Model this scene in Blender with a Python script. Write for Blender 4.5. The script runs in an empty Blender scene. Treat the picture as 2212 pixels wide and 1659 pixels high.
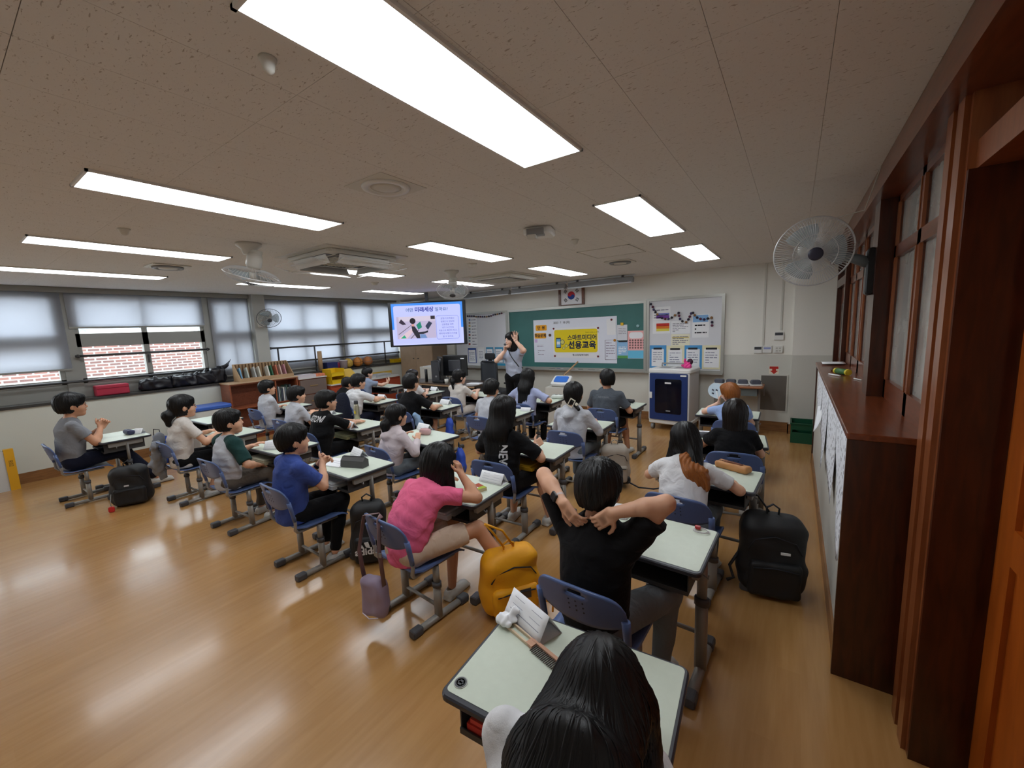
import bpy, bmesh, math, random
import numpy as np
from mathutils import Vector, Matrix

# ---------------------------------------------------------------- camera, light, exposure
SC = bpy.context.scene
COL = SC.collection
IMG_W, IMG_H, FPX = 2212.0, 1659.0, 880.0
CAM_H = 1.75
YAW, PITCH, ROLL = 0.607973, 0.135152, -0.041093
def cam_rows():
    cy, sy = math.cos(YAW), math.sin(YAW); cp, sp = math.cos(PITCH), math.sin(PITCH)
    f = np.array([-sy*cp, cy*cp, -sp]); r = np.array([cy, sy, 0.0]); u = np.cross(r, f)
    cr, sr = math.cos(ROLL), math.sin(ROLL)
    return cr*r+sr*u, -sr*r+cr*u, f
_R, _U, _F = cam_rows()
cam_data = bpy.data.cameras.new('camera'); cam = bpy.data.objects.new('camera', cam_data); COL.objects.link(cam)
cam_data.sensor_fit = 'HORIZONTAL'; cam_data.sensor_width = 36.0; cam_data.lens = 36.0*FPX/IMG_W
cam_data.clip_start = 0.02; cam_data.clip_end = 200
cam.matrix_world = Matrix(((_R[0], _U[0], -_F[0], 0), (_R[1], _U[1], -_F[1], 0), (_R[2], _U[2], -_F[2], CAM_H), (0, 0, 0, 1)))
SC.camera = cam
def ray(px, py):
    return _R*((px-IMG_W/2)/FPX) - _U*((py-IMG_H/2)/FPX) + _F
def at(px, py, x=None, y=None, z=None):
    """pixel -> point on a plane of the room"""
    d = ray(px, py)
    t = (z-CAM_H)/d[2] if z is not None else (x/d[0] if x is not None else y/d[1])
    return np.array([0, 0, CAM_H]) + t*d

world = bpy.data.worlds.new('daylight'); SC.world = world; world.use_nodes = True
bgn = world.node_tree.nodes['Background']; bgn.inputs[0].default_value = (0.90, 0.95, 1.0, 1); bgn.inputs[1].default_value = 9.0
SC.view_settings.view_transform = 'Standard'; SC.view_settings.look = 'None'
SC.view_settings.gamma = 1.0; SC.view_settings.exposure = -0.08; SC.view_settings.use_curve_mapping = False
SC.cycles.use_denoising = True
SC.cycles.max_bounces = 8; SC.cycles.diffuse_bounces = 4; SC.cycles.glossy_bounces = 3; SC.cycles.transmission_bounces = 6; SC.cycles.transparent_max_bounces = 12
SC.cycles.sample_clamp_indirect = 6.0
PANEL_EMIT = 13.0

# ---------------------------------------------------------------- materials
MATS = {}
def s2l(c):
    return tuple(((v/12.92) if v <= 0.04045 else ((v+0.055)/1.055)**2.4) for v in c)
def rgb(r, g, b):
    return s2l((r/255.0, g/255.0, b/255.0))
def mat(name, col=(0.5, 0.5, 0.5), rough=0.6, metal=0.0, bump=0.0, bscale=200.0, vary=0.0, vscale=8.0, emit=0.0, ecol=None, alpha=1.0, spec=0.5, coat=0.0, sheen=0.0, stretch=None, trans=0.0, fold=0.0):
    if name in MATS: return MATS[name]
    m = bpy.data.materials.new(name); MATS[name] = m; m.use_nodes = True
    nt = m.node_tree; b = nt.nodes['Principled BSDF']
    b.inputs['Base Color'].default_value = (*col, 1); b.inputs['Roughness'].default_value = rough; b.inputs['Metallic'].default_value = metal
    b.inputs['Specular IOR Level'].default_value = spec; b.inputs['Coat Weight'].default_value = coat; b.inputs['Sheen Weight'].default_value = sheen
    b.inputs['Alpha'].default_value = alpha; b.inputs['Transmission Weight'].default_value = trans
    if emit:
        b.inputs['Emission Color'].default_value = (*(ecol or col), 1); b.inputs['Emission Strength'].default_value = emit
    if vary or bump or fold:
        tc = nt.nodes.new('ShaderNodeTexCoord'); src = tc.outputs['Object']
        if stretch:
            mp = nt.nodes.new('ShaderNodeMapping'); mp.inputs['Scale'].default_value = stretch; nt.links.new(src, mp.inputs[0]); src = mp.outputs[0]
        if vary:
            n = nt.nodes.new('ShaderNodeTexNoise'); n.inputs['Scale'].default_value = vscale; n.inputs['Detail'].default_value = 3
            nt.links.new(src, n.inputs['Vector'])
            r = nt.nodes.new('ShaderNodeMapRange'); r.inputs['From Min'].default_value = .3; r.inputs['From Max'].default_value = .7
            r.inputs['To Min'].default_value = 1-vary; r.inputs['To Max'].default_value = 1+vary; nt.links.new(n.outputs['Fac'], r.inputs['Value'])
            mx = nt.nodes.new('ShaderNodeVectorMath'); mx.operation = 'SCALE'; mx.inputs[0].default_value = col
            nt.links.new(r.outputs[0], mx.inputs['Scale']); nt.links.new(mx.outputs[0], b.inputs['Base Color'])
        if bump:
            n = nt.nodes.new('ShaderNodeTexNoise'); n.inputs['Scale'].default_value = bscale; n.inputs['Detail'].default_value = 4
            nt.links.new(src, n.inputs['Vector'])
            bp = nt.nodes.new('ShaderNodeBump'); bp.inputs['Strength'].default_value = bump; bp.inputs['Distance'].default_value = .003
            nt.links.new(n.outputs['Fac'], bp.inputs['Height']); nt.links.new(bp.outputs[0], b.inputs['Normal'])
            if fold:
                fn = nt.nodes.new('ShaderNodeTexNoise'); fn.inputs['Scale'].default_value = 9; fn.inputs['Detail'].default_value = 2.5; fn.inputs['Distortion'].default_value = 1.6; fn.inputs['Roughness'].default_value = .45
                nt.links.new(src, fn.inputs['Vector']); fb = nt.nodes.new('ShaderNodeBump'); fb.inputs['Strength'].default_value = fold; fb.inputs['Distance'].default_value = .03
                nt.links.new(fn.outputs['Fac'], fb.inputs['Height']); nt.links.new(fb.outputs[0], bp.inputs['Normal'])
    return m
def wood_mat(name, c1, c2, rough=0.35, scale=(1, 1, 1), coat=0.2):
    if name in MATS: return MATS[name]
    m = bpy.data.materials.new(name); MATS[name] = m; m.use_nodes = True; nt = m.node_tree; b = nt.nodes['Principled BSDF']
    tc = nt.nodes.new('ShaderNodeTexCoord'); mp = nt.nodes.new('ShaderNodeMapping'); mp.inputs['Scale'].default_value = scale
    nt.links.new(tc.outputs['Object'], mp.inputs[0])
    n = nt.nodes.new('ShaderNodeTexNoise'); n.inputs['Scale'].default_value = 6; n.inputs['Detail'].default_value = 6; n.inputs['Distortion'].default_value = .6
    nt.links.new(mp.outputs[0], n.inputs['Vector'])
    cr = nt.nodes.new('ShaderNodeValToRGB'); cr.color_ramp.elements[0].position = .3; cr.color_ramp.elements[1].position = .7
    cr.color_ramp.elements[0].color = (*c1, 1); cr.color_ramp.elements[1].color = (*c2, 1)
    nt.links.new(n.outputs['Fac'], cr.inputs[0]); nt.links.new(cr.outputs[0], b.inputs['Base Color'])
    b.inputs['Roughness'].default_value = rough; b.inputs['Coat Weight'].default_value = coat; b.inputs['Coat Roughness'].default_value = .15
    return m

# ---------------------------------------------------------------- mesh helpers
class MB:
    """collects shapes and builds ONE mesh object"""
    def __init__(s): s.v = []; s.f = []; s.sm = []
    def add(s, vs, fs, smooth=False):
        o = len(s.v); s.v += [tuple(map(float, v)) for v in vs]
        s.f += [tuple(i+o for i in f) for f in fs]; s.sm += [smooth]*len(fs); return s
    def box(s, c, d, rot=None, taper=None):
        x, y, z = d[0]/2, d[1]/2, d[2]/2; vs = []
        for k in (-1, 1):
            t = taper if (taper and k > 0) else 1.0
            for a, b in ((-1, -1), (1, -1), (1, 1), (-1, 1)): vs.append((a*x*t, b*y*t, k*z))
        if rot is not None: vs = [tuple(rot @ Vector(v)) for v in vs]
        vs = [(v[0]+c[0], v[1]+c[1], v[2]+c[2]) for v in vs]
        return s.add(vs, [(3, 2, 1, 0), (4, 5, 6, 7), (0, 1, 5, 4), (1, 2, 6, 5), (2, 3, 7, 6), (3, 0, 4, 7)])
    def bx(s, x0, x1, y0, y1, z0, z1):
        return s.box(((x0+x1)/2, (y0+y1)/2, (z0+z1)/2), (abs(x1-x0), abs(y1-y0), abs(z1-z0)))
    def bbox(s, c, d, r=.01, n=3, rot=None, axis=2):
        """rounded-rectangle prism: corners rounded around `axis`, flat ends slightly chamfered"""
        a = [0, 1, 2]; a.remove(axis); w, h, t = d[a[0]]/2, d[a[1]]/2, d[axis]/2
        r = min(r, w*.99, h*.99); ch = min(r*.35, t*.4)
        def ring(ins, zz):
            out = []
            for cx, cy, a0 in ((w-r, h-r, 0), (-w+r, h-r, 90), (-w+r, -h+r, 180), (w-r, -h+r, 270)):
                for i in range(n+1):
                    th = math.radians(a0+90*i/n); out.append((cx+(r-ins)*math.cos(th), cy+(r-ins)*math.sin(th), zz))
            return out
        rings = [ring(ch, -t), ring(0, -t+ch), ring(0, t-ch), ring(ch, t)]
        vs = []; m = len(rings[0])
        for rg in rings:
            for p in rg:
                q = [0, 0, 0]; q[a[0]] = p[0]; q[a[1]] = p[1]; q[axis] = p[2]
                if rot is not None: q = rot @ Vector(q)
                vs.append((q[0]+c[0], q[1]+c[1], q[2]+c[2]))
        fs = [tuple(range(m-1, -1, -1)), tuple(range(3*m, 4*m))]
        for k in range(3):
            for i in range(m): fs.append((k*m+i, k*m+(i+1) % m, (k+1)*m+(i+1) % m, (k+1)*m+i))
        return s.add(vs, fs)
    def tube(s, pts, r, n=8, cap=True, ry=None, up=(0, 0, 1)):
        """tube along points; r number or list; ry second radius for oval section"""
        P = [np.array(p, float) for p in pts]; m = len(P); rs = r if isinstance(r, (list, tuple)) else [r]*m
        rys = (ry if isinstance(ry, (list, tuple)) else [ry]*m) if ry is not None else rs
        vs = []; prev = None
        for i in range(m):
            t = P[min(i+1, m-1)]-P[max(i-1, 0)]; t /= (np.linalg.norm(t)+1e-9)
            if prev is None:
                u = np.array(up, float)
                if abs(u@t) > .95: u = np.array([1., 0, 0])
                a = np.cross(u, t); a /= np.linalg.norm(a)
            else:
                a = prev-(prev@t)*t; a /= (np.linalg.norm(a)+1e-9)
            b = np.cross(t, a); prev = a
            for k in range(n):
                th = 2*math.pi*k/n; vs.append(P[i]+a*math.cos(th)*rs[i]+b*math.sin(th)*rys[i])
        fs = []
        for i in range(m-1):
            for k in range(n): fs.append((i*n+k, i*n+(k+1) % n, (i+1)*n+(k+1) % n, (i+1)*n+k))
        s.add(vs, fs, True)
        if cap: s.f += [tuple(len(s.v)-m*n+k for k in range(n-1, -1, -1)), tuple(len(s.v)-n+k for k in range(n))]; s.sm += [False, False]
        return s
    def lathe(s, prof, n=20, c=(0, 0, 0), rot=None, smooth=True):
        """prof: (radius, z) list"""
        vs = []
        for r, z in prof:
            for k in range(n):
                th = 2*math.pi*k/n; q = Vector((r*math.cos(th), r*math.sin(th), z))
                if rot is not None: q = rot @ q
                vs.append((q[0]+c[0], q[1]+c[1], q[2]+c[2]))
        fs = []
        for i in range(len(prof)-1):
            for k in range(n): fs.append((i*n+k, i*n+(k+1) % n, (i+1)*n+(k+1) % n, (i+1)*n+k))
        s.add(vs, fs, smooth)
        o = len(s.v)-len(vs)
        if prof[0][0] > 1e-5: s.f.append(tuple(o+k for k in range(n-1, -1, -1))); s.sm.append(False)
        if prof[-1][0] > 1e-5: s.f.append(tuple(o+(len(prof)-1)*n+k for k in range(n))); s.sm.append(False)
        return s
    def prism(s, poly, a, b, axis=1):
        """polygon extruded along axis between a and b; poly in the other two axes in order"""
        ax = [0, 1, 2]; ax.remove(axis); vs = []
        for t in (a, b):
            for p in poly:
                q = [0, 0, 0]; q[ax[0]] = p[0]; q[ax[1]] = p[1]; q[axis] = t; vs.append(q)
        m = len(poly)
        fs = [tuple(range(m)), tuple(range(2*m-1, m-1, -1))]+[(i, i+m, (i+1) % m+m, (i+1) % m) for i in range(m)]
        return s.add(vs, fs)
    def grid(s, fn, nu, nv, thick=None, closed=False):
        """surface fn(u,v)->point, u,v in 0..1; thick gives a shell (offset along normals)"""
        P = np.array([[fn(i/nu, j/nv) for j in range(nv+1)] for i in range(nu+1)], float)
        def emit(Q, flip):
            vs = Q.reshape(-1, 3); W = nv+1; fs = []
            for i in range(nu):
                for j in range(nv):
                    q = (i*W+j, (i+1)*W+j, (i+1)*W+j+1, i*W+j+1); fs.append(q[::-1] if flip else q)
            s.add(vs, fs, True)
        if not thick: emit(P, False); return s
        du = np.gradient(P, axis=0); dv = np.gradient(P, axis=1); N = np.cross(du, dv); N /= (np.linalg.norm(N, axis=2, keepdims=True)+1e-9)
        emit(P+N*thick/2, False); o2 = len(s.v); emit(P-N*thick/2, True); o1 = o2-(nu+1)*(nv+1); W = nv+1
        rim = [(i, 0) for i in range(nu)]+[(nu, j) for j in range(nv)]+[(i, nv) for i in range(nu, 0, -1)]+[(0, j) for j in range(nv, 0, -1)]
        m = len(rim)
        for k in range(m):
            a, b = rim[k], rim[(k+1) % m]; ia, ib = a[0]*W+a[1], b[0]*W+b[1]
            s.f.append((o1+ia, o2+ia, o2+ib, o1+ib)); s.sm.append(False)
        return s
    def mesh(s, name, m=None):
        me = bpy.data.meshes.new(name); me.from_pydata(s.v, [], s.f); me.polygons.foreach_set('use_smooth', s.sm)
        me.validate(); bm = bmesh.new(); bm.from_mesh(me); bmesh.ops.recalc_face_normals(bm, faces=bm.faces); bm.to_mesh(me); bm.free()
        if m: me.materials.append(m)
        return me
    def obj(s, name, m=None, parent=None, loc=None, rot=None):
        return link(name, s.mesh(name, m), parent, loc, rot)
def link(name, data, parent=None, loc=None, rot=None):
    o = bpy.data.objects.new(name, data); COL.objects.link(o)
    if parent is not None: o.parent = parent
    if loc is not None: o.location = tuple(float(v) for v in loc)
    if rot is not None: o.rotation_euler = rot
    return o
def thing(name, label, cat, loc=(0, 0, 0), rotz=0.0, group=None):
    o = bpy.data.objects.new(name, None); COL.objects.link(o); o.empty_display_size = .05
    o.location = tuple(float(v) for v in loc); o.rotation_euler = (0, 0, rotz); return tag(o, label, cat, group)
def tag(o, label, cat, group=None):
    o['label'] = label; o['category'] = cat
    if group: o['group'] = group
    return o
def struct(o, label=None):
    o['kind'] = 'structure'
    if label: o['label'] = label
    return o
def copy_tree(o, parent=None):
    c = o.copy(); COL.objects.link(c)
    if parent is not None: c.parent = parent
    for ch in [x for x in o.children]: copy_tree(ch, c)
    return c
def Rz(a): return Matrix.Rotation(a, 3, 'Z')
def Rx(a): return Matrix.Rotation(a, 3, 'X')
def Ry(a): return Matrix.Rotation(a, 3, 'Y')
def text_mesh(txt, size, m, name='lettering', parent=None, mtx=None, align='CENTER', bold=0.0, depth=0.0004):
    """flat lettering built as a mesh in the local XZ plane facing -Y (origin: centre of the line)"""
    cu = bpy.data.curves.new('t', 'FONT'); cu.body = txt; cu.size = size; cu.align_x = align; cu.align_y = 'CENTER'; cu.offset = bold*size; cu.extrude = depth
    cu.resolution_u = 3
    to = bpy.data.objects.new('t', cu); COL.objects.link(to)
    me = bpy.data.meshes.new_from_object(to); bpy.data.objects.remove(to); bpy.data.curves.remove(cu)
    me.transform(Matrix.Rotation(math.pi/2, 4, 'X'))
    if mtx is not None: me.transform(mtx)
    me.materials.clear(); me.materials.append(m)
    return link(name, me, parent)
# ---------------------------------------------------------------- the room
CZ = 2.572; FY = 7.4; LX = -8.22; WX = -8.45; RX = 0.48; BY = -1.6
M_wall = mat('wall_paint', rgb(232, 230, 222), .7, bump=.15, bscale=90)
M_wall_low = mat('wall_paint_lower', rgb(206, 205, 196), .6, bump=.15, bscale=90)
M_beige = mat('beige_panel', rgb(176, 150, 122), .5, vary=.05)
M_base = wood_mat('baseboard_brown', rgb(120, 80, 45), rgb(150, 105, 62), .4, (1, 1, 6))
M_alu = mat('aluminium_frame', rgb(150, 150, 145), .45, .3)
M_alu_d = mat('aluminium_dark', rgb(70, 70, 72), .4, .4)
M_white = mat('white_plastic', rgb(225, 226, 224), .4)
M_offw = mat('aged_white_plastic', rgb(205, 203, 195), .45)
M_black = mat('black_plastic', rgb(22, 23, 26), .4)
M_dgrey = mat('dark_grey_plastic', rgb(62, 64, 70), .5)
M_grey = mat('grey_plastic', rgb(140, 142, 145), .45)
M_paper = mat('white_paper', rgb(232, 233, 236), .8)
M_paper2 = mat('cream_paper', rgb(232, 228, 205), .8)
M_ink = mat('black_ink', rgb(35, 36, 44), .8)
M_wd = wood_mat('dark_stained_and_shaded_wood', rgb(44, 16, 6), rgb(74, 31, 12), .3, (6, 6, .8), .3)
M_wm = wood_mat('brown_varnished_wood', rgb(92, 42, 19), rgb(122, 60, 30), .28, (6, 1, 6), .4)
M_wl = wood_mat('light_brown_moulding', rgb(122, 64, 32), rgb(146, 84, 46), .3, (6, 6, .8), .3)
M_wo = wood_mat('orange_door_wood', rgb(146, 66, 10), rgb(172, 86, 20), .35, (3, 3, .5), .2)

def floor_material():
    m = bpy.data.materials.new('wood_pattern_vinyl'); m.use_nodes = True; nt = m.node_tree; b = nt.nodes['Principled BSDF']
    tc = nt.nodes.new('ShaderNodeTexCoord')
    mp = nt.nodes.new('ShaderNodeMapping'); mp.inputs['Scale'].default_value = (14, 1.2, 1); nt.links.new(tc.outputs['Object'], mp.inputs[0])
    n1 = nt.nodes.new('ShaderNodeTexNoise'); n1.inputs['Scale'].default_value = 2.0; n1.inputs['Detail'].default_value = 6; nt.links.new(mp.outputs[0], n1.inputs['Vector'])
    br = nt.nodes.new('ShaderNodeTexBrick'); br.inputs['Scale'].default_value = 1; br.inputs['Brick Width'].default_value = .9; br.inputs['Row Height'].default_value = .095
    br.inputs['Mortar Size'].default_value = .0; br.inputs['Color1'].default_value = (.35, .35, .35, 1); br.inputs['Color2'].default_value = (.65, .65, .65, 1); br.offset_frequency = 2
    mb = nt.nodes.new('ShaderNodeMapping'); mb.inputs['Rotation'].default_value = (0, 0, math.pi/2); nt.links.new(tc.outputs['Object'], mb.inputs[0]); nt.links.new(mb.outputs[0], br.inputs['Vector'])
    n2 = nt.nodes.new('ShaderNodeTexNoise'); n2.inputs['Scale'].default_value = .7; n2.inputs['Detail'].default_value = 2; nt.links.new(tc.outputs['Object'], n2.inputs['Vector'])
    a1 = nt.nodes.new('ShaderNodeMix'); a1.data_type = 'FLOAT'; a1.inputs[0].default_value = .35; nt.links.new(n1.outputs['Fac'], a1.inputs[2]); nt.links.new(br.outputs['Color'], a1.inputs[3])
    a2 = nt.nodes.new('ShaderNodeMix'); a2.data_type = 'FLOAT'; a2.inputs[0].default_value = .25; nt.links.new(a1.outputs[0], a2.inputs[2]); nt.links.new(n2.outputs['Fac'], a2.inputs[3])
    cr = nt.nodes.new('ShaderNodeValToRGB'); cr.color_ramp.elements[0].position = .3; cr.color_ramp.elements[1].position = .72
    cr.color_ramp.elements[0].color = (*rgb(162, 116, 64), 1); cr.color_ramp.elements[1].color = (*rgb(188, 144, 90), 1)
    nt.links.new(a2.outputs[0], cr.inputs[0]); nt.links.new(cr.outputs[0], b.inputs['Base Color'])
    n3 = nt.nodes.new('ShaderNodeTexNoise'); n3.inputs['Scale'].default_value = 3; n3.inputs['Detail'].default_value = 5; nt.links.new(tc.outputs['Object'], n3.inputs['Vector'])
    mr = nt.nodes.new('ShaderNodeMapRange'); mr.inputs['To Min'].default_value = .20; mr.inputs['To Max'].default_value = .30; nt.links.new(n3.outputs['Fac'], mr.inputs['Value']); nt.links.new(mr.outputs[0], b.inputs['Roughness'])
    bp = nt.nodes.new('ShaderNodeBump'); bp.inputs['Strength'].default_value = .05; bp.inputs['Distance'].default_value = .004
    n4 = nt.nodes.new('ShaderNodeTexNoise'); n4.inputs['Scale'].default_value = 9; n4.inputs['Detail'].default_value = 4; nt.links.new(tc.outputs['Object'], n4.inputs['Vector'])
    nt.links.new(n4.outputs['Fac'], bp.inputs['Height']); nt.links.new(bp.outputs[0], b.inputs['Normal'])
    b.inputs['Specular IOR Level'].default_value = .6; b.inputs['Coat Weight'].default_value = .25; b.inputs['Coat Roughness'].default_value = .12
    return m
def ceiling_material():
    m = bpy.data.materials.new('fissured_ceiling_board'); m.use_nodes = True; nt = m.node_tree; b = nt.nodes['Principled BSDF']
    ge = nt.nodes.new('ShaderNodeNewGeometry')
    mp = nt.nodes.new('ShaderNodeMapping'); mp.inputs['Scale'].default_value = (44, 130, 44); nt.links.new(ge.outputs['Position'], mp.inputs[0])
    n1 = nt.nodes.new('ShaderNodeTexNoise'); n1.inputs['Scale'].default_value = 1; n1.inputs['Detail'].default_value = 2; n1.inputs['Distortion'].default_value = .8; nt.links.new(mp.outputs[0], n1.inputs['Vector'])
    r1 = nt.nodes.new('ShaderNodeMapRange'); r1.inputs['From Min'].default_value = .645; r1.inputs['From Max'].default_value = .71; nt.links.new(n1.outputs['Fac'], r1.inputs['Value'])
    v = nt.nodes.new('ShaderNodeTexVoronoi'); v.inputs['Scale'].default_value = 75; nt.links.new(ge.outputs['Position'], v.inputs['Vector'])
    r2 = nt.nodes.new('ShaderNodeMapRange'); r2.inputs['From Min'].default_value = .16; r2.inputs['From Max'].default_value = .10; r2.inputs['To Max'].default_value = .45; nt.links.new(v.outputs['Distance'], r2.inputs['Value'])
    mxm = nt.nodes.new('ShaderNodeMath'); mxm.operation = 'MAXIMUM'; nt.links.new(r1.outputs[0], mxm.inputs[0]); nt.links.new(r2.outputs[0], mxm.inputs[1])
    mx = nt.nodes.new('ShaderNodeMix'); mx.data_type = 'RGBA'; mx.inputs['A'].default_value = (*rgb(222, 220, 217), 1); mx.inputs['B'].default_value = (*rgb(176, 168, 160), 1)
    nt.links.new(mxm.outputs[0], mx.inputs['Factor']); nt.links.new(mx.outputs['Result'], b.inputs['Base Color']); b.inputs['Roughness'].default_value = .9
    bp = nt.nodes.new('ShaderNodeBump'); bp.invert = True; bp.inputs['Strength'].default_value = .35; bp.inputs['Distance'].default_value = .003
    nt.links.new(mxm.outputs[0], bp.inputs['Height']); nt.links.new(bp.outputs[0], b.inputs['Normal'])
    return m
M_floor = floor_material(); M_ceil = ceiling_material()

struct(MB().bx(LX-.3, 4.2, BY, FY+.2, -.1, 0).obj('floor', M_floor))
ceil = struct(MB().bx(WX-.3, 4.2, BY, FY+.2, CZ+.006, CZ+.12).obj('ceiling', mat('ceiling_void', rgb(170, 164, 156), .9)))
# ceiling boards 0.3 x 0.6 m with open joints, the ones that show largest as pieces of their own
_pm = MB().bx(-.1493, .1493, -.2993, .2993, 0, .006).mesh('ceiling_board', M_ceil)
_cells = []
for i in range(int((WX-.2+0.54)/.3)-1, 6):
    for j in range(-4, 12):
        x = -.39+.3*i; y = .55+.6*j
        if x < WX+.02 or x > 1.2 or y > FY-.1 or y < BY: continue
        v = np.array([x, y, CZ-CAM_H]); dep = v@_F
        px = IMG_W/2+FPX*(v@_R)/max(dep, .01); py = IMG_H/2-FPX*(v@_U)/max(dep, .01)
        vis = dep > .3 and -120 < px < IMG_W+120 and -160 < py < IMG_H
        _cells.append((0 if vis else 1, np.linalg.norm(v), x, y))
_cells.sort()
for k, (vz, d, x, y) in enumerate(_cells[:300]): link('ceiling_board', _pm, ceil, (x, y, CZ))
_rest = MB()
for vz, d, x, y in _cells[300:]: _rest.bx(x-.1488, x+.1488, y-.2988, y+.2988, CZ, CZ+.006)
_ro = _rest.obj('ceiling_boards_rest', M_ceil, ceil); _ro['kind'] = 'stuff'

# front wall in two paint tones, with the boxed-out corner pillar
wf = struct(MB().bx(WX-.3, .75, FY, FY+.2, 1.19, CZ+.05).obj('wall_front', M_wall))
MB().bx(WX-.3, .75, FY, FY+.2, 0, 1.19).obj('lower_paint_band', M_wall_low, wf)
struct(MB().bx(-.02, .56, FY-.1, FY, 1.19, CZ).obj('wall_front_pillar', M_wall)).parent = wf
MB().bx(-.02, .56, FY-.1, FY, 0, 1.19).obj('lower_paint_pillar', M_wall_low, wf)
struct(MB().bx(-7.0, -.02, FY-.012, FY, 0, .15).bx(-.035, .56, FY-.112, FY-.1, 0, .15).bx(-.035, -.02, FY-.112, FY-.012, 0, .15).obj('baseboard_front', M_base))
# rear wall
struct(MB().bx(WX-.3, 4.2, BY-.2, BY, 0, CZ+.05).obj('wall_back', M_wall))
# left wall under and beside the windows
wl = struct(MB().bx(LX-.5, LX, BY, FY, 0, .985).obj('wall_left', mat('left_wall_paint', rgb(208, 210, 200), .65, bump=.15, bscale=90)))
struct(MB().bx(LX, LX+.012, BY, FY, 0, .14).obj('baseboard_left', M_base))
MB().bx(LX-.35, LX+.025, BY, FY, .985, 1.02).obj('window_ledge', mat('dark_stone_ledge', rgb(58, 56, 54), .35, vary=.1), wl)
MB().bx(WX-.25, WX-.03, BY, FY, 1.02, 1.22).obj('ledge_upstand', M_alu, wl)
# grey pillar between the windows and the end post
struct(MB().bx(WX-.2, LX-.06, 3.6, 3.82, 1.02, CZ).obj('wall_left_pillar', mat('grey_pillar_paint', rgb(176, 176, 170), .6))).parent = wl
MB().bx(WX-.25, WX+.06, BY, FY, 2.50, CZ).obj('window_head', M_alu, wl)
MB().bx(WX-.2, LX-.02, 7.05, FY, 1.02, CZ).obj('wall_end_strip', M_wall, wl)
# aluminium windows, each with its frame and panes
M_glass = bpy.data.materials.new('window_glass'); M_glass.use_nodes = True
_nt = M_glass.node_tree; _b = _nt.nodes['Principled BSDF']; _nt.nodes.remove(_b)
_t = _nt.nodes.new('ShaderNodeBsdfTransparent'); _t.inputs[0].default_value = (.93, .97, .98, 1); _g = _nt.nodes.new('ShaderNodeBsdfGlossy'); _g.inputs['Roughness'].default_value = .02
_x = _nt.nodes.new('ShaderNodeMixShader'); _x.inputs[0].default_value = .06; _nt.links.new(_t.outputs[0], _x.inputs[1]); _nt.links.new(_g.outputs[0], _x.inputs[2]); _nt.links.new(_x.outputs[0], _nt.nodes['Material Output'].inputs[0])
def alu_window(n, y0, y1, mid):
    w = MB()
    for a, b in ((y0, y0+.05), (y1-.05, y1), (mid-.035, mid+.035)): w.bx(WX-.12, WX-.02, a, b, 1.22, 2.5)
    for a, b in ((1.22, 1.285), (1.74, 1.93), (2.42, 2.5)): w.bx(WX-.12, WX-.02, y0, y1, a, b)
    o = struct(w.obj('window_%d' % n, M_alu))
    for a, b in ((y0+.05, mid-.035), (mid+.035, y1-.05)):
        for c, d in ((1.285, 1.74), (1.93, 2.42)):
            MB().bx(WX-.075, WX-.069, a, b, c, d).obj('pane', M_glass, o)
    MB().bx(WX-.02, WX-.005, mid-.012, mid+.012, 1.45, 1.58).obj('window_handle', M_alu_d, o)
    return o
for n, (y0, y1, mid) in enumerate(((-.6, 1.13, .26), (1.29, 2.85, 2.06), (2.99, 3.6, 3.3), (3.82, 5.40, 4.6), (5.55, 7.05, 6.3))):
    alu_window(n+1, y0, y1, mid)
for a, b in ((1.13, 1.29), (2.85, 2.99), (5.40, 5.55)): MB().bx(WX-.16, WX+.01, a, b, 1.02, 2.5).obj('window_mullion', M_alu, wl)
# hand rails in front of the windows
def hand_rail(y0, y1, z, label):
    t = thing('window_rail', label, 'rail', (WX+.09, y0, z), 0, 'rails across the windows')
    MB().tube([(0, 0, 0), (0, y1-y0, 0)], .017, 8).obj('bar', M_alu_d, t)
    for y in (.03, y1-y0-.03): MB().tube([(0, y-.012, 0), (0, y+.012, 0)], .026, 8).obj('flange', M_alu_d, t)
hand_rail(1.24, 2.86, 1.61, 'dark upper rail across the open window above the red case')
hand_rail(-.6, 2.95, 1.255, 'dark lower rail across the open windows above the red case')
hand_rail(3.84, 7.0, 1.56, 'dark upper rail in front of the closed blind beside the television')
hand_rail(3.84, 7.0, 1.27, 'dark lower rail behind the balls on the window ledge')
for y, lab in ((4.0, 'thin dark upright between rails next to the grey pillar'), (4.75, 'thin dark upright between rails above the cardboard tube'), (6.55, 'thin dark upright between rails beside the television')):
    tag(MB().bx(WX+.08, WX+.1, y-.012, y+.012, 1.02, 1.56).obj('rail_upright', M_alu_d), lab, 'rail post')
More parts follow.
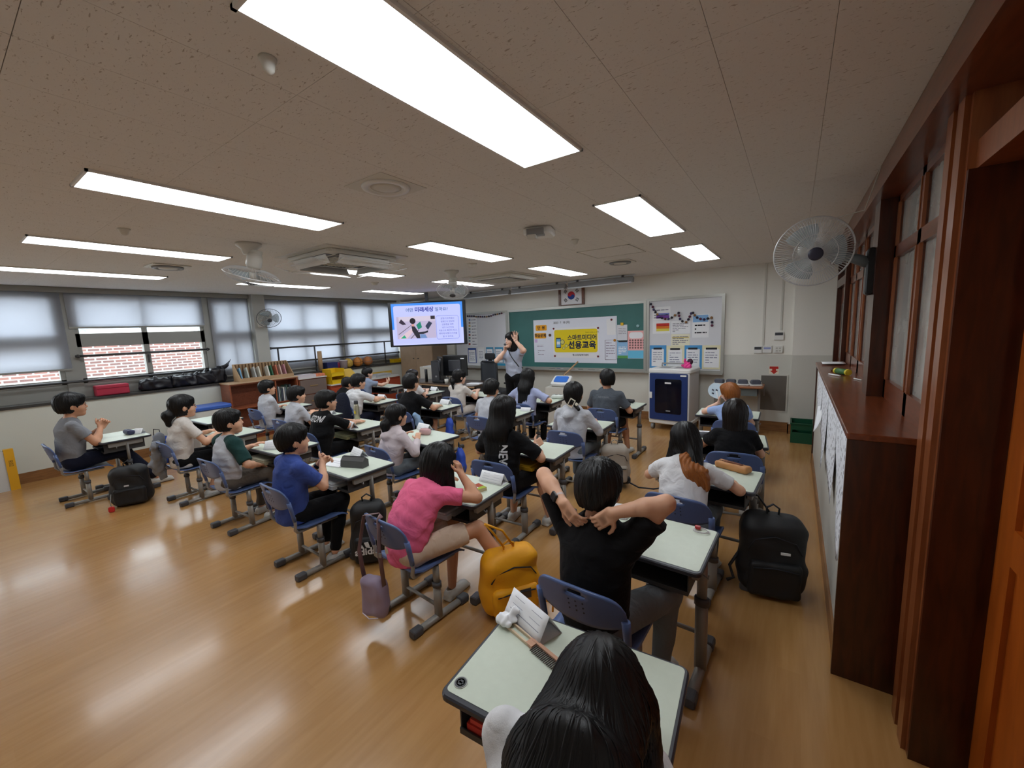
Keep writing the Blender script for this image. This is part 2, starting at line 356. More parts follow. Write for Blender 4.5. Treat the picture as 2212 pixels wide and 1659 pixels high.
# roller blinds
M_blind = bpy.data.materials.new('blind_fabric'); M_blind.use_nodes = True
_nt = M_blind.node_tree; _nt.nodes.remove(_nt.nodes['Principled BSDF'])
_d = _nt.nodes.new('ShaderNodeBsdfDiffuse'); _d.inputs[0].default_value = (*rgb(200, 202, 208), 1); _t = _nt.nodes.new('ShaderNodeBsdfTranslucent'); _t.inputs[0].default_value = (*rgb(220, 222, 228), 1)
_x = _nt.nodes.new('ShaderNodeMixShader'); _x.inputs[0].default_value = .62; _nt.links.new(_d.outputs[0], _x.inputs[1]); _nt.links.new(_t.outputs[0], _x.inputs[2]); _nt.links.new(_x.outputs[0], _nt.nodes['Material Output'].inputs[0])
def blind(y0, y1, zb, label):
    t = thing('roller_blind', label, 'blind', (WX+.035, y0, 0), 0, 'roller blinds on the windows')
    w = y1-y0
    MB().grid(lambda u, v: (.004*math.sin(u*9+v*3), u*w, zb+.02+(2.5-zb-.02)*v), 12, 10, .002).obj('fabric', M_blind, t)
    MB().tube([(0, 0, 2.52), (0, w, 2.52)], .022, 8).obj('roller', M_alu, t)
    MB().bx(-.008, .008, 0, w, zb, zb+.025).obj('bottom_bar', M_alu, t)
blind(-.55, 1.2, 1.42, 'grey blind half drawn over the leftmost window')
blind(1.24, 2.86, 2.0, 'short grey blind raised highest, above the two brick-view panes')
blind(2.95, 3.58, 1.1, 'narrow grey blind between window post and grey pillar')
blind(3.84, 5.44, 1.1, 'wide grey blind right of the grey pillar')
blind(5.50, 7.02, 1.1, 'grey blind beside the television in the corner')

# brick wing of the building opposite, seen through the lower panes
M_brick = [mat('brick_%d' % i, rgb(*c), .9, vary=.06, vscale=20) for i, c in enumerate(((104, 70, 64), (94, 66, 62), (114, 78, 70)))]
BXX = -12.6
bw = tag(MB().bx(BXX-.3, BXX-.012, -1.5, 12, -4, 1.98).obj('brick_building', mat('white_mortar', rgb(158, 152, 148), .9)), 'pale pink brick wing with white joints seen through the open lower panes', 'building')
MB().bx(BXX-.32, BXX+.03, -1.5, 12, 1.98, 2.05).obj('coping', M_offw, bw)
_bms = [MB().bx(-.015, 0, -.087, .087, -.0205, .0205).mesh('brick', mm) for mm in M_brick]
random.seed(4); _bk = []
for r in range(14):
    z = 1.93-r*.068
    for c in range(-4, 50):
        y = -.5+c*.205+(.1025 if r % 2 else 0)
        k = (BXX-WX*1.0)
        yw = y*WX/BXX; zw = 1.75+(z-1.75)*WX/BXX
        s = 0 if (1.3 < yw < 2.8 and 1.28 < zw < 1.76) else (1 if (.45 < yw < 1.15 and 1.25 < zw < 1.45) else 2)
        _bk.append((s, random.random(), y, z))
_bk.sort()
for s, q, y, z in _bk[:300]: link('brick', random.choice(_bms), bw, (BXX, y, z))
_br = MB()
for s, q, y, z in _bk[300:]: _br.bx(BXX-.015, BXX, y-.087, y+.087, z-.0205, z+.0205)
_o = _br.obj('bricks_rest', M_brick[0], bw); _o['kind'] = 'stuff'
# apartment block far behind with its number
AX = -46.0
ap = tag(MB().bx(AX-6, AX, 4, 26, -6, 14).obj('apartment_block', mat('pale_facade', rgb(176, 190, 204), .8)), 'pale apartment block numbered 408 far behind the brick wing', 'building')
for i in range(7):
    for zz in (2.75, 3.55): MB().bx(AX, AX+.05, 8.3+i*1.25, 8.75+i*1.25, zz-.2, zz+.1).obj('window', mat('facade_window', rgb(120, 136, 154), .3), ap)
text_mesh('408', .95, mat('facade_number', rgb(120, 130, 145), .8), 'number', ap, Matrix.Translation((AX+.03, 7.0, 2.72)) @ Matrix.Rotation(math.radians(90), 4, 'Z'))
tag(MB().bx(-90, WX-.5, -40, 60, -6.2, -6).obj('ground', mat('yard', rgb(160, 155, 145), .9)), 'yard outside far below the windows', 'ground')

# right side: thick lower wall with varnished cap, wooden corridor windows, doors
wr = struct(MB().bx(.24, .56, 2.36, 5.9, 0, 1.19).obj('wall_right', mat('low_wall_paint', rgb(196, 194, 186), .6)))
struct(MB().bx(.228, .24, 2.36, 5.9, 0, .12).obj('baseboard_right', M_base))
MB().bbox((.39, 4.12, 1.205), (.35, 3.58, .03), .01, 2).obj('cap_board', M_wm, wr)
MB().bx(.218, .56, 2.335, 2.362, 0, 1.19).obj('end_panel', M_wd, wr)
MB().bx(.226, .25, 5.9, 5.93, 0, 1.19).obj('end_trim', M_wd, wr)
struct(MB().bx(.36, .62, BY, FY, 2.44, CZ).obj('trim_1', M_wm), 'varnished wooden header along the ceiling above the corridor windows')
M_frost = bpy.data.materials.new('dirty_glass'); M_frost.use_nodes = True
_nt = M_frost.node_tree; _b = _nt.nodes['Principled BSDF']; _b.inputs['Base Color'].default_value = (*rgb(190, 188, 182), 1); _b.inputs['Roughness'].default_value = .12
_t = _nt.nodes.new('ShaderNodeBsdfTransparent'); _n = _nt.nodes.new('ShaderNodeTexNoise'); _n.inputs['Scale'].default_value = 4; _n.inputs['Detail'].default_value = 6
_tc = _nt.nodes.new('ShaderNodeTexCoord'); _nt.links.new(_tc.outputs['Object'], _n.inputs['Vector'])
_r = _nt.nodes.new('ShaderNodeMapRange'); _r.inputs['From Min'].default_value = .35; _r.inputs['From Max'].default_value = .68; _r.inputs['To Min'].default_value = .45; _r.inputs['To Max'].default_value = .8; _nt.links.new(_n.outputs['Fac'], _r.inputs['Value'])
_x = _nt.nodes.new('ShaderNodeMixShader'); _nt.links.new(_r.outputs[0], _x.inputs[0]); _nt.links.new(_t.outputs[0], _x.inputs[1]); _nt.links.new(_b.outputs[0], _x.inputs[2]); _nt.links.new(_x.outputs[0], _nt.nodes['Material Output'].inputs[0])
def wood_window(n, y0, y1, mids):
    w = MB()
    for a, b in [(y0, y0+.05), (y1-.05, y1)]+[(q-.035, q+.035) for q in mids]: w.bx(RX, RX+.05, a, b, 1.22, 2.44)
    for a, b in ((1.22, 1.34), (2.08, 2.15), (2.40, 2.44)): w.bx(RX, RX+.05, y0, y1, a, b)
    o = struct(w.obj('window_%d' % n, M_wm))
    e = [y0+.05]+[v for q in mids for v in (q-.035, q+.035)]+[y1-.05]
    for i in range(0, len(e), 2):
        for c, d in ((1.34, 2.08), (2.15, 2.40)):
            MB().bx(RX+.02, RX+.026, e[i], e[i+1], c, d).obj('pane', M_frost, o)
            for q in (e[i], e[i+1]): MB().bx(RX-.004, RX+.01, q-.008, q+.008, c, d).obj('glazing_bead', M_wl, o)
    return o
wood_window(6, 2.25, 3.46, (2.84,)); wood_window(7, 3.66, 4.8, (4.2,)); wood_window(8, 4.8, 5.9, (5.35,))
struct(MB().bx(.40, .56, 3.46, 3.66, 1.22, 2.44).obj('trim_2', M_wd), 'dark wooden post carrying the wall fan')
struct(MB().bx(.44, .62, 2.02, 2.25, 0, 2.44).bx(.425, .44, 2.04, 2.11, 0, 2.44).bx(.425, .44, 2.16, 2.23, 0, 2.44).obj('trim_3', M_wl), 'light brown door frame post next to the low wall')
MB().bx(.44, .625, 2.0, 2.02, 0, 2.2).obj('trim_jamb', M_wd, None)['kind'] = 'structure'  # dark wood colour paints in the shade of this face turned from the light
struct(MB().bx(.46, .64, .95, 2.02, 2.2, 2.29).obj('trim_4', M_wl), 'light brown door head rail')
struct(MB().bx(.44, .62, .75, .95, 0, 2.44).obj('trim_5', M_wl), 'door frame post at the picture edge')
d1 = struct(MB().bx(.60, .645, .95, 2.0, 0, 2.2).obj('door_1', M_wo))
MB().bx(.585, .60, 1.02, 1.12, .05, 2.15).bx(.585, .60, 1.84, 1.94, .05, 2.15).bx(.585, .60, 1.12, 1.84, .95, 1.07).bx(.585, .60, 1.12, 1.84, .05, .2).bx(.585, .60, 1.12, 1.84, 2.03, 2.15).obj('door_rails', M_wo, d1)
wood_t = struct(MB().bx(.56, .6, .95, 1.0, 2.29, 2.44).bx(.56, .6, 1.97, 2.02, 2.29, 2.44).obj('window_9', M_wm))
MB().bx(.575, .581, 1.0, 1.97, 2.29, 2.44).obj('pane', M_frost, wood_t)
struct(MB().bx(.44, .6, BY, .75, 0, 2.44).obj('wall_right_rear', M_wall))
# front door of the classroom beyond the low wall
struct(MB().bx(.44, .56, 5.93, 6.03, 0, 2.44).bx(.44, .56, 7.0, 7.1, 0, 2.44).bx(.44, .56, 6.03, 7.0, 2.1, 2.2).obj('trim_6', M_wd), 'dark frame of the front door')
d2 = struct(MB().bx(.49, .53, 6.03, 7.0, 0, 2.1).obj('door_2', M_wm))
MB().bx(.485, .49, 6.2, 6.83, 1.2, 1.9).obj('door_pane', M_frost, d2)
MB().bx(.5, .53, 6.03, 7.0, 2.2, 2.44).obj('door_transom', M_frost, d2)
# corridor behind
struct(MB().bx(2.7, 2.8, BY, FY, 0, CZ+.05).obj('wall_corridor', mat('corridor_paint', rgb(214, 214, 206), .7)))
struct(MB().bx(.55, 2.7, FY-.05, FY+.2, 0, CZ+.05).obj('wall_corridor_end', M_wall_low))
M_panel = mat('lamp_diffuser', (1, 1, 1), .5, emit=PANEL_EMIT, ecol=(.90, .955, 1.0))
M_lframe = mat('lamp_frame', rgb(225, 225, 222), .4)
def ceiling_light(x, y, label):
    t = thing('ceiling_light', label, 'ceiling light', (x, y, CZ), 0, 'flat panel lights on the ceiling')
    fr = MB(); w, l, h = .165, .67, .012
    fr.bx(-w, -w+.012, -l, l, -h, 0).bx(w-.012, w, -l, l, -h, 0).bx(-w, w, -l, -l+.012, -h, 0).bx(-w, w, l-.012, l, -h, 0)
    fr.obj('frame', M_lframe, t)
    MB().bx(-w+.012, w-.012, -l+.012, l-.012, -h+.003, -.001).obj('diffuser', M_panel, t)
_rows = ((1.22, 'nearest'), (3.43, 'middle'), (5.57, 'front'))
_cols = ((-1.02, 'first row from the corridor wall'), (-2.92, 'second row from the corridor wall'), (-4.79, 'third row from the corridor wall'), (-6.65, 'row nearest the windows'))
for x, cn in _cols:
    for y, rn in _rows: ceiling_light(x, y, '%s bright rectangular ceiling light in the %s' % (rn, cn))
for y in (1.0, 4.5):
    t = thing('corridor_light', 'bright lamp on the corridor ceiling seen through the %s dirty panes' % ('near' if y < 2 else 'far'), 'ceiling light', (1.7, y, CZ))
    MB().bx(-.15, .15, -.6, .6, -.03, 0).obj('diffuser', M_panel, t)
# ---------------------------------------------------------------- desks and chairs
M_lam = mat('desk_laminate', rgb(202, 211, 195), .42, vary=.02, vscale=30, bump=.05, bscale=400)
M_edge = mat('desk_edge_band', rgb(48, 50, 58), .4)
M_leg = mat('desk_leg_paint', rgb(142, 138, 132), .4, .15)
M_cap = mat('rubber_cap', rgb(72, 72, 76), .55)
M_tray = mat('desk_tray', rgb(58, 56, 56), .5)
M_seat = mat('blue_chair_plastic', rgb(80, 100, 146), .36, vary=.04)
M_tube = mat('chair_tube', rgb(150, 150, 150), .35, .4)
DW, DD, DZ = .65, .45, .665

def masked_shell(mb, fn, nu, nv, keep, thick):
    P = np.array([[fn(i/nu, j/nv) for j in range(nv+1)] for i in range(nu+1)], float)
    du = np.gradient(P, axis=0); dv = np.gradient(P, axis=1); N = np.cross(du, dv); N /= (np.linalg.norm(N, axis=2, keepdims=True)+1e-9)
    A = (P+N*thick/2).reshape(-1, 3); B = (P-N*thick/2).reshape(-1, 3); W = nv+1; n = len(A)
    fs = []; cnt = {}
    for i in range(nu):
        for j in range(nv):
            if not keep(i, j): continue
            q = (i*W+j, (i+1)*W+j, (i+1)*W+j+1, i*W+j+1); fs.append(q)
            for k in range(4):
                a, b = q[k], q[(k+1) % 4]
                if (b, a) in cnt: del cnt[(b, a)]
                else: cnt[(a, b)] = 1
    F = fs+[tuple(v+n for v in q[::-1]) for q in fs]
    mb.add(np.vstack([A, B]), F, True)
    o = len(mb.v)-2*n
    for a, b in cnt: mb.f.append((o+a, o+a+n, o+b+n, o+b)); mb.sm.append(True)
    return mb

def make_chair():
    t = thing('school_chair', 'blue plastic school chair', 'chair')
    def seat(u, v):
        x = (u-.5)*.39; y = (v-.5)*.39; r = 1.0
        e = max(abs(2*u-1), 0)**6; x *= 1-.06*(2*abs(v-.5))**4
        z = .412-.012*math.cos((u-.5)*math.pi)*math.cos((v-.5)*2.2)+.006*e-.035*max(0, v-.8)/.2*max(0, v-.8)/.2*1.0+.018*max(0, .15-v)/.15
        return (x, y, z)
    MB().grid(seat, 14, 14, .012).obj('seat', M_seat, t)
    def back(u, v):
        a = (u-.5)*2; x = a*.205*(1-.03*v)
        zt = .775-.018*a*a-.06*abs(a)**9; zb = .575+.055*abs(a)**2.2-.0
        z = zb+(zt-zb)*v
        y = -.215-.055*(z-.5)/.25+.045*(1-a*a)*-.35+.016*abs(a)**3
        return (x, y, z)
    b = MB(); nu, nv = 26, 12
    masked_shell(b, back, nu, nv, lambda i, j: not ((10 <= i <= 15 and j in (9,)) or (11 <= i <= 14 and j == 10)), .011)
    for s in (-1, 1):
        P = [(s*.196, -.238, .66), (s*.197, -.228, .60), (s*.196, -.218, .54), (s*.194, -.212, .50)]
        b.tube(P, [.014, .0135, .013, .0125], 8, True, [.02, .019, .017, .016])
    bk = b.obj('backrest', M_seat, t)
    d = MB()
    for i in range(3):
        for j in range(3):
            p = back(.42+.08*i, .34+.13*j); d.lathe([(.004, -.0075), (.004, .0075)], 6, p, Rx(math.radians(78)))
    d.obj('vent_holes', mat('dark_hole', rgb(18, 22, 36), .7), bk)['kind'] = 'stuff'
    for s in (-1, 1):
        P = [(s*.194, -.211, .53), (s*.192, -.208, .47), (s*.185, -.21, .425), (s*.17, -.19, .395), (s*.16, -.13, .388), (s*.16, .12, .388)]
        MB().tube(P, .0115, 8).obj('back_tube', M_tube, t)
        lg = MB().tube([(s*.165, -.03, .03), (s*.165, -.03, .26)], .021, 10, True, .03).obj('leg', M_leg, t)
        MB().tube([(s*.165, -.03, .24), (s*.165, -.03, .275)], .026, 10, True, .035).obj('leg_collar', M_cap, lg)
        MB().tube([(s*.165, -.03, .26), (s*.165, -.03, .392)], .017, 10, True, .025).obj('leg_upper', M_leg, lg)
        ft = MB().tube([(s*.165, -.20, .026), (s*.165, .17, .026)], .024, 8, True, .020).obj('foot_bar', M_leg, t)
        for e, q in ((-.235, -.165), (.135, .205)):
            MB().bbox((s*.165, (e+q)/2, .027), (.056, q-e, .054), .016, 3, None, 1).obj('foot_cap', M_cap, ft)
    MB().tube([(-.165, -.03, .10), (.165, -.03, .10)], .011, 8).obj('cross_bar', M_leg, t)
    MB().bx(-.165, .165, -.075, -.035, .386, .398).bx(-.165, .165, .05, .09, .386, .398).obj('seat_frame', M_leg, t)
    return t
def make_desk():
    t = thing('school_desk', 'school desk', 'desk')
    MB().bbox((0, 0, DZ-.0115), (DW, DD, .023), .028, 4).obj('tabletop', M_edge, t)
    MB().bbox((0, .004, DZ+.0006), (DW-.024, DD-.030, .0016), .016, 4).obj('laminate', M_lam, t)
    tr = MB().bx(-.27, .27, -.195, .16, DZ-.135, DZ-.130).bx(-.27, -.265, -.195, .16, DZ-.13, DZ-.024).bx(.265, .27, -.195, .16, DZ-.13, DZ-.024).bx(-.27, .27, .155, .16, DZ-.13, DZ-.024).bx(-.27, .27, -.2, -.194, DZ-.135, DZ-.115).obj('book_tray', M_tray, t)
    for s in (-1, 1):
        MB().bbox((s*.288, -.01, DZ-.05), (.03, .30, .05), .01, 2, None, 0).obj('top_bracket', M_leg, t)
        lg = MB().tube([(s*.288, .0, .03), (s*.288, .0, .40)], .019, 10, True, .03).obj('leg', M_leg, t)
        MB().tube([(s*.288, .0, .375), (s*.288, .0, .415)], .024, 10, True, .035).obj('leg_collar', M_cap, lg)
        MB().tube([(s*.288, .0, .40), (s*.288, .0, DZ-.05)], .014, 10, True, .024).obj('leg_upper', M_leg, lg)
        ft = MB().tube([(s*.288, -.19, .027), (s*.288, .19, .027)], .025, 8, True, .021).obj('foot_bar', M_leg, t)
        for e, q in ((-.235, -.165), (.165, .235)):
            MB().bbox((s*.288, (e+q)/2, .028), (.058, q-e, .056), .017, 3, None, 1).obj('foot_cap', M_cap, ft)
        MB().tube([(s*.31, -.1, DZ-.07), (s*.335, -.1, DZ-.085), (s*.335, -.1, DZ-.065)], .004, 6).obj('bag_hook', M_tube, t)
    MB().tube([(-.288, .03, .20), (.288, .03, .20)], .011, 8).obj('foot_rest', M_leg, t)
    return t
CH0 = make_chair(); DK0 = make_desk(); _usedc = [False]; _usedd = [False]
def place_chair(x, y, rz, label, dz=0.0):
    o = CH0 if not _usedc[0] else copy_tree(CH0); _usedc[0] = True
    o.location = (x, y, dz); o.rotation_euler = (0, 0, rz); o['label'] = label; o['group'] = 'school chairs'; return o
def place_desk(x, y, rz, label):
    o = DK0 if not _usedd[0] else copy_tree(DK0); _usedd[0] = True
    o.location = (x, y, 0); o.rotation_euler = (0, 0, rz); o['label'] = label; o['group'] = 'school desks'; return o
# ---------------------------------------------------------------- people: bodies grown from distance fields
f4 = np.float32
def V3(*a): return np.array(a, float)
def nrm(v): return v/(np.linalg.norm(v)+1e-9)
def rotm(yaw=0., pitch=0., roll=0.):
    """columns: right, forward, up.  pitch>0 looks down, yaw>0 turns left, roll>0 tips to the right"""
    m = Rz(yaw) @ Rx(-pitch) @ Ry(roll)
    return np.array([[m[i][j] for j in range(3)] for i in range(3)])
def cap(a, b, ra, rb):
    a = np.array(a, float); b = np.array(b, float)
    def f(p):
        pa = p-a; ba = b-a; t = np.clip(pa@ba/(ba@ba+1e-12), 0, 1); q = pa-t[:, None]*ba
        return np.sqrt((q*q).sum(1))-(ra+(rb-ra)*t)
    f.bb = (np.minimum(a, b)-max(ra, rb), np.maximum(a, b)+max(ra, rb)); return f
def ecap(a, b, ra, rb, side, flat):
    """capsule with an oval section: full radius along `side`, radius*flat across"""
    a = np.array(a, float); b = np.array(b, float); ax = nrm(b-a); sd = nrm(side-(side@ax)*ax); dp = np.cross(sd, ax)
    def f(p):
        pa = p-a; ba = b-a; t = np.clip(pa@ba/(ba@ba+1e-12), 0, 1); q = pa-t[:, None]*ba
        return (np.sqrt((q@sd)**2+((q@dp)/flat)**2+(q@ax)**2)-(ra+(rb-ra)*t))*max(flat, .6)
    m = max(ra, rb); f.bb = (np.minimum(a, b)-m, np.maximum(a, b)+m); return f
def ell(c, r, R=None):
    c = np.array(c, float); r = np.array(r, float)
    def f(p):
        q = p-c
        if R is not None: q = q@R
        k0 = np.sqrt(((q/r)**2).sum(1)); k1 = np.sqrt(((q/(r*r))**2).sum(1))+1e-9
        return k0*(k0-1)/k1
    m = r.max(); f.bb = (c-m, c+m); return f
def rbox(c, h, r, R=None):
    c = np.array(c, float); h = np.array(h, float)
    def f(p):
        q = p-c
        if R is not None: q = q@R
        q = np.abs(q)-(h-r); return np.sqrt((np.maximum(q, 0)**2).sum(1))+np.minimum(q.max(1), 0)-r
    m = np.linalg.norm(h); f.bb = (c-m, c+m); return f
def smin(a, b, k):
    if k <= 0: return np.minimum(a, b)
    h = np.clip(.5+.5*(b-a)/k, 0, 1); return b+(a-b)*h-k*h*(1-h)
class Field:
    """smooth union of primitives, then cuts (subtract / keep)"""
    def __init__(s): s.p = []; s.cut = []; s.keep = []; s.disp = None
    def add(s, f, k=.02): s.p.append((f, k)); return s
    def bounds(s, pad):
        return np.min([f.bb[0] for f, k in s.p], 0)-pad, np.max([f.bb[1] for f, k in s.p], 0)+pad
    def __call__(s, p):
        d = None
        for f, k in s.p:
            e = f(p); d = e if d is None else smin(d, e, k)
        if s.disp is not None: d = d+s.disp(p)
        for f in s.keep: d = np.maximum(d, f(p))
        for f in s.cut: d = np.maximum(d, -f(p))
        return d
def plane(c, n):
    c = np.array(c, float); n = nrm(np.array(n, float)); return lambda p: (p-c)@n
def armcut(c, ax, r, L=.13):
    def f(p):
        q = p-c; a = q@ax; return np.maximum(np.maximum(-a, a-L), np.sqrt(np.maximum((q*q).sum(1)-a*a, 0))-r)
    return f
def wrinkle(seed, amp, freq, aniso=(1, 1, 1)):
    r = np.random.RandomState(seed); K = r.normal(size=(3, 5))*freq*np.array(aniso)[:, None]; ph = r.uniform(0, 6.28, 5)
    K2 = r.normal(size=(3, 5))*freq*.45
    def f(p):
        s = np.sin(p@K+ph+1.4*np.sin(p@K2)); return amp*s.mean(1)*1.6
    return f
def surfnet(F, h, lo=None, hi=None, B=6, pad=None):
    """naive surface nets on a block-sparse grid -> vertices, quads"""
    if lo is None: lo, hi = F.bounds(2*h if pad is None else pad)
    lo = np.array(lo, float); n = np.maximum(1, np.ceil((np.array(hi)-lo)/(h*B)).astype(int)); N = n*B+1
    cen = np.stack(np.meshgrid(*[lo[i]+(np.arange(n[i])+.5)*B*h for i in range(3)], indexing='ij'), -1).reshape(-1, 3)
    dc = F(cen); near = np.abs(dc) < B*h*.866*1.45+h
    V = np.full(tuple(N), 1.0, f4)
    dcb = dc.reshape(n)
    V[:-1, :-1, :-1] = np.repeat(np.repeat(np.repeat(np.where(dcb < 0, -1., 1.).astype(f4), B, 0), B, 1), B, 2)
    idx = np.argwhere(near.reshape(n))
    if len(idx) == 0: return np.zeros((0, 3)), np.zeros((0, 4), int)
    loc = np.stack(np.meshgrid(*[np.arange(B+1)]*3, indexing='ij'), -1).reshape(-1, 3)
    gi = (idx[:, None, :]*B+loc[None]).reshape(-1, 3)
    key = (gi[:, 0]*N[1]+gi[:, 1])*N[2]+gi[:, 2]; uk = np.unique(key)
    g = np.stack([uk//(N[1]*N[2]), (uk//N[2]) % N[1], uk % N[2]], 1)
    vals = np.concatenate([F(lo+c*h) for c in np.array_split(g, max(1, len(g)//60000))])
    V[g[:, 0], g[:, 1], g[:, 2]] = vals
    S = V < 0
    c8 = [S[i:i+S.shape[0]-1, j:j+S.shape[1]-1, k:k+S.shape[2]-1] for i in (0, 1) for j in (0, 1) for k in (0, 1)]
    cnt = sum(c.astype(np.int8) for c in c8); act = (cnt > 0) & (cnt < 8)
    ci = np.argwhere(act); vid = -np.ones(act.shape, int); vid[act] = np.arange(len(ci))
    acc = np.zeros((len(ci), 3)); w = np.zeros(len(ci))
    off = [(i, j, k) for i in (0, 1) for j in (0, 1) for k in (0, 1)]
    for a in range(8):
        for b in range(a+1, 8):
            d = np.array(off[b])-np.array(off[a])
            if abs(d).sum() != 1: continue
            pa = ci+off[a]; pb = ci+off[b]; va = V[pa[:, 0], pa[:, 1], pa[:, 2]]; vb = V[pb[:, 0], pb[:, 1], pb[:, 2]]
            x = (va < 0) != (vb < 0); t = np.where(x, va/(va-vb+1e-12), 0)
            acc += np.where(x[:, None], np.array(off[a])+t[:, None]*d, 0); w += x
    P = lo+(ci+acc/np.maximum(w, 1)[:, None])*h
    Q = []
    for ax in range(3):
        sl0 = [slice(1, -1)]*3; sl0[ax] = slice(0, -1); sl1 = [slice(1, -1)]*3; sl1[ax] = slice(1, None)
        A = S[tuple(sl0)]; Bm = S[tuple(sl1)]; e = np.argwhere(A != Bm)
        if len(e) == 0: continue
        flip = A[e[:, 0], e[:, 1], e[:, 2]]
        base = e.copy(); o1, o2 = [i for i in range(3) if i != ax]
        base[:, o1] += 1; base[:, o2] += 1
        def cell(da, db):
            c = base.copy(); c[:, o1] -= da; c[:, o2] -= db; return vid[c[:, 0], c[:, 1], c[:, 2]]
        q = np.stack([cell(1, 1), cell(0, 1), cell(0, 0), cell(1, 0)], 1)
        if ax == 1: q = q[:, ::-1]
        q = np.where(flip[:, None], q, q[:, ::-1]); q = q[(q >= 0).all(1)]; Q.append(q)
    return P, (np.vstack(Q) if Q else np.zeros((0, 4), int))
def to_mesh(name, P, Q, m):
    me = bpy.data.meshes.new(name); me.vertices.add(len(P)); me.vertices.foreach_set('co', np.asarray(P, f4).ravel())
    k = len(Q); me.loops.add(4*k); me.loops.foreach_set('vertex_index', np.asarray(Q, np.int32).ravel())
    me.polygons.add(k); me.polygons.foreach_set('loop_start', np.arange(0, 4*k, 4, dtype=np.int32))
    me.polygons.foreach_set('use_smooth', np.ones(k, bool)); me.update(calc_edges=True); me.validate()
    if m: me.materials.append(m)
    return me
def sdf_obj(name, F, h, m, parent=None, **kw):
    P, Q = surfnet(F, h, **kw); return link(name, to_mesh(name, P, Q, m), parent)
def merged(F, h, patches):
    """coarse surface with finer patches: [(lo, hi, h)]"""
    P, Q = surfnet(F, h); allP, allQ = [], []
    c = P[Q].mean(1); keepm = np.ones(len(Q), bool)
    for lo, hi, hh in patches:
        lo = np.array(lo); hi = np.array(hi); m = h*1.2
        keepm &= ~((c > lo+m) & (c < hi-m)).all(1)
    allP.append(P); allQ.append(Q[keepm]); n = len(P)
    for lo, hi, hh in patches:
        p, q = surfnet(F, hh, lo, hi)
        allP.append(p); allQ.append(q+n); n += len(p)
    return np.vstack(allP), np.vstack(allQ)

def ik(S, T, l1, l2, hint):
    S = np.array(S, float); T = np.array(T, float); d = T-S; L = np.linalg.norm(d); L2 = min(L, (l1+l2)*.985)
    u = d/L; T = S+u*L2; a = (l1*l1-l2*l2+L2*L2)/(2*L2); hh = math.sqrt(max(0, l1*l1-a*a))
    hv = np.array(hint, float); hv = nrm(hv-(hv@u)*u); return S+u*a+hv*hh, T
def hand_prims(W, d, n, side, s=1.0, curl=.35, spread=.12, thumb=.5):
    """palm and five fingers. W wrist, d pointing direction, n palm normal, side +1 right hand, -1 left"""
    d = nrm(np.array(d, float)); n = np.array(n, float); n = nrm(n-(n@d)*d); t = np.cross(d, n)*side
    R = np.stack([t, d, n], 1); out = []
    pc = W+d*.040*s
    out.append((rbox(pc, (.033*s, .043*s, .012*s), .0115*s, R), .012))
    def chain(base, dr, L, r, c, sp):
        a = base; ang = 0; res = []
        dr = nrm(dr)
        for k, (fr, rr) in enumerate(((.45, 1.0), (.30, .92), (.25, .82))):
            ang += c*(1.0 if k == 0 else 1.25)
            dd = nrm(dr*math.cos(ang)+n*math.sin(ang)); b = a+dd*L*fr; res.append((cap(a, b, r*rr, r*rr*.92), .0035)); a = b
        return res
    for off, L, q in ((.0245, .066, .9), (.0085, .074, .25), (-.0080, .069, -.35), (-.0235, .054, -1.0)):
        out += chain(W+d*.078*s+t*off*s, d+t*spread*q, L*s, .0074*s, curl, 0)
    th = nrm(t*.85+d*.65+n*.25*thumb); b0 = W+d*.022*s+t*.024*s
    m1 = b0+th*.032*s; th2 = nrm(t*.45+d*.9+n*.5*thumb); m2 = m1+th2*.026*s; th3 = nrm(t*.2+d*.95+n*.6*thumb)
    out += [(cap(b0, m1, .0115*s, .0092*s), .008), (cap(m1, m2, .0090*s, .0082*s), .004), (cap(m2, m2+th3*.022*s, .0080*s, .0068*s), .004)]
    return out
HEAD_PRIMS = None
def head_prims(C, R, s, girl=False):
    g = lambda v: C+R@(np.array(v, float)*s)
    o = [(ell(g((0, -.012, .028)), np.array((.073, .090, .084))*s, R), .03), (ell(g((0, .020, -.035)), np.array((.056, .064, .074))*s, R), .045),
         (cap(g((0, .056, -.088)), g((0, .05, -.085)), .021*s, .021*s), .03),
         (cap(g((-.032, .046, -.03)), g((-.034, .046, -.034)), .030*s, .030*s), .02), (cap(g((.032, .046, -.03)), g((.034, .046, -.034)), .030*s, .030*s), .02),
         (cap(g((0, .077, .006)), g((0, .092, -.026)), .0070*s, .0092*s), .012), (ell(g((0, .082, -.03)), np.array((.016, .012, .009))*s, R), .008),
         (ell(g((0, .080, -.052)), np.array((.021, .010, .0055))*s, R), .006), (ell(g((0, .078, -.061)), np.array((.018, .010, .006))*s, R), .006),
         (cap(g((-.03, .072, .018)), g((.03, .072, .018)), .010*s, .010*s), .012)]
    for q in (-1, 1):
        e = R@np.array(((q*.25, 1, 0))); Re = R@np.array([[1, q*.25, 0], [-q*.25, 1, 0], [0, 0, 1]])/1.03
        o.append((ell(g((q*.076, -.006, -.012)), np.array((.009, .016, .027))*s, Re), .008))
    return o
